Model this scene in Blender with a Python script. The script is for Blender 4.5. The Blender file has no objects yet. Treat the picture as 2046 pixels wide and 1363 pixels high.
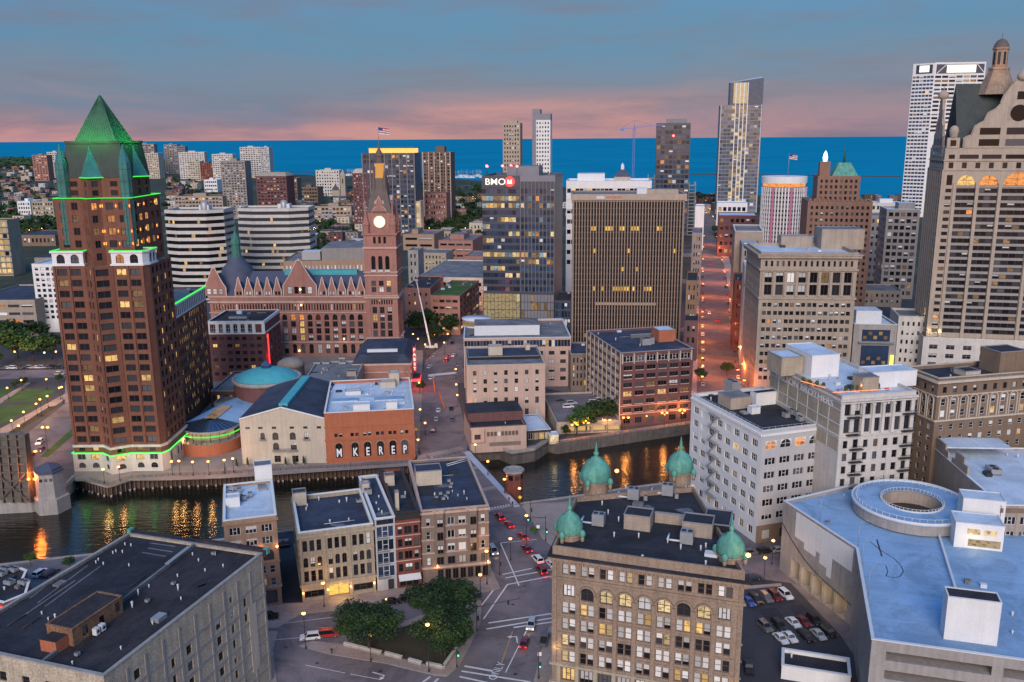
import bpy,math,random
from mathutils import Vector,Matrix
random.seed(7)
SC = bpy.context.scene
COL = SC.collection
R = math.radians
# ------------------------------------------------------------------ camera
FPX,CX,CY,H = 1780.0,1023.0,681.5,115.0
PITCH,ROLL = R(12.8),R(0.36)
FW = Vector((0,math.cos(PITCH),-math.sin(PITCH)))
U0 = Vector((0,math.sin(PITCH),math.cos(PITCH)))
R0 = Vector((1,0,0))
RT = R0 * math.cos(ROLL) - U0 * math.sin(ROLL)
UP = R0 * math.sin(ROLL) + U0 * math.cos(ROLL)
CAM = Vector((0,0,H))
cd = bpy.data.cameras.new('camera')
cam = bpy.data.objects.new('camera',cd)
COL.objects.link(cam)
mw = Matrix((RT,UP,-FW)).transposed().to_4x4()
mw.translation = CAM
cam.matrix_world = mw
cd.sensor_fit = 'HORIZONTAL'
cd.sensor_width = 36.0
cd.lens = 36.0 * FPX / 2046.0
cd.clip_start = 1.0
cd.clip_end = 400000.0
SC.camera = cam
# ------------------------------------------------------------------ sky
SUN_EL,SUN_AZ = R(26),R(188)          # afterglow in the west, behind the camera
w = bpy.data.worlds.new('World')
SC.world = w
w.use_nodes = True
nt = w.node_tree
nt.nodes.clear()
def N(nt,t,**kw):
	n = nt.nodes.new(t)
	for k,v in kw.items():
		setattr(n,k,v)
	return n
def L(nt,a,b):
	nt.links.new(a,b)
out = N(nt,'ShaderNodeOutputWorld')
bg = N(nt,'ShaderNodeBackground')
tc = N(nt,'ShaderNodeTexCoord')
sep = N(nt,'ShaderNodeSeparateXYZ')
L(nt,tc.outputs['Generated'],sep.inputs[0])
def ramp(nt,pts,interp='LINEAR'):
	n = N(nt,'ShaderNodeValToRGB')
	e = n.color_ramp.elements
	n.color_ramp.interpolation = interp
	while len(e) < len(pts):
		e.new(0.5)
	for i,(p,c) in enumerate(pts):
		e[i].position = p
		e[i].color = (c[0],c[1],c[2],1) if len(c) == 3 else c
	return n
def s2l(*c):
	return tuple(((x / 255 + .055) / 1.055) ** 2.4 if x > 10 else x / 255 / 12.92 for x in c)
# elevation (sine) -> colour; clouds wobble the lookup
mapn = N(nt,'ShaderNodeMapping')
mapn.inputs['Scale'].default_value = (1.7,1.7,11)
L(nt,tc.outputs['Generated'],mapn.inputs[0])
noi = N(nt,'ShaderNodeTexNoise')
noi.inputs['Scale'].default_value = 1.6
noi.inputs['Detail'].default_value = 7
noi.inputs['Roughness'].default_value = 0.6
noi.inputs['Distortion'].default_value = 0.5
L(nt,mapn.outputs[0],noi.inputs['Vector'])
wob = N(nt,'ShaderNodeMath',operation='MULTIPLY_ADD')
wob.inputs[1].default_value = 0.13
L(nt,noi.outputs[0],wob.inputs[0])
sub = N(nt,'ShaderNodeMath',operation='SUBTRACT')
sub.inputs[1].default_value = 0.066
L(nt,sep.outputs['Z'],sub.inputs[0])
L(nt,sub.outputs[0],wob.inputs[2])
grad = ramp(nt,[(0.0,s2l(172,126,124)),(0.010,s2l(160,120,126)),(0.028,s2l(124,110,126)),
				 (0.055,s2l(88,106,132)),(0.10,s2l(66,110,144)),(0.30,s2l(70,122,172)),(1.0,s2l(86,140,205))])
L(nt,wob.outputs[0],grad.inputs[0])
# darker mauve streaks
map2 = N(nt,'ShaderNodeMapping')
map2.inputs['Scale'].default_value = (1.6,1.6,12)
map2.inputs['Location'].default_value = (3.1,1.7,0.4)
L(nt,tc.outputs['Generated'],map2.inputs[0])
noi2 = N(nt,'ShaderNodeTexNoise')
noi2.inputs['Scale'].default_value = 2.6
noi2.inputs['Detail'].default_value = 8
noi2.inputs['Roughness'].default_value = 0.62
L(nt,map2.outputs[0],noi2.inputs['Vector'])
cr = ramp(nt,[(0.48,(0,0,0)),(0.66,(1,1,1))])
L(nt,noi2.outputs[0],cr.inputs[0])
mul = N(nt,'ShaderNodeMath',operation='MULTIPLY')
mul.inputs[1].default_value = 0.62
L(nt,cr.outputs[0],mul.inputs[0])
mixc = N(nt,'ShaderNodeMixRGB')
mixc.inputs['Color2'].default_value = (*s2l(92,94,116),1)
L(nt,mul.outputs[0],mixc.inputs[0])
# the pink fades out towards the south-east
fx = N(nt,'ShaderNodeMapRange'); fx.inputs[1].default_value = 0.02; fx.inputs[2].default_value = 0.5; L(nt,sep.outputs['X'],fx.inputs[0])
fz_ = N(nt,'ShaderNodeMapRange'); fz_.inputs[1].default_value = 0.075; fz_.inputs[2].default_value = 0.0; L(nt,sep.outputs['Z'],fz_.inputs[0])
fm = N(nt,'ShaderNodeMath',operation='MULTIPLY'); L(nt,fx.outputs[0],fm.inputs[0]); L(nt,fz_.outputs[0],fm.inputs[1])
mxg = N(nt,'ShaderNodeMixRGB'); mxg.inputs['Color2'].default_value = (*s2l(112,108,128),1)
L(nt,fm.outputs[0],mxg.inputs[0]); L(nt,grad.outputs[0],mxg.inputs['Color1'])
L(nt,mxg.outputs[0],mixc.inputs['Color1'])
# physical sky gives the broad brightening towards the sunset side
sky = N(nt,'ShaderNodeTexSky')
sky.sky_type = 'NISHITA'
sky.sun_disc = False
sky.sun_elevation = R(3.0)
sky.sun_rotation = SUN_AZ
mixs = N(nt,'ShaderNodeMixRGB')
mixs.blend_type = 'ADD'
mixs.inputs[0].default_value = 0.018
L(nt,mixc.outputs[0],mixs.inputs['Color1'])
L(nt,sky.outputs[0],mixs.inputs['Color2'])
L(nt,mixs.outputs[0],bg.inputs['Color'])
bg.inputs['Strength'].default_value = 1.0
L(nt,bg.outputs[0],out.inputs[0])
# ------------------------------------------------------------------ soft low light
sl = bpy.data.lights.new('sun','SUN')
sl.energy = 2.45
sl.angle = R(35)
sl.color = (1.0,0.85,0.76)
sun = bpy.data.objects.new('sun',sl)
COL.objects.link(sun)
sd = Vector((math.sin(SUN_AZ) * math.cos(SUN_EL),math.cos(SUN_AZ) * math.cos(SUN_EL),math.sin(SUN_EL)))
sun.rotation_euler = sd.to_track_quat('Z','Y').to_euler()
SC.view_settings.view_transform = 'Standard'
SC.view_settings.look = 'None'
SC.view_settings.gamma = 1.0
SC.view_settings.exposure = 0.45
SC.view_settings.use_curve_mapping = False
SC.cycles.use_denoising = True
SC.cycles.max_bounces = 6
SC.cycles.diffuse_bounces = 3
SC.cycles.glossy_bounces = 3
SC.cycles.transmission_bounces = 2
SC.cycles.sample_clamp_indirect = 6.0
SC.cycles.use_light_tree = True
# ------------------------------------------------------------------ photogrammetry helpers
def g(x,y,z=0.0):
	"""point on the level z seen at photograph position x, y"""
	d = FW + RT * ((x - CX) / FPX) - UP * ((y - CY) / FPX)
	t = (z - H) / d.z
	return CAM + d * t
def ztop(P,y):
	v = Vector((P[0],P[1],0)) - CAM
	a,b = v.dot(UP),v.dot(FW)
	t = (CY - y) / FPX
	return (t * b - a) / (UP.z - t * FW.z)
def pxl(P):
	v = Vector(P) - CAM
	b = v.dot(FW)
	return CX + FPX * v.dot(RT) / b,CY - FPX * v.dot(UP) / b
def foot(x1,y1,x2,rot,depth,z=0.0):
	"""rectangle whose front-left corner stands at x1,y1 (level z) and whose right corner falls at column x2"""
	P = g(x1,y1,z)
	d = Vector((math.cos(R(rot)),math.sin(R(rot)),0))
	v = P - CAM
	k = (x2 - CX) / FPX
	t = (k * v.dot(FW) - v.dot(RT)) / (d.dot(RT) - k * d.dot(FW))
	Q = P + d * t
	n = Vector((-d.y,d.x,0)) * depth
	return [(p.x,p.y) for p in (P,Q,Q + n,P + n)]
def gp(pts,z=0.0):
	return [tuple(g(x,y,z).xy) for x,y in pts]
# ------------------------------------------------------------------ materials
M = {}
def mat(name,col,rough=0.8,var=0.18,scale=0.35,spec=0.3,metal=0.0,emit=None,es=0.0,streak=0.0,rnd=0.0,bump=0.0,bscale=6.0,fine=0.0,seam=0.0,stain=0.0):
	m = bpy.data.materials.new(name)
	m.use_nodes = True
	t = m.node_tree
	b = t.nodes['Principled BSDF']
	b.inputs['Base Color'].default_value = (*col,1)
	b.inputs['Roughness'].default_value = rough
	b.inputs['Specular IOR Level'].default_value = spec
	b.inputs['Metallic'].default_value = metal
	if emit:
		b.inputs['Emission Color'].default_value = (*emit,1)
		b.inputs['Emission Strength'].default_value = es
	if var or streak or rnd:
		c = N(t,'ShaderNodeTexCoord')
		mp = N(t,'ShaderNodeMapping')
		L(t,c.outputs['Object'],mp.inputs[0])
		n1 = N(t,'ShaderNodeTexNoise')
		n1.inputs['Scale'].default_value = scale
		n1.inputs['Detail'].default_value = 6
		n1.inputs['Roughness'].default_value = 0.65
		L(t,mp.outputs[0],n1.inputs['Vector'])
		rm = ramp(t,[(0.3,(1 - var,) * 3),(0.7,(1 + var * .6,) * 3)])
		L(t,n1.outputs[0],rm.inputs[0])
		last = rm.outputs[0]
		def mulc(a,bb):
			mx = N(t,'ShaderNodeMixRGB')
			mx.blend_type = 'MULTIPLY'
			mx.inputs[0].default_value = 1
			L(t,a,mx.inputs[1])
			L(t,bb,mx.inputs[2])
			return mx.outputs[0]
		if streak:
			mp2 = N(t,'ShaderNodeMapping')
			mp2.inputs['Scale'].default_value = (1.3,1.3,0.06)
			L(t,c.outputs['Object'],mp2.inputs[0])
			n2 = N(t,'ShaderNodeTexNoise')
			n2.inputs['Scale'].default_value = 0.9
			n2.inputs['Detail'].default_value = 5
			L(t,mp2.outputs[0],n2.inputs['Vector'])
			r2 = ramp(t,[(0.33,(1 - streak * .55,) * 3),(0.66,(1,1,1))])
			L(t,n2.outputs[0],r2.inputs[0])
			last = mulc(last,r2.outputs[0])
		if fine:
			n3 = N(t,'ShaderNodeTexNoise')
			n3.inputs['Scale'].default_value = 2.6
			n3.inputs['Detail'].default_value = 3
			L(t,c.outputs['Object'],n3.inputs['Vector'])
			r3 = ramp(t,[(0.35,(1 - fine,) * 3),(0.65,(1 + fine * .5,) * 3)])
			L(t,n3.outputs[0],r3.inputs[0])
			last = mulc(last,r3.outputs[0])
		if seam:
			bk = N(t,'ShaderNodeTexBrick')
			bk.inputs['Scale'].default_value = 0.09
			bk.inputs['Brick Width'].default_value = 1.1
			bk.inputs['Row Height'].default_value = 0.17
			bk.inputs['Mortar Size'].default_value = 0.006
			bk.inputs['Color1'].default_value = (1,1,1,1)
			bk.inputs['Color2'].default_value = (1 - seam * .6,) * 3 + (1,)
			bk.inputs['Mortar'].default_value = (1 - seam * 1.6,) * 3 + (1,)
			L(t,c.outputs['Object'],bk.inputs['Vector'])
			last = mulc(last,bk.outputs['Color'])
		if stain:
			n6 = N(t,'ShaderNodeTexNoise')
			n6.inputs['Scale'].default_value = 0.075
			n6.inputs['Detail'].default_value = 7
			n6.inputs['Roughness'].default_value = 0.7
			n6.inputs['Distortion'].default_value = 1.2
			L(t,c.outputs['Object'],n6.inputs['Vector'])
			r6 = ramp(t,[(0.40,(1 - stain,) * 3),(0.5,(1,1,1)),(0.62,(1 + stain * .5,) * 3)])
			L(t,n6.outputs[0],r6.inputs[0])
			last = mulc(last,r6.outputs[0])
		if rnd:
			oi = N(t,'ShaderNodeObjectInfo')
			r4 = ramp(t,[(0,(1 - rnd,) * 3),(1,(1 + rnd,) * 3)])
			L(t,oi.outputs['Random'],r4.inputs[0])
			last = mulc(last,r4.outputs[0])
		cc = N(t,'ShaderNodeRGB')
		cc.outputs[0].default_value = (*col,1)
		last = mulc(cc.outputs[0],last)
		L(t,last,b.inputs['Base Color'])
	if bump:
		c2 = N(t,'ShaderNodeTexCoord')
		n5 = N(t,'ShaderNodeTexNoise')
		n5.inputs['Scale'].default_value = bscale
		n5.inputs['Detail'].default_value = 4
		L(t,c2.outputs['Object'],n5.inputs['Vector'])
		bp = N(t,'ShaderNodeBump')
		bp.inputs['Strength'].default_value = bump
		L(t,n5.outputs[0],bp.inputs['Height'])
		L(t,bp.outputs[0],b.inputs['Normal'])
	M[name] = m
	return m
def glow(name,col,es):
	return mat(name,(0.02,0.02,0.02),0.5,0,emit=col,es=es)
def litglass(name,c1,c2,es,sc=0.9):
	"""a lit room behind glass: uneven emission, a few dark shapes"""
	m = bpy.data.materials.new(name)
	m.use_nodes = True
	t = m.node_tree
	b = t.nodes['Principled BSDF']
	b.inputs['Base Color'].default_value = (0.03,0.03,0.03,1)
	b.inputs['Roughness'].default_value = 0.15
	c = N(t,'ShaderNodeTexCoord')
	oi = N(t,'ShaderNodeObjectInfo')
	ad = N(t,'ShaderNodeVectorMath',operation='MULTIPLY_ADD')
	ad.inputs[1].default_value = (1,1,1.6)
	L(t,c.outputs['Object'],ad.inputs[0])
	cmb = N(t,'ShaderNodeCombineXYZ')
	k = N(t,'ShaderNodeMath',operation='MULTIPLY')
	k.inputs[1].default_value = 57.0
	L(t,oi.outputs['Random'],k.inputs[0])
	L(t,k.outputs[0],cmb.inputs[0])
	L(t,k.outputs[0],cmb.inputs[2])
	L(t,cmb.outputs[0],ad.inputs[2])
	v = N(t,'ShaderNodeTexVoronoi')
	v.inputs['Scale'].default_value = sc
	L(t,ad.outputs[0],v.inputs['Vector'])
	rm = ramp(t,[(0.0,c2),(0.45,c1),(1.0,c1)])
	L(t,v.outputs['Color'],rm.inputs[0])
	L(t,rm.outputs[0],b.inputs['Emission Color'])
	s = N(t,'ShaderNodeMath',operation='MULTIPLY_ADD')
	s.inputs[1].default_value = es * 0.9
	s.inputs[2].default_value = es * 0.5
	L(t,oi.outputs['Random'],s.inputs[0])
	L(t,s.outputs[0],b.inputs['Emission Strength'])
	M[name] = m
litglass('lit_warm',(1.0,0.62,0.20),(0.30,0.14,0.04),0.6)
litglass('lit_orange',(1.0,0.36,0.08),(0.22,0.07,0.02),0.55)
litglass('lit_pale',(1.0,0.72,0.36),(0.2,0.13,0.06),0.5,1.4)
litglass('lit_dim',(0.55,0.30,0.10),(0.06,0.04,0.02),0.32)
litglass('lit_cool',(0.35,0.62,0.75),(0.06,0.12,0.2),0.35)
mat('glass_dark',(0.012,0.013,0.017),0.12,0.0,rnd=0.6,spec=0.35)
def vary(name,pts):
	t = M[name].node_tree
	oi = N(t,'ShaderNodeObjectInfo')
	r = ramp(t,pts,'CONSTANT')
	L(t,oi.outputs['Random'],r.inputs[0])
	L(t,r.outputs[0],t.nodes['Principled BSDF'].inputs['Base Color'])
vary('glass_dark',[(0,(.008,.008,.010)),(.3,(.014,.014,.018)),(.55,(.024,.025,.031)),(.75,(.045,.047,.055)),(.9,(.085,.088,.10))])
mat('glass_blue',(0.055,0.095,0.18),0.1,0.25,0.15,rnd=0.6,spec=0.9,metal=.55)
mat('glass_green',(0.045,0.19,0.19),0.15,0.3,0.3,rnd=0.2,spec=0.8)
mat('blind',(0.56,0.57,0.57),0.8,0.1,1.0,rnd=0.35)
mat('frame_dark',(0.045,0.04,0.04),0.6,0.1)
mat('frame_white',(0.52,0.52,0.52),0.6,0.1)
mat('frame_brown',(0.13,0.09,0.07),0.6,0.1)
mat('frame_grey',(0.22,0.22,0.24),0.5,0.1)
W = dict(streak=0.25,fine=0.12)
mat('brick_rust',(0.19,0.082,0.056),0.85,0.2,0.2,streak=0.25,fine=0.2)
mat('brick_hall',(0.345,0.175,0.145),0.85,0.16,0.15,**W)
mat('stone_pink',(0.50,0.36,0.31),0.85,0.15,0.3,**W)
mat('brick_orange',(0.40,0.135,0.072),0.85,0.14,0.25,**W)
mat('brick_red',(0.20,0.065,0.05),0.85,0.18,0.3,**W)
mat('brick_maroon',(0.145,0.068,0.070),0.85,0.18,0.25,**W)
mat('brick_brown',(0.205,0.145,0.105),0.85,0.15,0.25,**W)
mat('brick_grey',(0.21,0.165,0.14),0.85,0.15,0.3,**W)
mat('brick_old',(0.25,0.14,0.085),0.9,0.4,0.5,streak=0.4,fine=0.35)
mat('brick_tan',(0.35,0.235,0.17),0.85,0.14,0.3,**W)
mat('sandstone',(0.31,0.23,0.175),0.85,0.22,0.25,streak=0.4,fine=0.22)
mat('cream_brick',(0.38,0.33,0.255),0.85,0.18,0.3,streak=.35,fine=.18)
mat('cream_paint',(0.50,0.44,0.36),0.85,0.12,0.2,**W)
mat('pink_paint',(0.49,0.36,0.30),0.85,0.10,0.2,**W)
mat('white_stone',(0.55,0.53,0.50),0.8,0.12,0.25,**W)
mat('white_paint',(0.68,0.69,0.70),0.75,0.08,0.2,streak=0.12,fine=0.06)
mat('grey_wall',(0.42,0.43,0.45),0.8,0.08,0.2,streak=0.12,fine=0.05)
mat('concrete',(0.33,0.31,0.30),0.85,0.18,0.25,streak=0.35,fine=0.1)
mat('concrete_warm',(0.36,0.30,0.25),0.85,0.18,0.25,streak=0.35,fine=0.12)
mat('beige_panel',(0.40,0.335,0.275),0.8,0.14,0.2,streak=.3,fine=.12)
mat('wall_beige',(0.49,0.425,0.33),0.9,0.25,0.35,streak=0.45,fine=0.28)
mat('fin_bronze',(0.245,0.19,0.155),0.6,0.1,0.2)
mat('tower_grey',(0.27,0.25,0.245),0.8,0.12,0.2,**W)
mat('panel_dark',(0.035,0.04,0.06),0.4,0.15,0.15,spec=0.6)
mat('panel_mid',(0.16,0.165,0.20),0.5,0.12,0.15,spec=0.5)
mat('roof_dark',(0.034,0.036,0.048),0.9,0.3,0.12,fine=0.25,seam=.25,stain=.35)
mat('roof_navy',(0.048,0.06,0.098),0.85,0.3,0.1,fine=0.2,seam=.2,stain=.3)
mat('roof_plum',(0.042,0.036,0.044),0.9,0.3,0.12,fine=0.25,seam=.25,stain=.35)
mat('roof_grey',(0.19,0.19,0.205),0.9,0.25,0.12,fine=0.2,seam=.15,stain=.3)
mat('roof_white',(0.50,0.585,0.69),0.75,0.14,0.12,fine=0.08,seam=.08,stain=.16)  # white roofing with the blue of the skylight put into its colour
mat('deck_blue',(0.235,0.375,0.56),0.8,0.14,0.06,fine=0.08,seam=.09,stain=.2)  # light grey deck, base colour tinted blue for the sky light
mat('slate',(0.07,0.08,0.125),0.75,0.15,0.3)
mat('slate_brown',(0.12,0.095,0.09),0.75,0.15,0.3)
mat('slate_green',(0.05,0.062,0.062),0.75,0.15,0.3,streak=.3)
mat('copper',(0.12,0.36,0.29),0.7,0.3,0.35,streak=0.6,fine=0.10)
mat('copper_blue',(0.07,0.36,0.42),0.7,0.15,0.4,fine=0.1)
mat('copper_mid',(0.05,0.17,0.145),0.7,0.25,0.8,fine=0.2)
mat('glass_silver',(0.16,0.20,0.27),0.12,0.25,0.15,rnd=0.45,spec=0.9,metal=.5)
mat('spandrel_grey',(0.27,0.25,0.245),0.7,0.1,0.3)
mat('gable_trim',(0.60,0.47,0.42),0.85,0.15,0.3)
mat('wall_dark',(0.13,0.115,0.105),0.9,0.3,0.3,streak=0.5)  # darker, streaked river wall
mat('copper_dark',(0.035,0.11,0.07),0.6,0.2,0.4)
mat('steel_dark',(0.03,0.03,0.032),0.5,0.1)
mat('steel',(0.32,0.33,0.35),0.45,0.15,0.8,metal=0.3)
mat('metal_white',(0.55,0.58,0.62),0.5,0.1,0.8)
mat('rust_steel',(0.10,0.062,0.045),0.85,0.35,0.6,streak=0.4)
mat('wood_pile',(0.16,0.125,0.095),0.9,0.3,1.0)
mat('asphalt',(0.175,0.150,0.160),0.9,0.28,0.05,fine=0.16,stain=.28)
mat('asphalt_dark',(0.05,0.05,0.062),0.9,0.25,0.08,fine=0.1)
mat('pavement',(0.345,0.275,0.245),0.9,0.16,0.1,fine=0.14,seam=.14,stain=.18)
mat('plaza',(0.30,0.25,0.225),0.9,0.15,0.1,fine=0.14,seam=.12,stain=.15)
mat('road_concrete',(0.15,0.125,0.12),0.9,0.25,0.05,fine=0.15,stain=.25)
mat('line_white',(0.62,0.60,0.60),0.8,0.15,0.5)
mat('line_yellow',(0.42,0.26,0.10),0.8,0.3,0.5)
mat('bridge_walk',(0.36,0.42,0.50),0.8,0.1)
mat('grass',(0.06,0.12,0.03),0.95,0.35,0.15,fine=0.25)
mat('soil',(0.05,0.045,0.03),0.95,0.3,0.3)
mat('ground_far',(0.07,0.068,0.075),0.95,0.35,0.01,fine=0.2)
m_ = mat('ground_wood',(.05,.05,.05),.95,.3,.01)
t_ = m_.node_tree
n_ = N(t_,'ShaderNodeTexNoise'); n_.inputs['Scale'].default_value = .012; n_.inputs['Detail'].default_value = 9; n_.inputs['Roughness'].default_value = .7
c_ = N(t_,'ShaderNodeTexCoord'); L(t_,c_.outputs['Object'],n_.inputs['Vector'])
r_ = ramp(t_,[(.42,(.022,.034,.018)),(.54,(.04,.05,.035)),(.62,(.10,.095,.10))])
L(t_,n_.outputs[0],r_.inputs[0]); L(t_,r_.outputs[0],t_.nodes['Principled BSDF'].inputs['Base Color'])
mat('deck_joint',(.17,.28,.43),.85,.2,.5)
glow('sconce',(1.0,.3,.06),2.2)
mat('bark',(0.06,0.045,0.035),0.9,0.3,1.5)
mat('leaf_dark',(0.026,0.052,0.020),0.7,0.5,0.22,rnd=0.2,spec=0.2)
mat('leaf_mid',(0.045,0.085,0.026),0.7,0.5,0.22,rnd=0.2,spec=0.2)
mat('leaf_light',(0.085,0.15,0.035),0.7,0.4,0.25,rnd=0.2,spec=0.2)
mat('tyre',(0.012,0.012,0.012),0.9,0)
mat('skin',(0.35,0.2,0.14),0.6,0)
mat('cloth_dark',(0.02,0.02,0.025),0.9,0)
mat('cloth_red',(0.3,0.03,0.03),0.9,0)
mat('cone_orange',(0.7,0.16,0.04),0.6,0)
glow('bulb_warm',(1.0,0.36,0.08),7)
glow('bulb_orange',(1.0,0.24,0.035),7)
glow('bulb_white',(1.0,0.55,0.25),5)
glow('neon_green',(0.06,1.0,0.10),0.75)
glow('neon_green_base',(0.05,1.0,0.08),1.6)
glow('neon_red',(1.0,0.03,0.03),2.2)
glow('neon_orange',(1.0,0.22,0.05),2.0)
glow('beacon_red',(1.0,0.06,0.05),12)
glow('sign_white',(1.0,0.93,0.82),1.05)
glow('sign_yellow',(1.0,0.85,0.1),1.5)
glow('clock_face',(1.0,0.72,0.36),1.9)
glow('lantern_gold',(1.0,0.46,0.10),0.5)
glow('beam_violet',(0.62,0.2,0.36),0.45)
glow('tail_red',(1.0,0.02,0.02),4)
glow('head_white',(1.0,0.75,0.5),5)
glow('sig_green',(0.05,1.0,0.4),5)
glow('flame_blue',(0.55,0.9,1.0),2.5)
mat('white_sign',(.8,.8,.78),.6,0)
mat('sign_frame',(.25,.03,.03),.6,0,emit=(1,.05,.05),es=.25)
glow('sign_pink',(1.0,.45,.40),1.6)
litglass('lit_entry',(1.0,.62,.12),(.8,.4,.08),.7)
mat('sign_faded',(.74,.72,.68),.9,.15,.8)
mat('garage_inside',(.16,.13,.10),.9,.5,.12,emit=(1,.55,.2),es=.05)
mat('garage_lit',(.25,.2,.12),.9,.3,.1,emit=(1,.6,.18),es=.38)
litglass('lit_gold',(1.0,.58,.08),(.9,.45,.06),.6)
litglass('lit_crown',(1.0,.55,.12),(.8,.3,.05),1.0)
litglass('lit_lobby',(.8,.62,.3),(.25,.18,.08),.42)
mat('glass_strip',(0.010,0.008,0.008),.3,.2,.2,rnd=.3,spec=.2)
mat('crane_blue',(.12,.2,.5),.5,0)
mat('sign_yellow_mat',(.75,.6,.03),.6,0,emit=(1,.8,.05),es=.15)
mat('patch_dark',(.03,.03,.036),.95,.4,.5,fine=.3)
mat('patch_light',(.16,.165,.18),.95,.4,.5,fine=.3)
mat('light_off',(0.25,0.25,0.27),0.3,0)
mat('tail_off',(0.12,0.01,0.01),0.3,0)
# ------------------------------------------------------------------ mesh builder
def area2(p):
	return sum(p[i][0] * p[(i + 1) % len(p)][1] - p[(i + 1) % len(p)][0] * p[i][1] for i in range(len(p)))
def offset_poly(poly,d):
	n = len(poly)
	s = 1 if area2(poly) > 0 else -1
	res = []
	for i in range(n):
		p0,p1,p2 = Vector(poly[i - 1]),Vector(poly[i]),Vector(poly[(i + 1) % n])
		a,b = (p1 - p0).normalized(),(p2 - p1).normalized()
		na,nb = Vector((a.y,-a.x)) * s,Vector((b.y,-b.x)) * s
		k = na + nb
		q = k.length_squared
		k = k * (2 / q) if q > 0.3 else na
		res.append(tuple((p1 + k * d)[:2]))
	return res
class MB:
	def __init__(s):
		s.v,s.f,s.m,s.ml,s.sm = [],[],[],[],[]
	def mi(s,name):
		if name not in s.ml:
			s.ml.append(name)
		return s.ml.index(name)
	def poly(s,pts,mt,smooth=False):
		b = len(s.v)
		s.v.extend([tuple(p) for p in pts])
		s.f.append(tuple(range(b,b + len(pts))))
		s.m.append(s.mi(mt))
		s.sm.append(smooth)
	def box(s,x0,x1,y0,y1,z0,z1,mt,top=None,bottom=True):
		b = len(s.v)
		s.v.extend([(x0,y0,z0),(x1,y0,z0),(x1,y1,z0),(x0,y1,z0),(x0,y0,z1),(x1,y0,z1),(x1,y1,z1),(x0,y1,z1)])
		F = [(0,1,5,4),(1,2,6,5),(2,3,7,6),(3,0,4,7),(4,5,6,7)]
		if bottom:
			F.append((3,2,1,0))
		for i,f in enumerate(F):
			s.f.append(tuple(b + k for k in f))
			s.m.append(s.mi(top if (i == 4 and top) else mt))
			s.sm.append(False)
		return s
	def prism(s,poly,z0,z1,mt,top=None,bottom=False,poly2=None):
		if area2(poly) < 0:
			poly = poly[::-1]
			if poly2: poly2 = poly2[::-1]
		n = len(poly)
		p2 = poly2 or poly
		b = len(s.v)
		s.v.extend([(x,y,z0) for x,y in poly] + [(x,y,z1) for x,y in p2])
		for i in range(n):
			j = (i + 1) % n
			s.f.append((b + i,b + j,b + n + j,b + n + i)); s.m.append(s.mi(mt)); s.sm.append(False)
		s.f.append(tuple(range(b + n,b + 2 * n))); s.m.append(s.mi(top or mt)); s.sm.append(False)
		if bottom:
			s.f.append(tuple(range(b + n - 1,b - 1,-1))); s.m.append(s.mi(mt)); s.sm.append(False)
		return s
	def ring(s,poly,o,i,z0,z1,mt):
		if area2(poly) < 0:
			poly = poly[::-1]
		A,B = offset_poly(poly,o),offset_poly(poly,i)
		n = len(poly)
		for k in range(n):
			j = (k + 1) % n
			a0,a1,b0,b1 = A[k],A[j],B[k],B[j]
			s.poly([(*a0,z0),(*a1,z0),(*a1,z1),(*a0,z1)],mt)
			s.poly([(*b1,z0),(*b0,z0),(*b0,z1),(*b1,z1)],mt)
			s.poly([(*a0,z1),(*a1,z1),(*b1,z1),(*b0,z1)],mt)
			s.poly([(*a1,z0),(*a0,z0),(*b0,z0),(*b1,z0)],mt)
		return s
	def lathe(s,cx,cy,prof,n,mt,rib=0.0,smooth=True,a0=0.0,a1=360.0):
		full = abs(a1 - a0) >= 359.9
		cnt = n if full else n + 1
		b = len(s.v)
		for r,z in prof:
			for k in range(cnt):
				a = R(a0 + (a1 - a0) * k / n)
				rr = r * (1 - rib * (k % 2))
				s.v.append((cx + rr * math.cos(a),cy + rr * math.sin(a),z))
		for i in range(len(prof) - 1):
			for k in range(n):
				j = (k + 1) % cnt
				s.f.append((b + i * cnt + k,b + i * cnt + j,b + (i + 1) * cnt + j,b + (i + 1) * cnt + k))
				s.m.append(s.mi(mt)); s.sm.append(smooth)
		return s
	def tube(s,p,q,r,n,mt,r2=None,cap=True):
		p,q = Vector(p),Vector(q)
		d = (q - p).normalized()
		a = d.orthogonal().normalized()
		c = d.cross(a)
		r2 = r if r2 is None else r2
		b = len(s.v)
		for o,rr in ((p,r),(q,r2)):
			for k in range(n):
				t = 2 * math.pi * k / n
				s.v.append(tuple(o + a * (rr * math.cos(t)) + c * (rr * math.sin(t))))
		for k in range(n):
			j = (k + 1) % n
			s.f.append((b + k,b + j,b + n + j,b + n + k)); s.m.append(s.mi(mt)); s.sm.append(True)
		if cap:
			s.f.append(tuple(b + n + k for k in range(n))); s.m.append(s.mi(mt)); s.sm.append(False)
			s.f.append(tuple(b + n - 1 - k for k in range(n))); s.m.append(s.mi(mt)); s.sm.append(False)
		return s
	def bar(s,p,q,w,h,mt):
		"""box beam from p to q"""
		p,q = Vector(p),Vector(q)
		d = (q - p).normalized()
		u = Vector((0,0,1)) if abs(d.z) < 0.95 else Vector((0,1,0))
		a = d.cross(u).normalized()
		c = a.cross(d)
		P = []
		for o in (p,q):
			P += [o - a * w / 2 - c * h / 2,o + a * w / 2 - c * h / 2,o + a * w / 2 + c * h / 2,o - a * w / 2 + c * h / 2]
		for f in ((0,1,5,4),(1,2,6,5),(2,3,7,6),(3,0,4,7),(3,2,1,0),(4,5,6,7)):
			s.poly([P[k] for k in f],mt)
		return s
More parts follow.
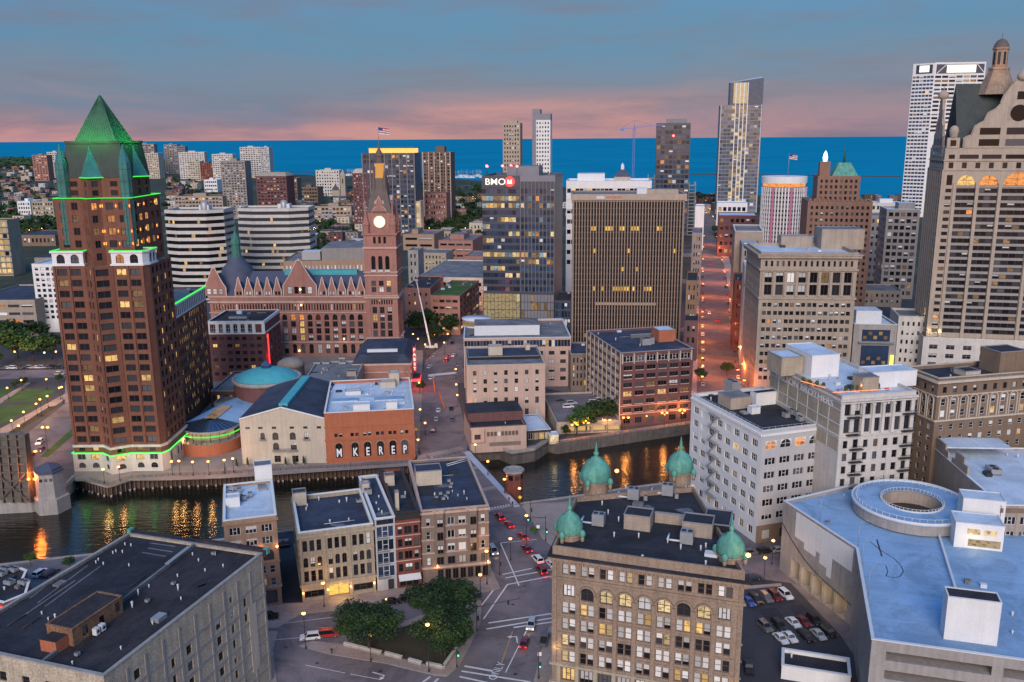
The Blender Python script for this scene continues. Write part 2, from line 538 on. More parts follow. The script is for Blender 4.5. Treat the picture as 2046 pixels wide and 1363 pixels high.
	def mesh(s,name):
		me = bpy.data.meshes.new(name)
		me.from_pydata(s.v,[],s.f)
		for k in s.ml:
			me.materials.append(M[k])
		me.polygons.foreach_set('material_index',s.m)
		me.polygons.foreach_set('use_smooth',s.sm)
		me.update()
		return me
	def build(s,name,parent=None,loc=None,rz=0.0):
		return link(name,s.mesh(name),parent,loc,rz)
def link(name,me,parent=None,loc=None,rz=0.0):
	o = bpy.data.objects.new(name,me)
	COL.objects.link(o)
	if parent:
		o.parent = parent
	if loc is not None:
		o.location = loc
	if rz:
		o.rotation_euler = (0,0,rz)
	return o
def tag(o,label=None,cat=None,group=None,kind=None):
	if label: o['label'] = label
	if cat: o['category'] = cat
	if group: o['group'] = group
	if kind: o['kind'] = kind
	return o
def empty(name,loc,rz,label,cat,group=None):
	o = bpy.data.objects.new(name,None)
	COL.objects.link(o)
	o.location = (loc[0],loc[1],loc[2] if len(loc) > 2 else 0)
	o.rotation_euler = (0,0,rz)
	o.empty_display_size = 0.5
	return tag(o,label,cat,group)
def copy_tree(o,parent=None):
	c = o.copy()
	COL.objects.link(c)
	if parent:
		c.parent = parent
		c.matrix_parent_inverse = o.matrix_parent_inverse
	for ch in list(o.children):
		copy_tree(ch,c)
	return c
ORD = ['first','second','third','fourth','fifth','sixth','seventh','eighth','ninth','tenth','eleventh','twelfth','thirteenth','fourteenth','fifteenth','sixteenth','seventeenth','eighteenth','nineteenth','twentieth'] + ['number %d' % k for k in range(21,60)]
def text(name,body,size,mt,parent,loc,rot,extrude=0.05,font_scale=1.0,align='CENTER',bold=0.0):
	c = bpy.data.curves.new(name,'FONT')
	c.body = body
	c.size = size
	c.extrude = extrude
	c.offset = bold
	c.align_x = align
	c.resolution_u = 3
	c.materials.append(M[mt])
	tmp = bpy.data.objects.new(name,c)
	me = bpy.data.meshes.new_from_object(tmp)
	bpy.data.objects.remove(tmp)
	bpy.data.curves.remove(c)
	if not me.materials:
		me.materials.append(M[mt])
	o = link(name,me,parent,loc)
	o.rotation_euler = rot
	o.scale = (font_scale,1,1)
	return o
# ------------------------------------------------------------------ windows
WC = {}
def winmesh(kind,w_,h_,dp,fr,gl,wl,blind,part):
	"""part: 'all', 'frame' or 'pane'. x along the wall, outside is -y, z up from the sill"""
	key = (kind,round(w_,2),round(h_,2),round(dp,2),fr,gl,wl,blind,part)
	if key in WC:
		return WC[key]
	b = MB()
	x = w_ / 2
	ft = min(0.14,0.05 + 0.04 * w_)
	if part in ('all','pane'):
		b.poly([(-x,dp,0),(x,dp,0),(x,dp,h_),(-x,dp,h_)],gl)
		if blind:
			zb = h_ * (1 - blind)
			b.poly([(-x,dp - .02,zb),(x,dp - .02,zb),(x,dp - .02,h_),(-x,dp - .02,h_)],'blind')
	if part in ('all','frame') and fr:
		y0,y1 = dp - .09,dp - .005
		def bx(a,c,d,e):
			b.box(a,c,y0,y1,d,e,fr,bottom=True)
		bx(-x,-x + ft,0,h_)
		bx(x - ft,x,0,h_)
		bx(-x + ft,x - ft,0,ft)
		if kind != 'arch':
			bx(-x + ft,x - ft,h_ - ft,h_)
		if kind in ('sash','arch'):
			bx(-x + ft,x - ft,h_ * .5 - ft * .4,h_ * .5 + ft * .4)
		if kind in ('pair','quad','arch'):
			bx(-ft * .5,ft * .5,ft,h_ - ft)
		if kind in ('quad',):
			bx(-x + ft,-ft * .5,h_ * .6,h_ * .6 + ft * .8)
			bx(ft * .5,x - ft,h_ * .6,h_ * .6 + ft * .8)
		if kind == 'triple':
			for q in (-w_ / 6,w_ / 6):
				bx(q - ft * .6,q + ft * .6,ft,h_ - ft)
			bx(-w_ / 6 + ft * .6,w_ / 6 - ft * .6,h_ * .5,h_ * .5 + ft)
		if kind == 'sill':
			b.box(-x - .12,x + .12,-.12,dp - .1,-.18,0,fr)
	if kind == 'arch' and part in ('all','frame'):
		n = 8
		pts = [(-x * math.cos(math.pi * k / n),h_ - x * min(1,h_ / x) + x * min(1,h_ / x) * math.sin(math.pi * k / n)) for k in range(n + 1)]
		for k in range(n):
			(xa,za),(xb,zb) = pts[k],pts[k + 1]
			b.poly([(xa,0.004,za),(xb,0.004,zb),(xb,0.004,h_),(xa,0.004,h_)],wl)
			b.poly([(xa,0.004,za),(xa,dp,za),(xb,dp,zb),(xb,0.004,zb)],wl)
	me = b.mesh('window_' + part)
	WC[key] = me
	return me
class Bld:
	"""a building: walls with real openings, windows set in them, roof, coping and trim, all parts of one thing"""
	def __init__(s,name,label,cat,fp,h,wall,roof,z0=0.0,par=1.0,cop=None,group=None,root=None,wname='wall',rname='roof',overhang=0.0,quiet=False):
		if area2(fp) < 0:
			fp = [fp[0]] + fp[:0:-1]
		s.h,s.z0,s.wall,s.roof,s.par,s.cop = h,z0,wall,roof,par,cop
		s.wname,s.rname,s.overhang = wname,rname,overhang
		o = Vector(fp[0])
		e = Vector(fp[1]) - o
		if root is None:
			s.ang = math.atan2(e.y,e.x)
			s.root = empty(name,(o.x,o.y,0),s.ang,label,cat,group)
			s.o = o
		else:
			s.root,s.ang,s.o = root.root,root.ang,root.o
		c,si = math.cos(-s.ang),math.sin(-s.ang)
		s.fp = [((p[0] - s.o.x) * c - (p[1] - s.o.y) * si,(p[0] - s.o.x) * si + (p[1] - s.o.y) * c) for p in fp]
		s.wfp = fp
		s.ops,s.wins,s.emat = {},[],{}
		s.n = len(fp)
		s.blv = (.35,.5,.5,.7,1.0)
	def local(s,P):
		c,si = math.cos(-s.ang),math.sin(-s.ang)
		dx,dy = P[0] - s.o.x,P[1] - s.o.y
		return (dx * c - dy * si,dx * si + dy * c)
	def elen(s,e):
		return (Vector(s.fp[(e + 1) % s.n]) - Vector(s.fp[e])).length
	def seen(s,e):
		a,b = Vector(s.wfp[e]),Vector(s.wfp[(e + 1) % s.n])
		d = (b - a).normalized()
		nrm = Vector((d.y,-d.x))
		return nrm.dot(-((a + b) / 2).normalized()) > -0.12
	def win(s,e,n,nr,za,zb,wf=.5,hf=.6,m=.5,m2=None,kind='sash',lit=.06,blind=.25,dp=.3,fr='frame_dark',sub=False,glass='glass_dark',lits=('lit_warm','lit_warm','lit_dim'),skip=None,pairs=0.0,name='window',sill=.45,bfr=None):
		if not s.seen(e):
			return s
		Ln = s.elen(e)
		m2 = m if m2 is None else m2
		cell = (Ln - m - m2) / n
		w_ = cell * wf
		p = (zb - za) / nr
		wh = p * hf
		for r in range(nr):
			for c in range(n):
				if skip and skip(r,c):
					continue
				u = m + cell * (c + .5)
				v = za + p * r + (p - wh) * sill
				us = [(u,w_)]
				if pairs:
					ww = (w_ - pairs) / 2
					us = [(u - pairs / 2 - ww / 2,ww),(u + pairs / 2 + ww / 2,ww)]
				for uu,ww in us:
					s.add(e,uu,v,ww,wh,kind,(lit(r,c) if callable(lit) else lit),blind,dp,fr,sub,glass,lits,name)
		return s
	def add(s,e,u,v,w_,h_,kind='sash',lit=0.05,blind=.2,dp=.3,fr='frame_dark',sub=False,glass='glass_dark',lits=('lit_warm',),name='window'):
		rr = random.random()
		gl,bl = glass,0
		if rr < lit:
			gl = random.choice(lits)
		elif random.random() < blind:
			bl = random.choice(s.blv)
		s.ops.setdefault(e,[]).append((u - w_ / 2,u + w_ / 2,v,v + h_,dp))
		s.wins.append((e,u,v,w_,h_,kind,dp,fr,sub,gl,bl,name))
	def band(s,z,hh,proud,mt,name='string_course',inn=-.1):
		b = MB()
		b.ring(s.fp,proud,inn,z,z + hh,mt)
		b.build(name,s.root)
		return s
	def pil(s,e,us,w_,proud,z0,z1,mt,name='pilaster'):
		if not s.seen(e):
			return s
		p,q = Vector(s.fp[e]),Vector(s.fp[(e + 1) % s.n])
		d = (q - p).normalized()
		b = MB()
		b.box(-w_ / 2,w_ / 2,-proud,.05,0,z1 - z0,mt)
		me = b.mesh(name)
		for u in us:
			a = p + d * u
			link(name,me,s.root,(a.x,a.y,z0),math.atan2(d.y,d.x))
		return s
	def unit(s,name,x,y,sx,sy,z,hh,mt,top=None,rz=0):
		b = MB()
		b.box(-sx / 2,sx / 2,-sy / 2,sy / 2,0,hh,mt,top=top,bottom=False)
		return b.build(name,s.root,(x,y,z),rz)
	def pent(s,px,py,sx,sy,hh,mt='beige_panel',top='roof_dark',name='penthouse',z=None):
		"""rooftop block whose near base corner is seen at px, py on the roof"""
		zr = s.zr() if z is None else z
		x,y = s.local(g(px,py,zr))
		b = MB()
		b.box(0,sx,0,sy,0,hh,mt,top=top,bottom=False)
		b.ring([(0,0),(sx,0),(sx,sy),(0,sy)],.08,-.15,hh,hh + .25,'frame_grey' if mt != 'white_paint' else 'metal_white')
		return b.build(name,s.root,(x,y,zr))
	def zr(s):
		return s.h - s.par
	def vents(s,pts,mt='metal_white',hh=.7,r=.3):
		for k,(px,py) in enumerate(pts):
			x,y = s.local(g(px,py,s.zr()))
			b = MB()
			b.tube((0,0,0),(0,0,hh),r * .6,8,mt)
			b.tube((0,0,hh),(0,0,hh + .25),r,8,mt,r2=r * .5)
			b.build('roof_vent',s.root,(x,y,s.zr()))
		return s
	def ac(s,pts,sx=2.2,sy=1.8,hh=1.5,pipe=False):
		for px,py in pts:
			x,y = s.local(g(px,py,s.zr()))
			b = MB()
			b.box(-sx / 2,sx / 2,-sy / 2,sy / 2,.3,hh,'steel')
			for qx in (-sx * .4,sx * .4):
				b.box(qx - .08,qx + .08,-sy * .45,sy * .45,0,.3,'steel_dark')
			for qx in (-sx / 4,sx / 4):
				b.tube((qx,0,hh),(qx,0,hh + .12),min(sx / 5,sy / 3),10,'steel_dark')
			if pipe:
				b.tube((-sx / 2,-.3,.5),(-sx * 1.5,-.3,.5),.22,6,'metal_white')
				b.tube((-sx * 1.5,-.3,.5),(-sx * 1.5,2.6,.5),.22,6,'metal_white')
			b.build('rooftop_unit',s.root,(x,y,s.zr()))
		return s
	def clutter(s,n,z):
		xs = [p[0] for p in s.fp]; ys = [p[1] for p in s.fp]
		def inside(x,y):
			r = False
			q = offset_poly(s.fp,-1.6)
			for i in range(len(q)):
				(xa,ya),(xb,yb) = q[i - 1],q[i]
				if (ya > y) != (yb > y) and x < (xb - xa) * (y - ya) / (yb - ya) + xa:
					r = not r
			return r
		k = t = 0
		while k < n and t < n * 8:
			t += 1
			x,y = random.uniform(min(xs),max(xs)),random.uniform(min(ys),max(ys))
			if not inside(x,y):
				continue
			k += 1
			rr = random.random()
			if rr < .30 or (rr > .75 and s.roof in ('roof_white','deck_blue')):
				b = MB(); a = random.uniform(.5,1.3); b.box(-a,a,-a * .7,a * .7,0,random.uniform(.4,1.1),random.choice(('steel','metal_white','roof_grey','steel_dark'))); b.build('roof_hatch',s.root,(x,y,z))
			elif rr < .55:
				b = MB(); a = random.uniform(.12,.22); h_ = random.uniform(.5,1.2); b.tube((0,0,0),(0,0,h_),a,6,'metal_white'); b.tube((0,0,h_),(0,0,h_ + .2),a * 1.7,6,'metal_white',r2=a); b.build('roof_vent',s.root,(x,y,z))
			elif rr < .75:
				b = MB(); l_ = random.uniform(3,9); b.tube((-l_ / 2,0,.25),(l_ / 2,0,.25),.09,5,random.choice(('steel','metal_white','rust_steel')));
				for q in (-.4,0,.4): b.box(l_ * q - .12,l_ * q + .12,-.15,.15,0,.2,'steel_dark')
				if inside(x - l_ / 2,y) and inside(x + l_ / 2,y): b.build('roof_pipe',s.root,(x,y,z))
			else:
				b = MB(); m_ = [(random.uniform(.8,3.2) * math.cos(R(a + random.uniform(-15,15))),random.uniform(.6,2.2) * math.sin(R(a))) for a in range(0,360,45)]
				if area2(m_) > 0:
					b.poly([(px,py,.006) for px,py in m_],random.choice(('patch_dark','patch_dark','patch_light'))); b.build('roof_patch',s.root,(x,y,z))
	def finish(s,maxw=300,noroof=False):
		if not noroof and s.par > .3:
			dist = (Vector(s.wfp[0])).length
			n = int(abs(area2(s.fp)) / 2 / (55 if dist < 300 else 110))
			if dist < 560:
				s.clutter(min(n,22 if dist < 300 else 9),s.h - s.par)
		b = MB()
		zt = s.h
		for e in range(s.n):
			p,q = Vector(s.fp[e]),Vector(s.fp[(e + 1) % s.n])
			Ln = (q - p).length
			d = (q - p) / Ln
			nin = Vector((-d.y,d.x))
			def W3(u,v,dd=0.0):
				a = p + d * u + nin * dd
				return (a.x,a.y,v)
			wm_ = s.emat.get(e,s.wall)
			ops = s.ops.get(e,[])
			vs = sorted({s.z0,zt} | {round(o[2],4) for o in ops} | {round(o[3],4) for o in ops})
			for k in range(len(vs) - 1):
				v0,v1 = vs[k],vs[k + 1]
				if v1 - v0 < 1e-4:
					continue
				mid = (v0 + v1) / 2
				cut = sorted((max(0,o[0]),min(Ln,o[1])) for o in ops if o[2] < mid < o[3])
				u = 0.0
				for a,c in cut:
					if a > u + 1e-4:
						b.poly([W3(u,v0),W3(a,v0),W3(a,v1),W3(u,v1)],wm_)
					u = max(u,c)
				if u < Ln - 1e-4:
					b.poly([W3(u,v0),W3(Ln,v0),W3(Ln,v1),W3(u,v1)],wm_)
			for a,c,v0,v1,dp in ops:
				b.poly([W3(a,v0),W3(a,v1),W3(a,v1,dp),W3(a,v0,dp)],wm_)
				b.poly([W3(c,v1),W3(c,v0),W3(c,v0,dp),W3(c,v1,dp)],wm_)
				b.poly([W3(a,v0),W3(a,v0,dp),W3(c,v0,dp),W3(c,v0)],wm_)
				b.poly([W3(a,v1,dp),W3(a,v1),W3(c,v1),W3(c,v1,dp)],wm_)
		th = min(.45,s.par * .5 + .1)
		if not noroof:
			if s.par > 0.05:
				inn = offset_poly(s.fp,-th)
				n = s.n
				for k in range(n):
					j = (k + 1) % n
					b.poly([(*s.fp[k],zt),(*s.fp[j],zt),(*inn[j],zt),(*inn[k],zt)],s.wall)
					b.poly([(*inn[j],zt - s.par),(*inn[k],zt - s.par),(*inn[k],zt),(*inn[j],zt)],s.wall)
			r = MB()
			z = zt - s.par
			r.poly([(x,y,z) for x,y in offset_poly(s.fp,-th + .02 if s.par > .05 else s.overhang)],s.roof)
			r.build(s.rname,s.root)
		b.build(s.wname,s.root)
		if s.cop:
			c = MB()
			c.ring(s.fp,.12 + s.overhang,-th - .08,zt + .003,zt + .22,s.cop)
			c.build('coping',s.root)
		wins = s.wins
		if len(wins) > maxw:
			mid = []
			for wn in wins:
				p,q = Vector(s.wfp[wn[0]]),Vector(s.wfp[(wn[0] + 1) % s.n])
				a = p + (q - p).normalized() * wn[1]
				x,y = pxl((a.x,a.y,wn[2]))
				vis = 0 if (-20 < x < 2066 and -20 < y < 1383) else 1e6
				mid.append((vis + (Vector((a.x,a.y,wn[2])) - CAM).length,wn))
			mid.sort(key=lambda t: t[0])
			wins,rest = [t[1] for t in mid[:maxw]],[t[1] for t in mid[maxw:]]
			J = MB()
			for wn in rest:
				me = winmesh(*wn[5:6],wn[3],wn[4],wn[6],wn[7],wn[9],s.wall,wn[10],'all')
				Mx = s.wmat(wn)
				bb = len(J.v)
				J.v.extend([tuple(Mx @ v.co) for v in me.vertices])
				ms = [x.name for x in me.materials]
				for pl in me.polygons:
					J.f.append(tuple(bb + k for k in pl.vertices)); J.m.append(J.mi(ms[pl.material_index])); J.sm.append(False)
			tag(J.build('window_rows',s.root),kind='stuff')
		for wn in wins:
			Mx = s.wmat(wn)
			if wn[8]:
				o = link(wn[11],winmesh(wn[5],wn[3],wn[4],wn[6],wn[7],wn[9],s.wall,wn[10],'frame'),s.root)
				o.matrix_local = Mx
				link('pane',winmesh(wn[5],wn[3],wn[4],wn[6],wn[7],wn[9],s.wall,wn[10],'pane'),o)
			else:
				o = link(wn[11],winmesh(wn[5],wn[3],wn[4],wn[6],wn[7],wn[9],s.wall,wn[10],'all'),s.root)
				o.matrix_local = Mx
		return s
	def wmat(s,wn):
		p,q = Vector(s.fp[wn[0]]),Vector(s.fp[(wn[0] + 1) % s.n])
		d = (q - p).normalized()
		a = p + d * wn[1]
		return Matrix.Translation((a.x,a.y,wn[2])) @ Matrix.Rotation(math.atan2(d.y,d.x),4,'Z')
# ------------------------------------------------------------------ setting: ground, river, lake, roads
WZ = -4.0
near_bank = [(-420,1152),(0,1129),(128,1114),(300,1096),(445,1078),(565,1063),(700,1050),(850,1034),(965,1024),(1045,1006),(1155,991),(1250,976),(1375,960),(1520,925),(1700,885),(2400,760)]
far_bank = [(-420,1030),(0,1004),(62,1001),(122,985),(150,955),(180,962),(216,972),(263,957),(336,953),(444,949),(560,941),(700,934),(835,925),(938,903),(966,901),(996,898),(1022,909),(1069,902),(1096,884),(1113,888),(1240,869),(1378,849),(1520,822),(1700,790),(2400,690)]
shore = [(-900,322),(0,318),(150,317),(330,332),(560,348),(700,352),(900,357),(1100,372),(1290,385),(1450,388),(1800,397),(2046,400),(2900,410)]
nb,fb,sh = gp(near_bank),gp(far_bank),gp(shore)
b = MB()
b.poly([(x,y,0) for x,y in [(-900,-300),(900,-300),(900,nb[-1][1])] + nb[::-1] + [(-900,nb[0][1])]],'asphalt')
tag(b.build('ground_near'),kind='structure')
b = MB()
b.poly([(x,y,0) for x,y in fb + [(1500,fb[-1][1]),(1500,700),(-1500,700),(-1500,fb[0][1])]],'ground_far')
SX = [-9000] + [p[0] for p in sh[1:-1]] + [6000]
ys_ = [sh[0][1]] + [p[1] for p in sh[1:-1]] + [sh[-1][1]]
rows = [[(-1500 + 3000 * k / (len(SX) - 1),700.0) for k in range(len(SX))],[(-3000 + 6000 * k / (len(SX) - 1),1050.0) for k in range(len(SX))],list(zip(SX,ys_))]
for r0,r1 in zip(rows,rows[1:]):
	for k in range(len(SX) - 1):
		b.poly([(*r0[k],0),(*r0[k + 1],0),(*r1[k + 1],0),(*r1[k],0)],'ground_wood')
tag(b.build('ground_far'),kind='structure')
def water_mat(name,col,rough,bs,sc,dist,spec=0.5):
	m = mat(name,col,rough,.16 if 'lake' in name else 0,.0011,spec=spec)
	t = m.node_tree
	c = N(t,'ShaderNodeTexCoord')
	mp = N(t,'ShaderNodeMapping')
	mp.inputs['Scale'].default_value = sc
	L(t,c.outputs['Object'],mp.inputs[0])
	n = N(t,'ShaderNodeTexNoise')
	n.inputs['Scale'].default_value = 1.0
	n.inputs['Detail'].default_value = 5
	L(t,mp.outputs[0],n.inputs['Vector'])
	bp = N(t,'ShaderNodeBump')
	bp.inputs['Strength'].default_value = bs
	bp.inputs['Distance'].default_value = dist
	L(t,n.outputs[0],bp.inputs['Height'])
	L(t,bp.outputs[0],t.nodes['Principled BSDF'].inputs['Normal'])
water_mat('river_water',(0.009,0.010,0.008),0.09,0.40,(0.22,0.75,1),0.5)
water_mat('lake_water',(0.006,0.225,0.375),0.7,0.5,(0.01,0.05,1),2.0,spec=0.0)
b = MB()
b.poly([(-1100,100,WZ),(1100,100,WZ),(1100,700,WZ),(-1100,700,WZ)],'river_water')
tag(b.build('river'),kind='structure')
b = MB()
b.poly([(-300000,900,WZ),(300000,900,WZ),(300000,350000,WZ),(-300000,350000,WZ)],'lake_water')
tag(b.build('lake'),kind='structure')
# quay walls of the banks
def wallstrip(pts,z0,z1,mt,name,thick=0.5,flip=1):
	b = MB()
	for k in range(len(pts) - 1):
		p,q = Vector(pts[k]),Vector(pts[k + 1])
		d = (q - p).normalized()
		n = Vector((-d.y,d.x)) * thick * flip
		b.prism([tuple(p),tuple(q),tuple(q + n),tuple(p + n)],z0,z1,mt)
	return tag(b.build(name),kind='structure')
wallstrip(nb,WZ - 1,0.45,'concrete','river_wall_near',.5,-1)
wallstrip(fb[:2] + fb[2:5],WZ - 1,1.0,'concrete','river_wall_abutment',.8,1)
wallstrip(fb[13:],WZ - 1,0.3,'wall_dark','river_wall_far',.5,1)
wallstrip([(p[0],p[1] + .3) for p in fb[18:]],0.01,0.34,'pavement','river_path',3.2,1)
# piled riverwalk in front of the tower and theatre: deck on rows of timber and steel sheet piles
seg = fb[4:14]
b = MB()
for k in range(len(seg) - 1):
	p,q = Vector(seg[k]),Vector(seg[k + 1])
	d = (q - p).normalized()
	n = Vector((-d.y,d.x))
	b.prism([tuple(p - n * .3),tuple(q - n * .3),tuple(q + n * 7),tuple(p + n * 7)],-.55,0.06,'concrete',top='plaza',bottom=True)
rw = tag(b.build('riverwalk'),kind='structure')
wallstrip([tuple(Vector(p) + Vector((0,.9))) for p in seg],WZ - 1,-.6,'rust_steel','sheet_pile_wall',.4,1)
pm = MB()
pm.tube((0,0,WZ - 1),(0,0,-.56),.17,6,'wood_pile')
pile = pm.mesh('pile')
sm_ = MB()
sm_.box(-.3,.3,-.35,.35,-.35,.35,'concrete')
cap_me = sm_.mesh('fender')
cnt = 0
for k in range(len(seg) - 1):
	p,q = Vector(seg[k]),Vector(seg[k + 1])
	nn = max(1,int((q - p).length / 1.5))
	for i in range(nn):
		a = p + (q - p) * ((i + .5) / nn)
		link('pile',pile,rw,(a.x,a.y + .25,0))
		if i % 2 == 0:
			link('fender',cap_me,rw,(a.x,a.y - .1,WZ + .2))
# riverwalk railings
def railing(pts,label,hgt=1.1,off=.35,step=2.0,mt='steel_dark',z=0.06):
	P0 = Vector(pts[0])
	r = empty('railing',(P0.x,P0.y,z),0,label,'railing')
	b = MB()
	posts = MB(); posts.box(-.04,.04,-.04,.04,0,hgt,mt)
	pme = posts.mesh('post')
	for k in range(len(pts) - 1):
		p,q = Vector(pts[k]) - P0,Vector(pts[k + 1]) - P0
		n = max(1,int((q - p).length / step))
		for zz in (hgt,hgt * .66,hgt * .33):
			b.bar((p.x,p.y + off,zz),(q.x,q.y + off,zz),.06,.06,mt)
		for i in range(n):
			a = p + (q - p) * (i / n)
			link('post',pme,r,(a.x,a.y + off,0))
	b.build('rail',r)
	return r
railing(fb[5:10],'dark railing along the piled riverwalk below the green-roofed tower')
railing(fb[9:14],'dark railing along the riverwalk before the pale gabled theatre and brick theatre')
railing(fb[19:22],'dark railing on the river wall before the maroon brick warehouse')
def sheet(name,px,mt,z=0.008,kerb=None,world=False,kind='structure'):
	b = MB()
	P = px if world else gp(px)
	if area2(P) < 0: P = P[::-1]
	if kerb:
		b.prism(P,-0.02,kerb,'concrete',top=mt)
		b.v = b.v
	else:
		b.poly([(x,y,z) for x,y in P],mt)
	return tag(b.build(name),kind=kind)
# ---- near side pavements
sheet('pavement_block',[(555,1255),(600,1228),(690,1218),(760,1212),(845,1195),(905,1192),(968,1184),(1000,1176),(984,1142),(972,1110),(955,1060),(935,1030),(800,1040),(600,1070),(450,1085),(440,1262)],'pavement',kerb=.13)
tri = [(597,1291),(625,1281),(700,1290),(760,1262),(860,1222),(935,1192),(962,1202),(960,1245),(940,1290),(918,1330),(893,1352),(868,1350),(770,1326),(660,1308)]
sheet('triangle_park',tri,'pavement',kerb=.13)
sheet('pavement_left',[(555,1262),(545,1300),(560,1420),(330,1420),(330,1290),(440,1262)],'pavement',kerb=.13)
sheet('pavement_corner',[(1066,1363),(1082,1300),(1096,1255),(1120,1240),(1180,1420),(1060,1420)],'pavement',kerb=.13)
sheet('pavement_river',[(1043,1012),(1062,1040),(1082,1075),(1112,1100),(1170,1100),(1180,1000),(1050,1008)],'pavement',kerb=.13)
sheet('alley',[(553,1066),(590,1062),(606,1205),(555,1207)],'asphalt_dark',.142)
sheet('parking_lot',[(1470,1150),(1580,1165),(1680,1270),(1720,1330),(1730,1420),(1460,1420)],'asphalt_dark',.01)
sheet('lot_patch',[(1513,1219),(1550,1214),(1571,1236),(1534,1240)],'roof_dark',.016)
sheet('lot_patch_dark',[(1574,1213),(1602,1207),(1614,1221),(1590,1229)],'roof_dark',.016)
sheet('lot_kerb',[(1486,1172),(1560,1166),(1562,1171),(1488,1178)],'pavement',kerb=.13)
# ---- road markings, near junction
def stripe(name,a,b_,wd,mt='line_white',z=.012):
	p,q = g(*a).xy,g(*b_).xy
	d = (q - p).normalized()
	n = Vector((-d.y,d.x)) * wd / 2
	bb = MB()
	bb.poly([(*(p - n),z),(*(q - n),z),(*(q + n),z),(*(p + n),z)],mt)
	o = bb.build(name)
	return tag(o,kind='structure')
for a,b_,wd in [((962,1210),(989,1175),.4),((966,1237),(1014,1168),.4),((1014,1168),(1103,1151),.45),
				  ((1004,1148),(1062,1136),.45),((1010,1155),(1103,1138),.45),((976,1245),(1103,1226),.5),((972,1257),(1103,1235),.5),((1026,1254),(1103,1243),.5),
				  ((928,1331),(985,1341),.6),((922,1341),(1060,1363),.5),((918,1352),(1010,1372),.5),
				  ((1010,1344),(1052,1260),.25),((532,1250),(668,1233),.2),((532,1280),(602,1274),.2),((845,1363),(860,1352),.5),((868,1363),(876,1356),.5),
				  ((1000,1085),(1037,1170),.35),((1000,1085),(1072,1078),.3),((610,1329),(690,1345),.18),((700,1347),(760,1358),.18)]:
	stripe('road_marking',a,b_,wd)
stripe('road_marking',(1000,1330),(1024,1262),.3,'line_yellow')
def arrow(a,b_,bend):
	p,q = g(*a).xy,g(*b_).xy
	d = (q - p).normalized(); n = Vector((-d.y,d.x))
	bb = MB(); z = .012
	bb.poly([(*(p - n * .15),z),(*(q - n * .15),z),(*(q + n * .15),z),(*(p + n * .15),z)],'line_white')
	h0 = q + n * bend
	e = (n * (1 if bend > 0 else -1))
	bb.poly([(*(q - d * .15 ),z + .002),(*(h0 - d * .15),z + .002),(*(h0 + d * .15),z + .002),(*(q + d * .15),z + .002)],'line_white')
	bb.poly([(*(h0 - d * .6),z + .004),(*(h0 + e * 1.1),z + .004),(*(h0 + d * .6),z + .004)],'line_white')
	tag(bb.build('road_arrow'),kind='structure')
arrow((1034,1285),(1032,1272),1.2)
arrow((744,1343),(768,1350),-.8)
# letters painted on the approach lane
o = text('road_lettering','ONLY',2.6,'line_white',None,(*g(1000,1342).xy,.014),(0,0,R(72)),0.0)
tag(o,'white lane lettering painted on the road beside the triangular park','road marking')
# manhole covers
mm = MB(); mm.lathe(0,0,[(0.001,.012),(.42,.012),(.45,.006)],14,'steel_dark')
mhm = mm.mesh('manhole_cover')
for k,(x,y,lb) in enumerate([(634,1325,'round dark manhole cover in the road left of the triangular park'),(571,1293,'round manhole cover near the white parked car'),(760,1341,'round manhole cover near the turn arrow'),(1030,1347,'round manhole cover before the domed building'),(1048,1171,'round manhole cover in the middle of the junction'),(1025,1208,'round manhole cover between the two crossings')]):
	tag(link('manhole_cover',mhm,None,(*g(x,y).xy,.004)),lb,'manhole cover')
# ---- bridge
bA,bB,bC,bD = g(960,1026),g(1040,1012),g(938,901),g(852,915)
br = empty('bascule_bridge',(bA.x,bA.y,0),0,'flat lifting bridge carrying the street over the river beside the dark-roofed corner block','bridge')
def loc(P,O): return (P[0] - O[0],P[1] - O[1])
dk = MB()
quad = [loc(p,bA) for p in (bA,bB,bC,bD)]
def lerp(a,b_,t): return (a[0] + (b_[0] - a[0]) * t,a[1] + (b_[1] - a[1]) * t)
dk.prism(quad,-1.3,.03,'steel',top='asphalt',bottom=True)
dk.build('deck',br)
for t0,t1,mt,nm in ((.84,.99,'bridge_walk','walkway'),(.01,.14,'bridge_walk','walkway')):
	wk = MB()
	wk.prism([lerp(quad[0],quad[1],t0),lerp(quad[0],quad[1],t1),lerp(quad[3],quad[2],t1),lerp(quad[3],quad[2],t0)],.0,.22,mt)
	wk.build(nm,br)
for t0,t1 in ((.30,.42),(.66,.72)):
	pl = MB()
	a0,a1 = lerp(quad[0],quad[3],t0),lerp(quad[1],quad[2],t0)
	b0,b1 = lerp(quad[0],quad[3],t0 + .05),lerp(quad[1],quad[2],t0 + .05)
	pl.poly([(*lerp(a0,a1,.14),.036),(*lerp(a0,a1,.84),.036),(*lerp(b0,b1,.84),.036),(*lerp(b0,b1,.14),.036)],'pavement')
	pl.build('expansion_plate',br)
for t in (0.985,0.015):
	rl = MB()
	p,q = lerp(quad[0],quad[1],t),lerp(quad[3],quad[2],t)
	for zz in (.6,.9,1.25):
		rl.bar((*p,zz),(*q,zz),.07,.07,'steel_dark')
	for i in range(28):
		a = lerp(p,q,i / 27)
		rl.box(a[0] - .05,a[0] + .05,a[1] - .05,a[1] + .05,.2,1.25,'steel_dark')
	rl.build('railing',br)
# toothed joint at the near end
tj = MB()
for i in range(9):
	a0,a1 = lerp(quad[0],quad[1],.2 + i * .07),lerp(quad[0],quad[1],.235 + i * .07)
	b0,b1 = lerp(quad[3],quad[2],.2 + i * .07),lerp(quad[3],quad[2],.235 + i * .07)
	tj.poly([(*lerp(a0,b0,.02),.038),(*lerp(a1,b1,.02),.038),(*lerp(a1,b1,.055),.038),(*lerp(a0,b0,.055),.038)],'line_white')
tj.build('toothed_joint',br)
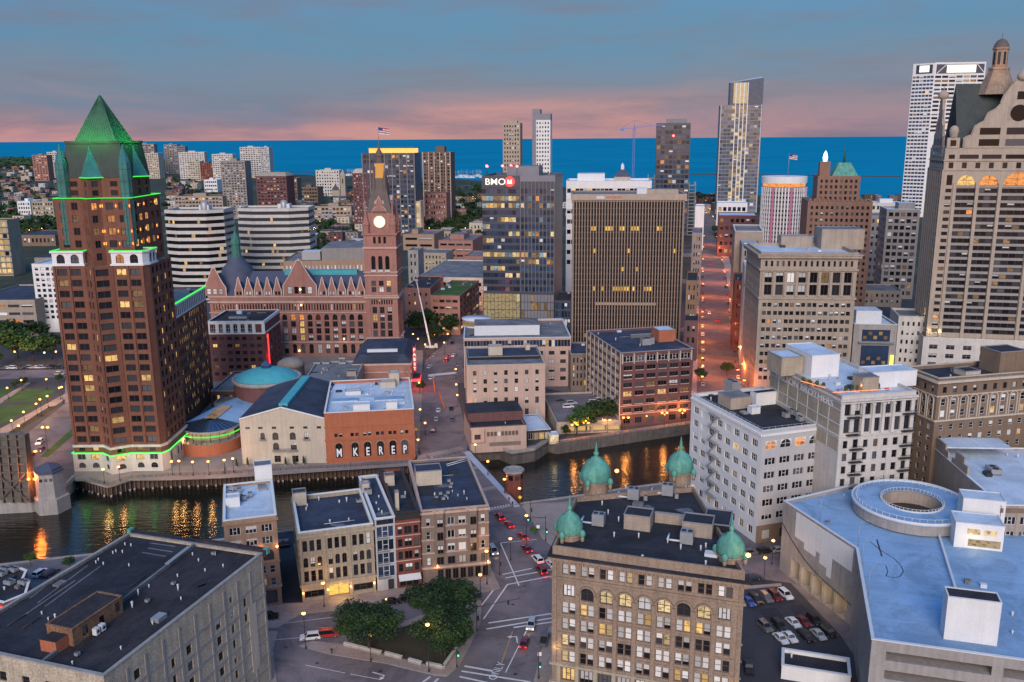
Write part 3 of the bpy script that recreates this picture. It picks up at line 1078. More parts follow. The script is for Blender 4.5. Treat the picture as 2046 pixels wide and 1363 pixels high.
# ---- far side roads
sheet('road_wells',[(848,925),(934,902),(932,860),(916,800),(914,760),(924,735),(926,700),(948,660),(975,615),(988,590),(972,590),(950,615),(920,655),(885,690),(850,720),(842,760),(838,820),(835,890)],'asphalt',.010)
sheet('road_water',[(842,760),(914,757),(924,735),(1140,770),(1200,782),(1190,800),(1090,775),(915,765),(840,772)],'asphalt',.006)
sheet('crossing',[(855,752),(912,747),(912,743),(856,748)],'line_white',.016)
sheet('road_mason',[(1391,900),(1500,880),(1489,760),(1470,640),(1444,520),(1432,460),(1425,420),(1404,420),(1402,460),(1398,520),(1396,640),(1392,760)],'road_concrete',.010)
sheet('pavement_mason',[(1380,905),(1391,900),(1392,760),(1396,640),(1398,520),(1402,440),(1395,440),(1388,640),(1376,780)],'pavement',kerb=.14)
sheet('pavement_mason_right',[(1500,880),(1489,760),(1470,640),(1444,520),(1432,460),(1428,440),(1440,440),(1458,520),(1495,680),(1520,860)],'pavement',kerb=.14)
for yy in (505,558,655):
	sheet('cross_street',[(1340,yy),(1520,yy),(1522,yy + 8),(1338,yy + 8)],'asphalt',.014)
sheet('plaza_far',[(150,962),(336,960),(444,956),(835,930),(842,820),(845,700),(560,690),(300,700),(130,760),(130,900)],'plaza',.012)
sheet('quay_corner',[(146,958),(180,963),(216,973),(263,958),(336,953),(330,940),(150,940)],'plaza',.075)
# boulevard at the left
sheet('boulevard',[(20,893),(131,806),(175,780),(175,860),(150,958),(122,987),(60,1003),(-60,1003),(-60,960)],'asphalt',.02)
sheet('boulevard_cross',[(-60,760),(160,752),(160,738),(-60,742)],'asphalt',.02)
sheet('promenade',[(-40,905),(20,872),(131,797),(131,786),(60,825),(-40,878)],'pavement',.024)
sheet('promenade_back',[(-40,835),(49,774),(62,766),(55,764),(-40,820)],'pavement',.024)
sheet('lawn',[(5,802),(49,777),(113,777),(98,797),(66,804)],'grass',.03,kind='stuff')
sheet('lawn_lower',[(-40,812),(76,808),(70,815),(-40,868)],'grass',.03,kind='stuff')
sheet('lawn_upper',[(-40,800),(-40,778),(30,776),(0,796)],'grass',.03,kind='stuff')
sheet('planting_strip',[(10,880),(55,850),(122,809),(98,813),(35,852),(0,876)],'soil',.03,kind='stuff')
sheet('median_grass',[(80,914),(146,855),(147,870),(96,914)],'grass',.12,kind='stuff')
# ------------------------------------------------------------------ green-roofed tower
def corner_rect(x0,x1,y0,y1):
	return [(x0,y0),(x1,y0),(x1,y1),(x0,y1)]
T0 = g(155,941)
T1 = g(325,941)
tw = T1.x - T0.x
tx,ty = T0.x,T0.y
zA = ztop(T0,503); zB = ztop((tx,ty + 3),397); zC = ztop((tx,ty + 6),355); zD = ztop((tx + 14,ty + 7),286); zE = ztop((tx + 14,ty + 17),190)
cx_ = tx + tw * .47
# lower shaft, its front split by a V-shaped bay
v0,v1,vm = tx + tw * .345,tx + tw * .655,tx + tw * .47
low = [(tx,ty),(v0,ty),(vm,ty - 3.2),(v1,ty),(tx + tw,ty),(tx + tw + 1.2,ty + 2.5),(tx + tw + 1.2,ty + 22),(tx,ty + 22)]
zb = 9.5
T = Bld('office_tower','rust brick tower with glowing green pyramid roof and green light lines','tower',low,zA - 4.8,'brick_rust','roof_grey',z0=zb,par=.2)
LI = lambda r,c: .16
nr = 17
for e,n,wf,m in ((0,2,.72,.6),(1,2,.6,.3),(2,1,.74,.5),(3,2,.72,.5),(5,5,.55,.8)):
	T.win(e,n,nr,zb + .6,zA - 5.2,wf,.62,m,kind='pair',lit=.20,blind=.05,fr='frame_dark',dp=.4)
for e,us in ((0,(.35,T.elen(0) / 2)),(3,(T.elen(3) / 2,T.elen(3) - .4)),(2,(.2,T.elen(2) - .2))):
	T.pil(e,us,.8,.35,zb,zA - 5,'brick_rust')
T.finish(maxw=300)
def tb(fp,z0,z1,mt,name,top=None):
	b = MB()
	b.prism([T.local(p) for p in fp],z0,z1,mt,top=top)
	return b.build(name,T.root)
# white arched crown storey of the two shoulder blocks, brick between them
for fpw,e_n in (([(tx,ty),(v0,ty),(v0,ty + 6),(tx,ty + 6)],((0,2),(1,1))),([(v1,ty),(tx + tw,ty),(tx + tw + 1.2,ty + 2.5),(tx + tw + 1.2,ty + 9),(v1,ty + 9)],((0,2),(2,2)))):
	Wb = Bld('x','','',fpw,zA,'white_paint','roof_grey',z0=zA - 4.8,root=T,par=.2,wname='arched_storey',rname='shoulder_roof')
	for e,n in e_n:
		Wb.win(e,n,1,zA - 4.4,zA - .6,.58,.82,.5,kind='arch',lit=.12,blind=0,fr='frame_dark',dp=.4,lits=('lit_orange',))
	Wb.finish()
	b = MB(); b.ring(Wb.fp,.4,-.1,zA - 4.9,zA - 4.3,'white_paint'); b.build('stone_band',T.root)
	b = MB(); b.ring(Wb.fp,.45,-.1,zA - .5,zA + .05,'white_paint'); b.build('stone_band',T.root)
	b = MB(); b.ring(Wb.fp,.4,-.1,zA + .06,zA + .3,'neon_green'); b.build('green_light_line',T.root)
# base: white stone with arches and a green line
basefp = offset_poly(low,.7)
base = Bld('x','','',basefp,7.0,'white_stone','roof_grey',root=T,par=.05,wname='base_wall',rname='base_ledge')
for e,n in ((0,2),(1,1),(2,1),(3,2)):
	base.win(e,n,1,4.2,6.8,.6,.8,.6,kind='pair',lit=.35,blind=.1,fr='frame_grey')
	base.win(e,n,1,1.2,3.6,.5,.85,.6,kind='arch',lit=.1,blind=0,fr='frame_dark')
base.win(5,6,1,2,6,.5,.8,.6,kind='arch',lit=.3,blind=0)
base.finish()
mid_ = Bld('x','','',offset_poly(low,.25),zb + .02,'brick_rust','white_stone',z0=7.0,root=T,par=.05,wname='attic_wall',rname='attic_ledge')
for e,n in ((0,2),(2,1),(3,2)):
	mid_.win(e,n,1,7.3,9.3,.45,.8,.6,kind='plain',lit=.5,blind=0)
mid_.finish()
b = MB(); b.ring([T.local(p) for p in offset_poly(low,.7)],.25,.02,6.85,7.1,'neon_green_base'); b.build('green_light_line',T.root)
b = MB(); b.ring([T.local(p) for p in low],.5,-.1,zb - .5,zb + .4,'white_stone'); b.build('stone_band',T.root)
# upper body
bw = g(255,941).x - g(113,941).x
ux0 = tx + tw * .5 - bw / 2 - .6
uy0 = ty + 2.2
upf = [(ux0,uy0),(vm - 3.2,uy0),(vm,uy0 - 3.2),(vm + 3.2,uy0),(ux0 + bw,uy0),(ux0 + bw,uy0 + bw),(ux0,uy0 + bw)]
U = Bld('x','','',upf,zB,'brick_rust','roof_grey',z0=zA - 5,root=T,par=.05,wname='upper_wall',rname='terrace')
for e,n,wf in ((0,2,.55),(1,2,.5),(2,1,.6),(3,2,.6),(4,5,.6)):
	U.win(e,n,5,zA - 4,zB - .4,wf,.58,.7,kind='pair',lit=.3,blind=0,lits=('lit_warm','lit_orange','lit_dim'))
U.finish()
b = MB(); b.ring([T.local(p) for p in upf],.4,.02,zB,zB + .26,'neon_green'); b.build('green_light_line',T.root)
cw = bw * .80
kx0,ky0 = ux0 + bw * .13,uy0 + bw * .08
crf = [(kx0,ky0),(vm - 3.2,ky0),(vm,ky0 - 3.2),(vm + 3.2,ky0),(kx0 + cw,ky0),(kx0 + cw,ky0 + cw),(kx0,ky0 + cw)]
K = Bld('x','','',crf,zC,'brick_rust','roof_grey',z0=zB - .3,root=T,par=.05,wname='crown_wall',rname='crown_ledge')
for e,n,wf in ((0,1,.5),(1,1,.5),(2,1,.6),(3,1,.35),(4,3,.5)):
	K.win(e,n,2,zB + .3,zC - .6,wf,.62,.5,kind='plain',lit=.12,blind=0)
K.finish()
# mansard, pyramid
mans = [(kx0,ky0),(kx0 + cw,ky0),(kx0 + cw,ky0 + cw),(kx0,ky0 + cw)]
mt2 = offset_poly(mans,-1.1)
b = MB(); b.prism([T.local(p) for p in offset_poly(mans,.2)],zC,zD,'slate_green',poly2=[T.local(p) for p in mt2]); b.build('mansard_roof',T.root)
b = MB(); b.ring([T.local(p) for p in mt2],.25,-.3,zD - .2,zD + .7,'slate_green'); b.build('roof_rim',T.root)
pyr = offset_poly(mt2,-2.0)
px_,py_ = sum(p[0] for p in pyr) / 4,sum(p[1] for p in pyr) / 4
b = MB()
lp = [T.local(p) for p in pyr]; ap = T.local((px_,py_))
for k in range(4):
	a,c = lp[k],lp[(k + 1) % 4]
	nseg = 14
	for i in range(nseg):
		p0,p1 = lerp(a,c,i / nseg),lerp(a,c,(i + 1) / nseg)
		b.poly([(*p0,zD + .2),(*p1,zD + .2),(*ap,zE)],'copper_dark')
b.build('pyramid_roof',T.root)
for k in range(4):
	a,c = lp[k],lp[(k + 1) % 4]
	rb = MB()
	for i in range(13):
		p0 = lerp(a,c,i / 13)
		top_ = lerp(p0,ap,.97)
		rb.bar((*p0,zD + .22),(*top_,zD + .2 + (zE - zD) * .97),.12,.12,'copper_dark')
	rb.build('standing_seam',T.root)
# corner glass turrets and dormers
for tx_,ty_ in ((kx0 - .4,ky0 - .4),(kx0 + cw + .3,ky0 - .4)):
	b = MB(); o_ = T.local((tx_,ty_))
	b.lathe(0,0,[(1.9,zA + 2),(1.9,zC + 5),(1.5,zC + 6.5),(.05,zC + 11)],8,'glass_green',smooth=False)
	b.build('glass_turret',T.root,(o_[0],o_[1],0))
	b = MB()
	for k in range(8):
		a = R(45 * k)
		b.tube((1.92 * math.cos(a),1.92 * math.sin(a),zA + 2),(1.92 * math.cos(a),1.92 * math.sin(a),zC + 5),.09,4,'copper_dark')
	for q in range(7):
		zz = zA + 3 + q * 4
		b.lathe(0,0,[(1.97,zz),(1.97,zz + .25)],8,'copper_dark',smooth=False)
	b.build('turret_frame',T.root,(o_[0],o_[1],0))
def dormer(cx0,cy0,rz):
	o_ = T.local((cx0,cy0))
	b = MB()
	hh = (zD - zC) * .92
	b.poly([(-4.0,0,0),(0,-4.0,0),(0,-1.0,hh * .62),(-1.3,0.2,hh * .62)],'glass_green')
	b.poly([(0,-4.0,0),(4.0,0,0),(1.3,0.2,hh * .62),(0,-1.0,hh * .62)],'glass_green')
	b.poly([(-1.3,.2,hh * .62),(0,-1.0,hh * .62),(0,.5,hh)],'glass_green')
	b.poly([(0,-1.0,hh * .62),(1.3,.2,hh * .62),(0,.5,hh)],'glass_green')
	b.poly([(-4.0,0,0),(-1.3,.2,hh * .62),(0,.5,hh),(0,2.5,hh),(-4.0,2.5,0)],'copper_dark')
	b.poly([(4.0,0,0),(4.0,2.5,0),(0,2.5,hh),(0,.5,hh),(1.3,.2,hh * .62)],'copper_dark')
	for p_,q_ in (((0,-4.0,0),(0,-1,hh * .62)),((0,-1,hh * .62),(0,.5,hh)),((-1.5,-1.55,0),(-.7,-.4,hh * .62)),((1.5,-1.55,0),(.7,-.4,hh * .62))):
		b.bar(p_,q_,.14,.14,'copper_mid')
	b.build('glass_dormer',T.root,(o_[0],o_[1],zC + .1),rz)
	b = MB()
	b.bar((-4.1,-.05,-.1),(0,-4.15,-.1),.35,.35,'neon_green'); b.bar((0,-4.15,-.1),(4.1,-.05,-.1),.35,.35,'neon_green')
	b.build('green_light_line',T.root,(o_[0],o_[1],zC + .1),rz)
dormer(vm,ky0 + .2,0)
dormer(kx0 + cw - .2,ky0 + cw * .5,R(90))
def plight(name,P,col,en,rad,parent):
	l = bpy.data.lights.new(name,'POINT'); l.energy = en; l.color = col; l.shadow_soft_size = rad
	o = bpy.data.objects.new(name,l); COL.objects.link(o); o.parent = parent; o.location = P
	return o
for k in range(4):   # green floodlights floating outside the rim, spread there to even the pyramid's glow
	for t_ in (.2,.5,.8):
		m_ = lerp(pyr[k],pyr[(k + 1) % 4],t_)
		d_ = (Vector(pyr[(k + 1) % 4]) - Vector(pyr[k])).normalized()
		q = T.local((m_[0] + d_.y * 4.2,m_[1] - d_.x * 4.2))
		plight('floodlight',(q[0],q[1],zD + 2.4),(.05,1,.10),760,.6,T.root)
wl_ = MB(); wl_.box(-.11,.11,-.22,0,-.45,.45,'sconce'); wlm = wl_.mesh('wall_lamp')
for e in (2,3,4):
	p_,q_ = Vector(U.fp[e]),Vector(U.fp[(e + 1) % U.n]); d_ = (q_ - p_).normalized(); Lu = (q_ - p_).length
	for r_ in (1,2,4):
		for t_ in ((.92,) if e == 2 else (.04,.5,.96) if e == 3 else (.23,.42,.8)):
			a_ = p_ + d_ * (Lu * t_); zz = zA - 4 + (zB - zA + 3.6) / 5 * (r_ + .5)
			o = link('wall_lamp',wlm,T.root,(a_.x,a_.y,zz),math.atan2(d_.y,d_.x))
			if random.random() < .35: plight('lamp_light',(0,-.6,0),(1,.35,.1),9,.15,o)
for t_ in (.1,.37,.62,.9):
	q = T.local((tx + tw * t_,ty - 3.4)); plight('green_line_light',(q[0],q[1],7.4),(.08,1,.1),70,.4,T.root)
# lower wing running back on the right
wn_,wf_ = g(366,863),g(428,797)
wg = [(wn_.x - 14,wn_.y),(wn_.x,wn_.y),(wf_.x,wf_.y),(wf_.x - 14,wf_.y)]
zW = ztop(wn_,612)
Wg = Bld('office_wing','brick wing with lit windows and pale arched top storey behind the green-roofed tower','building',wg,zW,'brick_rust','roof_grey',par=.6)
Wg.win(1,18,10,4,zW - 5.5,.5,.55,1,kind='pair',lit=.42,blind=0,lits=('lit_warm',))
Wg.win(1,18,1,zW - 5,zW - .8,.5,.8,1,kind='arch',lit=.1,blind=0,fr='frame_white')
Wg.win(0,1,12,4,zW - 1,.5,.5,1,kind='pair',lit=.2)
Wg.finish()
p_,q_ = Vector(Wg.fp[1]),Vector(Wg.fp[2]); d_ = (q_ - p_).normalized(); Ln = (q_ - p_).length
for z0_,z1_,mt,nm,pr in ((zW - 5.6,zW - 5,'white_paint','stone_band',.3),(zW - .7,zW + .1,'white_paint','stone_band',.3),(zW + .1,zW + .6,'neon_green','green_light_line',.5)):
	b = MB(); b.box(0,Ln,-pr,.02,z0_,z1_,mt); b.build(nm,Wg.root,(p_.x,p_.y,0),math.atan2(d_.y,d_.x))
Wg.pil(1,[1 + (Ln - 2) / 18 * k for k in range(19)],.9,.25,zW - 4.9,zW - .75,'white_paint','stone_pier')
# hotel annex with arched pale top storey and a red neon edge
An = Bld('hotel_annex','low brick hotel with pale arched top storey and a red neon edge','hotel',foot(424,762,535,0,30),ztop(g(424,762),643),'brick_maroon','roof_plum',par=.8,cop='white_paint')
An.win(0,7,6,2,An.h - 6.5,.62,.5,1,kind='pair',lit=.10,blind=0)
An.win(0,6,1,An.h - 5.6,An.h - 1.2,.62,.68,1,m2=5,kind='arch',lit=.25,blind=0,lits=('lit_orange',),fr='frame_white')
An.win(1,4,6,2,An.h - 6.5,.3,.5,1,kind='plain',lit=.05)
An.finish()
for e in (0,1):
	p_,q_ = Vector(An.fp[e]),Vector(An.fp[e + 1]); d_ = (q_ - p_).normalized(); Ln = (q_ - p_).length
	for z0_,z1_ in ((An.h - 6.2,An.h - 5.5),(An.h - 1.25,An.h - .05)):
		b = MB(); b.box(-.2,Ln + .1,-.25,.02,z0_,z1_,'white_paint'); b.build('stone_band',An.root,(p_.x,p_.y,0),math.atan2(d_.y,d_.x))
An.pil(0,[.3] + [1 + (An.elen(0) - 6) / 6 * k for k in range(1,7)] + [An.elen(0) - .4],1.6,.2,An.h - 5.48,An.h - 1.27,'white_paint','stone_pier')
b = MB(); b.box(0,.5,-.5,0,2,An.h - 7,'neon_red'); b.build('red_neon_strip',An.root,(An.elen(0) + .25,4,0))
plight('neon_light',(An.elen(0) + 2.2,2,12),(1,.05,.05),500,1.0,An.root)
An.unit('rooftop_unit',An.elen(0) * .42,14,9,6,An.zr(),1.2,'steel','roof_navy')
An.unit('rooftop_unit',An.elen(0) * .38,18,2.5,2,An.zr(),2.6,'metal_white')
# podium between tower and annex
Po = Bld('podium_block','low dark brick podium below the hotel annex','building',foot(424,822,470,0,34),9,'brick_maroon','roof_grey',par=.6,cop='concrete')
Po.win(0,5,1,4.5,8,.6,.6,.5,kind='plain',lit=.3); Po.finish()
Pl = Bld('low_roof_block','low grey-roofed link building beside the restaurant pavilion','building',foot(430,838,492,0,18),7,'concrete','roof_grey',par=.4,cop='concrete'); Pl.finish()
# ------------------------------------------------------------------ city hall
C0 = g(428,712); C1 = g(737,712)
ch = [(C0.x,C0.y),(C1.x,C1.y),(C1.x + 8,C0.y + 34),(C0.x + 10,C0.y + 34)]
zc = ztop(C0,591)
CH = Bld('city_hall','long red brick hall with gables, slate roof and tall clock tower with a flag','city hall',ch,zc,'brick_hall','slate',par=.05)
Wd = CH.elen(0)
zg = 8.0
CH.win(0,18,1,1.2,zg - .6,.5,.85,1.5,kind='arch',lit=.05,blind=.2,fr='frame_dark',dp=.5)
zf = zc - 10.5
CH.win(0,18,3,zg + .4,zf - 3.2,.56,.80,1.5,kind='quad',lit=lambda r,c: .9 if c == 10 else .015,blind=.4,fr='frame_dark',dp=.6,lits=('lit_warm',))
CH.win(0,18,1,zf - 3.1,zf + .4,.56,.92,1.5,kind='arch',lit=lambda r,c: .9 if c == 10 else .03,blind=.2,fr='frame_dark',dp=.6,lits=('lit_orange',))
CH.win(0,54,1,zf + 2.2,zf + 6.2,.5,.85,1.5,kind='plain',lit=.01,blind=.1,fr=None,dp=.5)
CH.finish(noroof=True)
cell = (Wd - 3) / 18
CH.pil(0,[1.5 + cell * k for k in range(19)],cell * .34,.35,zg,zf - 1.0,'brick_hall')
for z_,hh,pr,mt in ((zg - .4,.8,.5,'stone_pink'),(zf + 1.0,.5,.45,'stone_pink'),(zf + 6.6,.9,.7,'stone_pink'),(zc - .9,.8,.5,'stone_pink')):
	CH.band(z_,hh,pr,mt)
b = MB(); b.ring(CH.fp,.3,-.05,0,zg - .4,'stone_pink')
# ground storey facing stays behind its arches
# roof
zr_ = ztop((C0.x + 40,C0.y + 15),541)
f = CH.fp
e0,e1 = 2.0,Wd
b = MB()
yb,ym = 34,15
b.poly([(-.3,-.3,zc),(Wd + 1,-.3,zc),(Wd + 3,ym,zr_),(7,ym,zr_)],'slate')
b.poly([(Wd + 8,yb,zc),(10,yb,zc),(7,ym,zr_),(Wd + 3,ym,zr_)],'slate')
b.poly([(-.3,-.3,zc),(7,ym,zr_),(10,yb,zc)],'slate')
b.build('roof',CH.root)
b = MB(); b.box(38,78,ym - 2.5,ym + 2.5,zr_ - 2,zr_ + .7,'copper_blue'); b.build('skylight',CH.root)
# dormer gables
def gable(u,wd,z0,hh,mt,trim,steps,dep,wins=1,nm='gable'):
	b = MB()
	prof = [(1,0),(1,.30),(.80,.42),(.62,.55),(.42,.72),(.22,.9),(.12,1.0)] if steps else [(1,0),(1,.30),(.85,.42),(.55,.62),(.30,.82),(.25,.95),(.12,1.0)]
	hw = wd / 2
	L_ = [(-hw * x,z0 + hh * y) for x,y in prof]
	Rr = [(hw * x,z0 + hh * y) for x,y in reversed(prof)]
	out_ = L_ + Rr
	b.poly([(x,-.5,z) for x,z in reversed(out_)][::-1],mt)
	b.poly([(x,0,z) for x,z in reversed(out_)],mt)
	for k in range(len(out_) - 1):
		(xa,za),(xb,zb_) = out_[k],out_[k + 1]
		b.poly([(xa,-.5,za),(xa,0,za),(xb,0,zb_),(xb,-.5,zb_)][::-1],trim)
		b.bar((xa,-.45,za + .1),(xb,-.45,zb_ + .1),.45,.35,trim)
	b.poly([(-hw * .8,0,z0 + hh * .3),(0,0,z0 + hh * .75),(0,dep,z0 + hh * .75),(-hw * .8,dep,z0 + hh * .3)],'slate')
	b.poly([(0,0,z0 + hh * .75),(hw * .8,0,z0 + hh * .3),(hw * .8,dep,z0 + hh * .3),(0,dep,z0 + hh * .75)],'slate')
	o = b.build(nm,CH.root,(u,-.1,0))
	for k in range(wins):
		ww = wd * .9 / (wins * 1.7)
		link('window',winmesh('sash',ww,hh * .2,-.02,'frame_dark',random.choice(['glass_dark','blind']),mt,0,'all'),o,(-wd * .4 + wd * .8 / wins * (k + .5),-.52,z0 + hh * .06))
	tp = MB(); tp.lathe(0,0,[(.38,0),(.5,.4),(.3,.9),(.02,1.3)],8,trim); tp.build('finial',o,(0,-.25,z0 + hh - .1))
	return o
zgab = zc
cellw = 315 / Wd
def ux(px):  # column at the facade -> distance along it
	return (px - 428) / (737 - 428) * Wd
for px in (488,507,526,545,564):
	gable(ux(px),4.2,zgab,9.2,'brick_hall','gable_trim',False,6,2)
for px in (652,671,690,709,727):
	gable(ux(px),4.2,zgab,9.2,'brick_hall','gable_trim',False,6,2)
gable(ux(608),18,zgab,19,'brick_hall','gable_trim',True,12,4)
gable(ux(441),12,zgab,15,'brick_hall','gable_trim',True,10,3)
# small lantern turret at the left end
b = MB(); q_ = (ux(468),16)
b.lathe(q_[0],q_[1],[(11,zc + 4),(8,zr_ + 2),(5,zr_ + 5),(3.2,zr_ + 8)],14,'slate')
b.build('turret_roof',CH.root)
b = MB()
zt0 = zr_ + 7.5
b.lathe(q_[0],q_[1],[(3.2,zt0),(3.2,zt0 + 1),(2.7,zt0 + 1.2),(2.4,zt0 + 7),(2.9,zt0 + 7.2),(2.7,zt0 + 9),(2.0,zt0 + 11),(.9,zt0 + 13),(.25,zt0 + 15),(.05,zt0 + 18)],10,'copper_mid',smooth=False)
b.build('turret_lantern',CH.root)
# clock tower
P0 = Vector(CH.local(g(736,716))); P1 = Vector(CH.local(g(799,716)))
tw_ = (P1 - P0).length
dp_ = 13.0
zt = ztop(g(736,716),468)
A_ = [Vector(g(736,716).xy),Vector(g(799,716).xy)]
dirx = (A_[1] - A_[0]).normalized(); dn = Vector((-dirx.y,dirx.x))
cfp = [tuple(A_[0]),tuple(A_[1]),tuple(A_[1] + dn * tw_),tuple(A_[0] + dn * tw_)]
K = Bld('x','','',cfp,zt,'brick_hall','roof_plum',root=CH,par=.05,wname='tower_wall',rname='tower_deck')
y2z = lambda y: ztop(g(768,716),y)
for e in (0,1):
	K.win(e,3,1,1.5,y2z(688),.4,.8,3,kind='arch',lit=.1,blind=0,dp=.6)
	K.win(e,3,4,y2z(674),y2z(612),.62,.84,2.6,kind='quad',lit=.06,blind=.3,fr='frame_dark',dp=.6)
	K.win(e,9,1,y2z(610),y2z(597),.55,.75,2.6,kind='plain',lit=0,blind=.1,fr=None,dp=.6)
	K.win(e,3,2,y2z(585),y2z(560),.62,.82,2.6,kind='quad',lit=.05,blind=.2,fr='frame_dark',dp=.6)
	K.win(e,3,1,y2z(541),y2z(509),.60,.86,3,kind='arch',lit=0,blind=0,fr=None,dp=1.3)
	K.win(e,3,1,y2z(488),y2z(472),.5,.85,4.5,kind='plain',lit=0,blind=0,fr=None,dp=1.3)
K.finish()
cellt = (K.elen(0) - 5.2) / 3
K.pil(0,[1.2,K.elen(0) - 1.2],2.2,.35,8,y2z(598),'brick_hall','corner_pier')
K.pil(0,[2.6 + cellt,2.6 + 2 * cellt],1.0,.3,y2z(673),y2z(612),'brick_hall')
for y_,hh,pr,mt in ((677,.8,.7,'stone_pink'),(596,.9,.8,'stone_pink'),(592,.5,.4,'stone_pink'),(552,.7,.4,'stone_pink'),(545,.6,.5,'stone_pink'),(497,.9,.6,'stone_pink'),(470,1.0,.8,'brick_hall')):
	b = MB(); b.ring(K.fp,pr,-.1,y2z(y_),y2z(y_) + hh,mt); b.build('string_course',CH.root)
for k in range(3):   # white balconies under the belfry openings
	b = MB(); b.box(-1.4,1.4,-1.0,0,0,1.1,'white_stone'); p_ = Vector(K.fp[0]); u_ = 3 + (K.elen(0) - 6) / 3 * (k + .5)
	b.build('balcony',CH.root,(p_.x + u_,p_.y - .02,y2z(543)))
ctr = [sum(p[0] for p in K.fp) / 4,sum(p[1] for p in K.fp) / 4]
hw = K.elen(0) / 2
for sx in (-1,1):
	for sy in (-1,1):
		b = MB(); b.lathe(0,0,[(1.7,-6),(1.7,4.5),(2.0,4.6),(1.9,5.4),(1.1,8),(.5,11),(.5,15.5),(.75,16),(.05,17.5)],8,'brick_hall',smooth=False)
		b.build('corner_pinnacle',CH.root,(ctr[0] + sx * (hw - 1.5),ctr[1] + sy * (hw - 1.5),zt))
# clock stage
cs = [(ctr[0] - hw + 2.2,ctr[1] - hw + 2.2),(ctr[0] + hw - 2.2,ctr[1] - hw + 2.2),(ctr[0] + hw - 2.2,ctr[1] + hw - 2.2),(ctr[0] - hw + 2.2,ctr[1] + hw - 2.2)]
zcs = zt + 11
b = MB(); b.prism(cs,zt,zcs,'brick_hall'); b.build('clock_stage',CH.root)
for (ox,oy,rz) in ((0,-1,0),(1,0,R(90))):
	cy_ = ctr[1] + oy * (hw - 2.2); cx2 = ctr[0] + ox * (hw - 2.2)
	b = MB(); nseg = 24
	b.poly([(2.9 * math.cos(2 * math.pi * k / nseg),-.12,2.9 * math.sin(2 * math.pi * k / nseg)) for k in range(nseg)],'clock_face')
	o = b.build('clock_face',CH.root,(cx2,cy_,zt + 6.2),rz)
	b = MB()
	for k in range(nseg):
		a0,a1 = 2 * math.pi * k / nseg,2 * math.pi * (k + 1) / nseg
		b.bar((3.15 * math.cos(a0),-.2,3.15 * math.sin(a0)),(3.15 * math.cos(a1),-.2,3.15 * math.sin(a1)),.5,.5,'stone_pink')
	b.bar((0,-.2,0),(.5,-.2,2.0),.14,.08,'steel_dark'); b.bar((0,-.2,0),(-1.4,-.2,.3),.16,.08,'steel_dark')
	b.build('clock_rim',o)
	b = MB()
	b.poly([(-4.2,0,0),(4.2,0,0),(3.2,0,2.2),(1.8,0,3.8),(1.2,0,6.5),(0,0,9),(-1.2,0,6.5),(-1.8,0,3.8),(-3.2,0,2.2)],'brick_hall')
	b.poly([(-4.2,2,0),(-3.2,2,2.2),(-1.8,2,3.8),(-1.2,2,6.5),(0,2,9),(1.2,2,6.5),(1.8,2,3.8),(3.2,2,2.2),(4.2,2,0)],'brick_hall')
	pr_ = [(-4.2,0),(-3.2,2.2),(-1.8,3.8),(-1.2,6.5),(0,9),(1.2,6.5),(1.8,3.8),(3.2,2.2),(4.2,0)]
	for k in range(8):
		b.bar((pr_[k][0],1,pr_[k][1]),(pr_[k + 1][0],1,pr_[k + 1][1]),2.1,.35,'stone_pink')
	b.build('clock_gable',CH.root,(cx2,cy_,zcs - .5),rz)
# steep hipped spire roof
def sq(r): return [(ctr[0] - r,ctr[1] - r),(ctr[0] + r,ctr[1] - r),(ctr[0] + r,ctr[1] + r),(ctr[0] - r,ctr[1] + r)]
zl = y2z(357)
b = MB(); b.prism(sq(hw - 2),zcs,zcs + 6,'slate_brown',poly2=sq(hw - 3.4)); b.prism(sq(hw - 3.4),zcs + 6,zl,'slate_brown',poly2=sq(2.6)); b.build('spire_roof',CH.root)
for k in range(4):
	a = R(45 + 90 * k)
	b = MB(); b.lathe(0,0,[(1.7,0),(1.3,5),(.1,13)],6,'slate_brown',smooth=False); b.build('spirelet',CH.root,(ctr[0] + (hw - 4.6) * math.cos(a) * 1.0,ctr[1] + (hw - 4.6) * math.sin(a),zcs + 9))
zl2 = y2z(318)
b = MB(); b.lathe(ctr[0],ctr[1],[(2.6,zl),(2.9,zl + .4),(2.3,zl + .6),(2.2,zl + 6.5),(2.8,zl + 7),(2.8,zl + 7.5)],12,'lantern_gold',smooth=False); b.build('lantern',CH.root)
b = MB(); b.lathe(ctr[0],ctr[1],[(2.5,zl + 7.5),(1.9,zl + 8),(1.9,zl + 11),(2.2,zl + 11.3),(1.6,zl + 13),(.6,zl + 15),(.2,zl + 17.5)],12,'slate_brown',smooth=False); b.build('cupola',CH.root)
zfp = y2z(252)
b = MB(); b.tube((ctr[0],ctr[1],zl + 17),(ctr[0],ctr[1],zfp),.18,6,'steel'); b.lathe(ctr[0],ctr[1],[(.02,zfp),(.4,zfp + .4),(.02,zfp + .8)],8,'lantern_gold'); b.build('flagpole',CH.root)
def flag(parent,x,y,z,ln,hh):
	b = MB()
	n = 10
	cols = ['neon_red'] * 0
	for k in range(n):
		for s_ in range(6):
			def pt(i,j):
				return (x + .2 + ln * i / n,y + .35 * math.sin(i * .9) * ln / 4,z - hh * j / 6 - .25 * i / n * hh)
			canton = k < 4 and s_ < 3
			b.poly([pt(k,s_ + 1),pt(k + 1,s_ + 1),pt(k + 1,s_),pt(k,s_)],'flag_blue' if canton else ('flag_red' if s_ % 2 == 0 else 'flag_white'))
	return b.build('flag',parent)
mat('flag_red',(.35,.04,.05),.8,0); mat('flag_white',(.6,.6,.6),.8,0); mat('flag_blue',(.03,.05,.2),.8,0)
flag(CH.root,ctr[0],ctr[1],zfp - .5,5.5,3.2)
for px,py in ((768,430),):
	pass
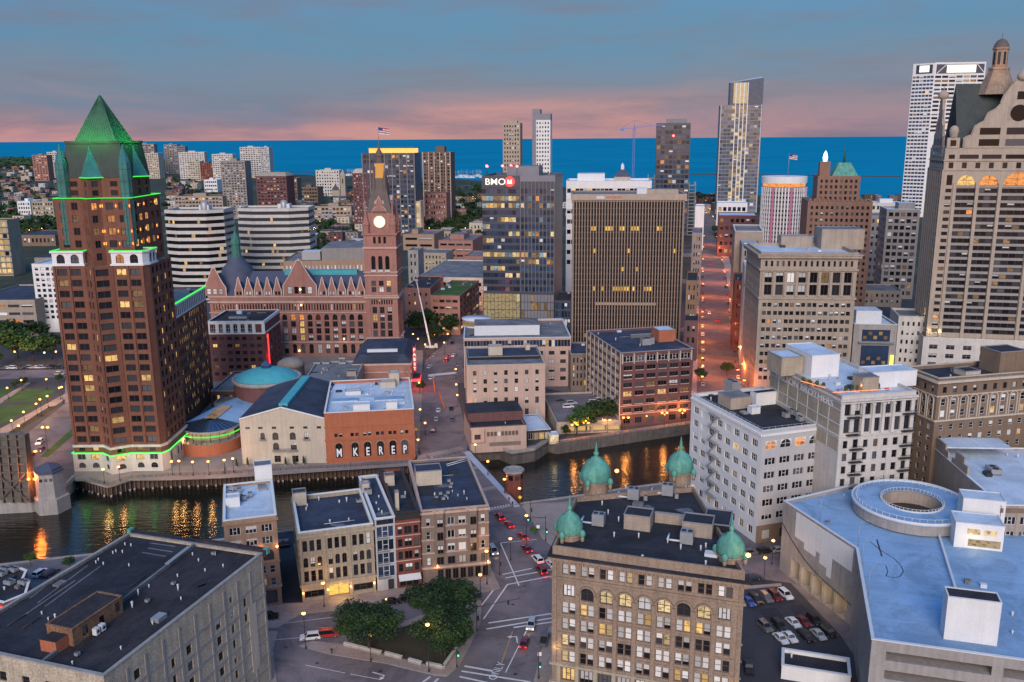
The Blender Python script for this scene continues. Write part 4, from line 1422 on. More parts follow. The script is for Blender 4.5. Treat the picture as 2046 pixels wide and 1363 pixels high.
for sx,sy in ((-1,-1),(1,-1),(1,1)):   # warm uplights on the clock stage
	plight('uplight',(ctr[0] + sx * (hw - 1.4) + sx * .6,ctr[1] - hw + .6 if sy < 0 else ctr[1] + 2,zt + 2.6),(1,.6,.18),90,.2,CH.root)
for px,py in ((609,578),(609,609),(690,676),(600,700),(480,660)):
	u_ = ux(px); zz = ztop((C0.x + u_,C0.y - 1),py)
	b = MB(); b.lathe(0,0,[(.02,-.5),(.4,-.3),(.5,.1),(.25,.5),(.02,.6)],8,'bulb_white'); b.tube((0,0,0),(0,.9,0),.08,5,'steel_dark'); o = b.build('wall_lamp',CH.root,(u_,-.9,zz)); plight('lamp_light',(0,-.6,0),(1,.6,.3),60,.3,o)
# ------------------------------------------------------------------ theatres
zre = ztop(g(653,927),826)
ra,rb = g(653,927),g(830,917)
rrot = math.degrees(math.atan2(rb.y - ra.y,rb.x - ra.x))
RE = Bld('brick_theatre','orange brick theatre with large white letters in six arched windows','theatre',foot(653,927,830,rrot,44),zre,'brick_orange','roof_white',par=1.1,cop='white_paint')
Ln = RE.elen(0)
us = [Ln * t for t in (.145,.325,.465,.61,.75,.885)]
RE_letters = []
for u in us:
	RE.add(0,u,2.0,2.5,5.6,'arch',0,0,.35,'frame_dark',True)
for u in us:
	for k in (-.85,.85):
		RE.add(0,u + k,10.0,1.2,1.3,'plain',0,.3,.25,'frame_dark',False)
RE.finish()
for u,ch_ in zip(us,'MKEREP'):
	text('letter',ch_,4.3,'white_sign',RE.root,(u,.12,2.5),(R(90),0,0),.1,.62,bold=.09) if 'white_sign' in M else None
for z_,hh,pr in ((8.6,.5,.25),(13.6,.35,.2),(1.2,.5,.2)):
	RE.band(z_,hh,pr,'brick_orange')
for u in us:
	b = MB(); n = 10
	for k in range(n):
		a0,a1 = math.pi * k / n,math.pi * (k + 1) / n
		b.bar((-1.6 * math.cos(a0),-.08,1.6 * math.sin(a0)),(-1.6 * math.cos(a1),-.08,1.6 * math.sin(a1)),.2,.35,'brick_tan')
	b.build('arch_moulding',RE.root,(u,0,2 + 5.6 - 1.25))
RE.pent(706,826,6,4,3,'white_paint','roof_white','rooftop_unit')
RE.pent(772,823,4,3,3.4,'white_paint','roof_white','rooftop_unit')
RE.pent(690,790,6,3,1.5,'metal_white','metal_white','rooftop_unit')
RE.pent(760,776,6,4,2.4,'cream_paint','cream_paint','stair_housing')
RE.pent(778,770,4,4,5,'cream_paint','cream_paint','stair_housing')
for a,c in (((662,805),(716,801)),((748,802),(806,798))):
	p,q = RE.local(g(*a,RE.zr())),RE.local(g(*c,RE.zr()))
	b = MB(); b.box(0,q[0] - p[0],0,4,0,.5,'roof_white',top='deck_blue'); b.build('skylight_strip',RE.root,(p[0],p[1],RE.zr()))
RE.vents([(662,776),(690,775),(716,774),(742,773),(716,782),(662,786),(742,781),(782,790),(784,784),(806,792),(810,784)])
# pale gabled theatre
ga,gb = g(485,927),g(653,927)
grot = math.degrees(math.atan2(gb.y - ga.y,gb.x - ga.x)) + 1.5
gf = foot(485,927,653,grot,44)
zev = ztop(g(485,927),838)
GT = Bld('gabled_theatre','pale plastered theatre with low dark gable roof and blue ridge skylight','theatre',gf,zev,'cream_paint','roof_navy',par=.05)
Ln = GT.elen(0)
zpk = ztop(Vector(gf[0]) + (Vector(gf[1]) - Vector(gf[0])) * .5,815)
for u,z0,ww,hh,kd in ((.26,9.2,1.6,2.6,'arch'),(.41,9.0,2.2,2.9,'arch'),(.615,9.0,2.2,2.9,'arch'),(.775,9.2,1.6,2.6,'arch'),(.41,5.2,2.2,2.8,'arch'),(.62,5.2,2.2,2.8,'arch'),(.42,.5,2.3,2.5,'quad'),(.63,.5,2.3,2.5,'quad')):
	GT.add(0,Ln * u,z0,ww,hh,kd,.0,.2,.35,'frame_brown',True)
for u in (.09,.24,.40,.61,.77,.93):
	GT.add(0,Ln * u,13.2 ,1.6,.9,'plain',0,0,.25,'frame_brown')
GT.finish(noroof=True)
b = MB()
b.poly([(0,0,zev),(Ln,0,zev),(Ln / 2,0,zpk)],'cream_paint'); b.build('gable_wall',GT.root)
b = MB(); b.poly([(0,44,zev),(Ln / 2,44,zpk),(Ln,44,zev)],'cream_paint'); b.build('rear_gable_wall',GT.root)
b = MB()
b.poly([(-.3,-.2,zev),(Ln / 2,-.2,zpk + .1),(Ln / 2,44,zpk + .1),(-.3,44,zev)],'roof_navy'); b.poly([(Ln / 2,-.2,zpk + .1),(Ln,-.2,zev + .05),(Ln,44,zev + .05),(Ln / 2,44,zpk + .1)],'roof_navy')
b.build('roof',GT.root)
b = MB(); b.box(Ln / 2 - 1.6,Ln / 2 + 1.6,3,42,zpk - .5,zpk + .7,'copper_blue'); b.build('ridge_skylight',GT.root)
for s_ in (0,1):
	b = MB(); b.bar((0 if s_ == 0 else Ln,-.15,zev + .15),(Ln / 2,-.15,zpk + .25),.5,.4,'white_paint'); b.build('gable_coping',GT.root)
b = MB(); b.box(0,9,-1.2,0,0,.2,'concrete'); b.bar((0,-1.15,1.1),(9,-1.15,1.1),.08,.08,'steel_dark')
for k in range(19): b.box(.5 * k - .03,.5 * k + .03,-1.18,-1.12,.2,1.1,'steel_dark')
b.build('balcony',GT.root,(Ln * .37,0,4.9))
for u in (.26,.775):
	b = MB(); b.box(-1.2,1.2,-.8,0,0,.15,'concrete'); b.bar((-1.2,-.75,1),(1.2,-.75,1),.06,.06,'steel_dark')
	for k in range(6): b.box(-1.2 + .48 * k - .03,-1.2 + .48 * k + .03,-.78,-.72,.15,1,'steel_dark')
	b.build('balcony',GT.root,(Ln * u,0,9.0))
# rotunda with shallow blue-green dome
rc = g(533,752,18)
ro = empty('rotunda',(rc.x,rc.y,0),0,'round brick drum with shallow blue-green copper dome and small glass lantern','rotunda')
rr_ = (g(600,752,18).x - g(466,752,18).x) / 2
b = MB(); b.lathe(0,0,[(rr_ - .6,0),(rr_ - .6,16.5)],36,'brick_maroon'); b.build('drum',ro)
b = MB(); b.lathe(0,0,[(rr_ - .6,16.5),(rr_ + .1,16.6),(rr_ + .1,18),(rr_ - .9,18.1),(rr_ - 1.2,17.4)],36,'concrete'); b.build('parapet',ro)
b = MB(); b.lathe(0,0,[(rr_ - 1.2,17.6),(rr_ * .75,19.6),(rr_ * .45,21),(rr_ * .2,21.8),(.01,22)],36,'copper_blue'); b.build('dome',ro)
b = MB(); b.lathe(0,0,[(2.2,21.6),(2.2,23),(.02,25)],8,'glass_blue',smooth=False); b.build('lantern',ro)
# curved low cornice in front of the rotunda, grey flat roof block
Gr = Bld('flat_roof_block','grey flat-roofed block with dark roof hatches between the rotunda and the domed-roof playhouse','building',foot(600,772,706,3,42,15),15,'concrete','roof_grey',par=.5,cop='concrete'); Gr.finish()
Gr.ac([(634,728),(652,728),(684,718),(685,728)],3,2.5,1.2)
Gr.pent(693,752,4,3,2,'concrete_warm','roof_dark','stair_housing')
sd_ = empty('brown_dome',(*g(580,722,12).xy,0),0,'small brown rounded roof in front of the red brick hall','building')
b = MB(); b.lathe(0,0,[(6.5,0),(6.5,10),(6.7,10.1),(5.6,12),(3.2,13.3),(.01,13.8)],20,'concrete_warm'); b.build('dome',sd_)
# playhouse (dark hipped roof, red brick)
pa = g(708,792)
pfp = foot(708,790,822,3,40)
zp = ztop(g(708,790),727)
PB = Bld('playhouse','red brick playhouse with dark hipped roof and a red glowing vertical sign','theatre',pfp,zp,'brick_hall','roof_navy',par=.05)
PB.finish(noroof=True)
Ln = PB.elen(0)
for z_,hh,pr in ((zp - 1,.9,.5),(zp - 4.5,.5,.3),(zp - 9,.7,.35)):
	PB.band(z_,hh,pr,'stone_pink')
PB.pil(0,[.8,2.6,Ln - 2.6,Ln - .8],1.1,.4,2,zp - 1,'brick_hall')
zrt = ztop((pa.x + 20,pa.y + 22),683)
b = MB(); f_ = PB.fp; q_ = offset_poly(f_,-6); b.prism(offset_poly(f_,.4),zp,zp + 3.4,'roof_navy',poly2=offset_poly(f_,-3)); b.build('mansard_roof',PB.root)
b = MB(); q3 = offset_poly(f_,-3)
xm = (q3[0][0] + q3[1][0]) / 2
b.poly([(q3[0][0],q3[0][1],zp + 3.4),(q3[1][0],q3[1][1],zp + 3.4),(xm + 2,18,zrt),(xm - 2,18,zrt)],'roof_navy'); b.poly([(q3[1][0],q3[1][1],zp + 3.4),(q3[2][0],q3[2][1],zp + 3.4),(xm + 2,18,zrt)],'roof_navy'); b.poly([(q3[2][0],q3[2][1],zp + 3.4),(q3[3][0],q3[3][1],zp + 3.4),(xm - 2,18,zrt),(xm + 2,18,zrt)],'roof_navy'); b.poly([(q3[3][0],q3[3][1],zp + 3.4),(q3[0][0],q3[0][1],zp + 3.4),(xm - 2,18,zrt)],'roof_navy')
b.build('roof',PB.root)
b = MB(); b.box(xm - 7,xm + 7,5.5,7,zp + 3.9,zp + 5.2,'metal_white'); b.build('roof_monitor',PB.root)
b = MB(); b.box(-.7,.7,-.3,.3,0,11.6,'sign_frame'); sg = b.build('vertical_sign',PB.root,(Ln + 1.6,6,9.5))
for k,ch_ in enumerate('PABST'):
	text('letter',ch_,2.0,'sign_pink',sg,(0,-.4,9.5 - k * 2.25),(R(90),0,0),.06,1.0,bold=.06)
b = MB(); b.box(Ln - .2,Ln + 4,3,13,5.2,6.4,'neon_red',top='roof_dark'); b.build('marquee',PB.root)
plight('sign_light',(Ln + 5,3,14),(1,.12,.12),900,1.5,PB.root)
plight('marquee_light',(Ln + 4.5,8,4),(1,.12,.1),900,1.0,PB.root)
# round glass restaurant pavilion with a green light line
rp = g(408,905)
rest = empty('restaurant_pavilion',(rp.x,rp.y,0),0,'round glass-roofed restaurant with glowing green light line beside the tower','restaurant')
b = MB(); b.lathe(0,8,[(12.5,0),(12.5,4.6)],40,'brick_orange',a0=175,a1=365); b.build('brick_wall',rest)
b = MB(); b.poly([(12.5 * math.cos(R(a)),8 + 12.5 * math.sin(R(a)),4.5) for a in range(180,361,9)] + [(12.5,14,4.5),(-12.5,14,4.5)],'plaza'); b.build('terrace_floor',rest)
b = MB(); b.lathe(0,9.5,[(11.4,6.4),(11.4,6.9)],40,'neon_green',a0=185,a1=355); b.build('green_light_line',rest)
b = MB(); b.lathe(0,10,[(9.0,4.5),(9.0,7.6)],30,'lit_pale',a0=185,a1=355); b.build('glass_wall',rest)
b = MB()
for a in range(185,356,17):
	b.tube((11.3 * math.cos(R(a)),9.5 + 11.3 * math.sin(R(a)),0 if a < 220 else 4.5),(11.3 * math.cos(R(a)),9.5 + 11.3 * math.sin(R(a)),7.7),.12,6,'steel_dark')
b.build('columns',rest)
b = MB(); b.lathe(0,10,[(11.2,7.7),(11.2,8.3),(10.8,8.3)],40,'concrete',a0=180,a1=360); b.build('roof_rim',rest)
b = MB(); b.lathe(0,10,[(10.8,8.2),(6,9.4),(2.2,10.4)],20,'glass_blue',smooth=False,a0=180,a1=360); b.build('glass_roof',rest)
b = MB()
for a in range(180,361,12):
	b.bar((10.8 * math.cos(R(a)),10 + 10.8 * math.sin(R(a)),8.3),(2.2 * math.cos(R(a)),10 + 2.2 * math.sin(R(a)),10.5),.15,.15,'steel_dark')
b.build('roof_ribs',rest)
b = MB(); b.poly([(-10.8,10,8.3),(0,10,10.5),(3,36,11.5),(-3,34,9.5)],'deck_blue'); b.poly([(0,10,10.5),(10.8,10,8.3),(17,34,9.5),(3,36,11.5)],'deck_blue'); b.build('metal_roof',rest)
b = MB(); b.poly([(-2.4,10,10.45),(2.4,10,10.45),(4,24,11.3),(-.5,24,11.3)],'lit_dim'); b.build('skylight',rest)
b = MB(); b.prism([(-10.8,10),(10.8,10),(17,34),(-3,34)],0,8.2,'brick_maroon'); b.build('back_wall',rest)
for k in range(11):
	a = R(190 + k * 9)
	b = MB(); x_,y_ = 12.4 * math.cos(a),8 + 12.4 * math.sin(a); b.box(x_ - .3,x_ + .3,y_ - .3,y_ + .3,4.6 - max(0,0),5.2,'pavement'); b.build('terrace_planter',rest)
plight('terrace_light',(-6,-2,6.0),(1,.55,.2),260,.5,rest); plight('terrace_light',(-13,-1,4.5),(1,.6,.2),320,.5,rest); plight('green_glow',(3,-3.6,6.0),(.1,1,.1),60,.5,rest)
# ================================================================== near buildings
def rectpx(z,A,B,depth):
	"""front-left and front-right roof corners at level z, rectangular in plan"""
	a,c = g(*A,z).xy,g(*B,z).xy
	d = (c - a).normalized(); n = Vector((-d.y,d.x)) * depth
	return [tuple(a),tuple(c),tuple(c + n),tuple(a + n)]
# ---- beige block at the lower left
zq = 30.0
aR,aB,aP = g(525,1106,zq).xy,g(207,1353,zq).xy,g(265,1062,zq).xy
dv = (aR - aB).normalized(); nv = Vector((-dv.y,dv.x))
dd = (aP - aR).dot(nv)
BL = Bld('warehouse_block','big beige block with dark two-level roof and old brick roof hut','building',[tuple(aB),tuple(aR),tuple(aR + nv * dd),tuple(aB + nv * dd)],zq,'wall_beige','roof_plum',par=.5)
Ln = BL.elen(0)
cellw_ = 4.3
ncol = 10
c0 = (Ln - 1.2) / ncol
for c in range(ncol):
	for r in range(8):
		u = .6 + c0 * (c + .5); v = 1.2 + r * 3.4
		if c == 9 or (c == 8 and r < 5):
			continue
		if c in (0,1,3,4,6,7,8) and r < 7 + (c % 2):
			ww = 1.5 if c in (4,6,1) else 1.0
			if r == 7 and c in (8,3): continue
			BL.add(0,u,v,ww,1.9,'sash',.0,.35,.3,'frame_dark',True)
for c in range(7):
	for r in range(8):
		BL.add(3,2.5 + c * 5.0,1.0 + r * 3.45,1.6,1.8,'sash',0,.35,.3,'frame_dark',True)
BL.finish()
# exposed frame grid on the long wall
for c in range(ncol + 1):
	BL.pil(0,[max(.3,min(Ln - .3,.6 + c0 * c))],.55,.16,0,zq - 1.6,'concrete','frame_column')
for r in range(8):
	b = MB(); b.box(0,Ln,-.13,.02,0,.5,'concrete'); b.build('frame_beam',BL.root,(0,0,.25 + 3.4 * r))
b = MB(); b.box(0,2.6,-.14,.02,0,15,'cream_paint'); b.build('patched_panel',BL.root,(Ln - 6.6,-.03,6))
b = MB(); b.ring(BL.fp,.12,-.6,zq + .002,zq + .28,'concrete'); b.build('coping',BL.root)
# copper cornice along the street end
b = MB(); b.box(-.2,.9,-.9,dd * .45,-.7,.9,'roof_plum'); b.build('cornice',BL.root,(Ln + .1,0,zq))
b = MB(); b.box(0,1.1,-1.0,.1,0,1.1,'copper'); b.build('cornice_end',BL.root,(Ln,-.1,zq - .1))
b = MB(); b.box(-.3,1.0,0,.9,0,1.2,'copper'); b.build('cornice_end',BL.root,(Ln + .1,dd - .5,zq - .2))
b = MB(); b.box(-.2,.9,dd * .45,dd + .2,-.9,.55,'roof_dark'); b.build('parapet',BL.root,(Ln + .1,0,zq))
# step between the two roof levels
xs = BL.local(g(388,1088,zq)); xe = BL.local(g(85,1322,zq))
b = MB(); b.bar((xs[0],xs[1],zq - .2),(xe[0],xe[1],zq - .2),.5,.9,'roof_grey'); b.build('roof_upstand',BL.root)
b = MB(); f2 = [(xe[0],xe[1]),(xs[0],xs[1]),(Ln - .5,dd - .5),(.5,dd - .5)]
b.poly([(x,y,zq - .44) for x,y in (f2 if area2(f2) > 0 else f2[::-1])],'roof_dark'); b.build('lower_roof',BL.root)
b = MB(); l0 = lerp(xs,xe,.04); l1 = lerp(xs,xe,.22); b.bar((*l0,zq + .35),(*l1,zq + .35),.9,.2,'steel'); b.build('flashing',BL.root)
# brick hut
h0,h1 = BL.local(g(148,1291,zq - .4)),BL.local(g(247,1222,zq - .4))
hd = Vector(h1) - Vector(h0)
rzh = math.atan2(hd.y,hd.x)
hut = MB(); hl = hd.length; hh = 3.2; hdep = 5.6
hut.box(0,hl,0,hdep,0,hh,'brick_old',top='roof_plum',bottom=False); hut.ring([(0,0),(hl,0),(hl,hdep),(0,hdep)],.1,-.25,hh + .002,hh + .2,'brick_old')
ho = hut.build('brick_hut',BL.root,(h0[0],h0[1],zq - .5),rzh)
for x_,wd_,z_,h_ in ((2.2,1.1,.8,1.7),(6.2,1.0,.1,2.1),(10.2,1.0,.9,1.8)):
	if x_ + wd_ < hl:
		b = MB(); b.box(x_,x_ + wd_,-.05,.02,z_,z_ + h_,'glass_dark'); b.build('window' if z_ > .3 else 'door',ho)
b = MB(); b.box(-2.8,0,1.0,4.4,0,2.2,'brick_orange',top='roof_plum'); b.build('hut_annex',ho)
for x_ in (3.6,5.0):
	b = MB(); b.box(x_,x_ + .9,-1.6,-.7,.25,1.5,'metal_white'); b.tube((x_ + .45,-1.61,.9),(x_ + .45,-1.64,.9),.3,10,'steel_dark'); b.build('air_conditioner',ho)
BL.vents([(250,1090),(262,1092),(232,1104),(245,1105),(258,1132),(192,1126),(207,1129),(197,1121),(226,1107),(385,1110),(397,1122),(446,1133),(430,1110),(410,1142),(355,1153),(298,1174),(362,1199),(305,1248),(242,1298),(145,1328),(97,1240),(84,1228)],r=.2,hh=.45)
BL.ac([(427,1110),(347,1170),(295,1205),(155,1312)],.7,.7,.8)
for (x0,y0),(x1,y1) in (((60,1195),(160,1120)),((75,1205),(175,1130)),((90,1212),(200,1132)),((20,1215),(110,1155)),((40,1235),(150,1160)),((300,1085),(350,1092)),((295,1095),(345,1103)),((285,1104),(332,1112))):
	p,q = BL.local(g(x0,y0,zq - .44)),BL.local(g(x1,y1,zq - .44))
	b = MB(); b.bar((*p,zq - .425),(*q,zq - .425),.3,.02,'roof_grey'); b.build('roof_seam',BL.root)
# ---- row of street buildings behind the triangular park
def near(name,label,base,top,x2,rot,depth,wall,roof,cat='building',par=.8,cop='white_paint',h=None):
	P = g(*base)
	hh = h or ztop(P,top)
	return Bld(name,label,cat,foot(base[0],base[1],x2,rot,depth),hh,wall,roof,par=par,cop=cop)
zcr = ztop(g(553,1205),1027)
CR = Bld('narrow_office','narrow tan brick office with pale blue roof and warm wall lights','building',rectpx(zcr,(446,1042),(552,1029),24.5),zcr,'brick_tan','roof_white',par=.7,cop='white_paint')
Ln = CR.elen(0)
CR.win(0,3,2,zcr - 8,zcr - 1.4,.72,.62,.6,kind='triple',lit=0,blind=.5,fr='frame_white',sub=True)
CR.win(0,3,1,zcr - 12.2,zcr - 8.4,.7,.8,.6,kind='arch',lit=0,blind=0,fr='frame_dark',sub=True)
CR.win(0,5,2,zcr - 19.4,zcr - 12.6,.58,.6,.6,kind='sash',lit=.1,blind=.3,fr='frame_white',sub=True)
CR.win(0,3,1,.3,4.8,.78,.8,.6,kind='pair',lit=.05,blind=0,fr='frame_brown',sub=True)
CR.win(1,5,4,5,zcr - 2,.3,.5,1,kind='sash',lit=.05,blind=.3,fr='frame_dark',sub=True)
CR.finish()
CR.band(zcr - 1.2,.5,.35,'brick_tan','cornice'); CR.band(zcr - 12.5,.4,.2,'brick_tan'); CR.band(5.0,.5,.25,'cream_brick')
for k in range(22):
	b = MB(); b.box(-.12,.12,-.3,0,0,.45,'brick_tan'); b.build('bracket',CR.root,(Ln * (k + .5) / 22,0,zcr - 1.7))
for u in (Ln * .345,Ln * .655,Ln - .35):
	b = MB(); b.lathe(0,0,[(.05,-.3),(.28,-.15),(.28,.15),(.05,.3)],8,'bulb_warm'); o = b.build('wall_lamp',CR.root,(u,-.45,zcr - 8.2)); plight('lamp_light',(0,-.5,.2),(1,.5,.15),45,.2,o)
CR.pent(452,1015,3.4,3.0,2.4,'white_paint','roof_white','stair_housing')
CR.pent(510,965,4.6,4.4,4.6,'white_paint','roof_grey','stair_housing')
CR.ac([(460,990),(470,980),(482,998),(500,993),(478,985),(488,1000)],1.1,1.1,1.3)
VI = near('victorian_block','cream stone block with tall dark paired windows and yellow-lit entrance',(605,1204),1066,751,17,24.5,'cream_brick','roof_navy',par=1.1)
Ln = VI.elen(0); hv = VI.h
third = Ln / 3
for k in range(3):
	for j in range(3):
		u = third * k + third * (.22 + .28 * j)
		VI.add(0,u,hv - 5.3,1.15,3.0,'sash',.02,.15,.35,'frame_dark',True)
		VI.add(0,u,hv - 9.6,1.15,2.7,'arch',.02,.1,.35,'frame_dark',True)
		VI.add(0,u,hv - 13.6,1.15,3.0,'sash',.08,.1,.35,'frame_dark',True)
VI.add(0,third * .5,1.0,third * .8,1.9,'triple',0,0,.4,'frame_dark',True)
VI.add(0,third * 2.5,1.0,third * .8,1.9,'triple',0,0,.4,'frame_dark',True)
VI.add(0,third * 1.5,.1,third * .86,3.3,'pair',1.0,0,1.2,'frame_brown',True,lits=('lit_entry',))
VI.win(3,5,3,3,hv - 3,.3,.5,1,kind='sash',lit=0)
VI.finish()
VI.pil(0,[.3,third,third * 2,Ln - .3],.6,.3,0,hv,'cream_brick')
for z_,hh_,pr in ((hv - 1.5,.8,.45),(hv - 6.1,.3,.2),(hv - 10.3,.35,.2),(4.2,.7,.4)):
	VI.band(z_,hh_,pr,'cream_brick','cornice' if hh_ > .6 else 'string_course')
for u in (third * .04,third * 1.04,third * 1.96,Ln - .4):
	b = MB(); b.lathe(0,0,[(.05,-.3),(.22,-.1),(.22,.12),(.05,.3)],8,'bulb_warm'); o = b.build('wall_lamp',VI.root,(u,-.75,2.9)); plight('lamp_light',(0,-.4,0),(1,.6,.25),60,.15,o)
plight('entrance_light',(third * 1.5,-1.3,2.8),(1,.65,.15),200,.4,VI.root)
VI.pent(586,1012,3.6,3.2,3.6,'cream_paint','roof_navy','stair_housing')
VI.ac([(720,1004)],2.2,1.4,1.0); VI.vents([(614,1013),(612,1020)])
GL = near('glass_infill','slim glass-fronted infill building with dark grid of balconies',(755,1182),1038,794,17,31,'grey_wall','roof_navy',par=.7)
Ln = GL.elen(0); hv = GL.h
for r in range(4):
	z_ = 3.6 + r * (hv - 5.4) / 4
	GL.add(0,Ln * .5,z_,Ln - .7,(hv - 5.4) / 4 - .5,'triple',0,0,.5,'frame_white',True,'glass_blue')
GL.add(0,Ln * .5,hv - 1.75,Ln - .7,1.4,'triple',0,0,.3,'frame_dark',True,'glass_blue')
GL.add(0,Ln * .7,.1,1.6,2.9,'pair',0,0,.3,'frame_dark',True)
GL.finish()
for r in range(4):
	z_ = 3.6 + r * (hv - 5.4) / 4
	b = MB(); b.box(.2,Ln * .66,-.6,0,0,.15,'steel'); b.bar((.2,-.55,1),(Ln * .66,-.55,1),.06,.06,'steel')
	for i in range(7): b.box(.25 + i * Ln * .1,.29 + i * Ln * .1,-.57,-.53,.15,1,'steel')
	b.build('balcony',GL.root,(0,0,z_))
GL.ac([(733,975),(735,988)],2,2,1.6); GL.vents([(757,994),(752,1007),(757,1020)],hh=.4)
GL.pent(724,985,2,2,2.6,'cream_paint','cream_paint','chimney')
RN = near('narrow_brick_front','narrow dark red brick front with black roof edge and white awning',(795,1176),1027,843,15,33,'brick_red','roof_dark',par=.9,cop='steel_dark')
Ln = RN.elen(0); hv = RN.h
for r in range(4):
	z_ = 4.6 + r * (hv - 7) / 4
	for u,ww in ((.17,1.2),(.5,2.0),(.83,1.2)):
		RN.add(0,Ln * u,z_,ww,2.2,'pair' if ww > 1.5 else 'sash',0,.25,.3,'frame_dark',True)
RN.add(0,Ln * .5,.2,Ln * .8,2.4,'triple',0,0,.5,'frame_brown',True)
RN.finish()
RN.band(4.0,.35,.25,'brick_red')
for r in range(4):
	RN.band(4.3 + (r + 1) * (hv - 7) / 4 - .2,.22,.12,'stone_pink')
b = MB(); b.poly([(.3,-1.6,3.0),(Ln - .3,-1.6,3.0),(Ln - .3,0,3.8),(.3,0,3.8)],'white_paint'); b.poly([(.3,-1.6,2.7),(Ln - .3,-1.6,2.7),(Ln - .3,-1.6,3.0),(.3,-1.6,3.0)],'white_paint'); b.build('awning',RN.root)
b = MB(); b.box(0,Ln,-.45,0,0,1.6,'steel_dark'); b.build('black_parapet',RN.root,(0,0,hv - 1.7))
RN.pent(770,972,2.6,2.6,3,'cream_paint','brick_old','chimney'); RN.pent(791,1021,.9,1.6,5,'cream_paint','cream_paint','chimney')
for k in range(6):
	pass
CB = near('corner_block','grey-brown corner block with bay windows and navy roof beside the bridge',(845,1166),1022,978,11,38,'brick_grey','roof_navy',par=.7,cop='stone_pink')
Ln = CB.elen(0); hv = CB.h
fl = (hv - 5.6) / 4
for r in range(4):
	z_ = 4.9 + r * fl
	for u,ww,kd in ((.10,1.1,'sash'),(.435,2.0,'pair'),(.60,2.0,'pair'),(.91,1.1,'sash')):
		CB.add(0,Ln * u,z_,ww,2.2,kd,0,.55,.25,'frame_white' if r else 'frame_dark',True)
	if r == 0:
		for u in (.27,.76):
			CB.add(0,Ln * u,z_,1.9,2.2,'pair',0,.3,.25,'frame_dark',True)
for k in range(7):
	CB.add(0,Ln * (.27 + .112 * k),.5,Ln * .085,3.0,'pair',.1,0,.35,'frame_dark',True)
CB.win(1,9,4,4.6,hv - .8,.35,.55,1.5,kind='sash',lit=.05,blind=.5,fr='frame_white')
CB.finish()
for u in (.27,.76):      # three-storey angled bays
	b = MB(); hwid = 1.55
	fpb = [(-hwid,0),(-hwid * .6,-.95),(hwid * .6,-.95),(hwid,0)]
	b.prism(fpb,4.7 + fl,hv - .5,'brick_grey',bottom=True)
	o = b.build('bay',CB.root,(Ln * u,.0,0))
	b = MB(); b.ring([(-hwid,.0),(-hwid * .6,-.95),(hwid * .6,-.95),(hwid,.0)],.2,-.1,hv - .6,hv + .1,'stone_pink'); b.build('bay_cornice',o)
	for r in range(1,4):
		link('window',winmesh('pair',1.6,2.2,-.02,'frame_dark','glass_dark','brick_grey',.5 if (r + int(u * 10)) % 2 else 0,'all'),o,(0,-.97,4.9 + r * fl))
for r in range(1,4):
	CB.band(4.6 + r * fl,.25,.12,'stone_pink')
CB.band(4.0,.6,.35,'stone_pink','shop_cornice'); CB.band(hv - 1.0,.6,.35,'stone_pink','cornice')
for u in (.22,.98):
	b = MB(); b.lathe(0,0,[(.05,-.25),(.2,0),(.05,.25)],8,'bulb_warm'); o = b.build('wall_lamp',CB.root,(Ln * u,-.45,4.9)); plight('lamp_light',(0,-.5,-.3),(1,.5,.15),50,.15,o)
CB.pent(832,972,7.2,5.6,4.2,'cream_paint','roof_navy','penthouse')
CB.ac([(872,998),(880,990),(890,995),(886,1000),(895,988),(902,970),(897,964),(900,976)],.9,.9,1.0)
CB.vents([(880,988),(895,998),(904,984),(868,990),(915,992),(870,940)],r=.2,hh=.5)
b = MB(); p_ = CB.local(g(893,933,hv - .7)); q_ = CB.local(g(940,920,hv - .7))
for dz in (0,.35):
	b.tube((p_[0],p_[1] + dz * 4,hv - .4),(q_[0],q_[1] + dz * 4,hv - .4),.12,6,'metal_white')
b.build('roof_pipe',CB.root)
b = MB(); l0 = CB.local(g(838,1010,hv - .7)); b.box(-.2,5.2,0,15,-5,.02,'roof_dark'); b.build('light_well',CB.root,(l0[0],l0[1] + 6,hv - .69))
# ---- domed office building
hg = 35.0
gF = [g(1104,1090,hg).xy,g(1489,1142,hg).xy,g(1386,972,hg).xy,g(1150,992,hg).xy]
GE = Bld('domed_building','ornate brown stone office building with four green copper corner domes','building',[tuple(p) for p in gF],hg,'sandstone','roof_dark',par=1.2)
Ln = GE.elen(0)
ng = 9
cw_ = (Ln - 3) / ng
lv = [0.4,5.0,9.3,13.0,16.7,20.3,24.0,29.0]
for c in range(ng):
	u = 1.5 + cw_ * (c + .5)
	edge = c in (0,ng - 1)
	GE.blv = (.5,.7,1.0,1.0,1.0)
	GE.add(0,u,lv[0],cw_ * .8,3.7,'triple',.1,0,.5,'frame_dark',True)
	GE.add(0,u,lv[1],cw_ * .72,3.0,'triple',.08,.3,.5,'frame_dark',True)
	for r in range(2,6):
		for s_ in (-1,1):
			GE.add(0,u + s_ * cw_ * .195,lv[r],cw_ * .345,2.6,'sash',.14,.85,.45,'frame_brown',True,lits=('lit_pale','lit_warm'))
	if edge:
		GE.add(0,u,lv[6] + .2,cw_ * .62,2.6,'triple',0,.3,.45,'frame_dark',True)
	else:
		GE.add(0,u,lv[6] - .3,cw_ * .68,3.2,'arch',.25 if c > 5 else .1,.5,.5,'frame_dark',True,lits=('lit_pale',))
	for s_ in (-1,1):
		GE.add(0,u + s_ * cw_ * .195,lv[7],cw_ * .32,2.3,'sash',.08,.85,.4,'frame_brown',True,lits=('lit_pale',))
GE.win(3,6,7,5,hg - 4,.4,.55,1.5,kind='sash',lit=.05,blind=.6)
GE.win(1,7,7,5,hg - 4,.4,.55,1.5,kind='sash',lit=.05,blind=.6)
GE.finish()
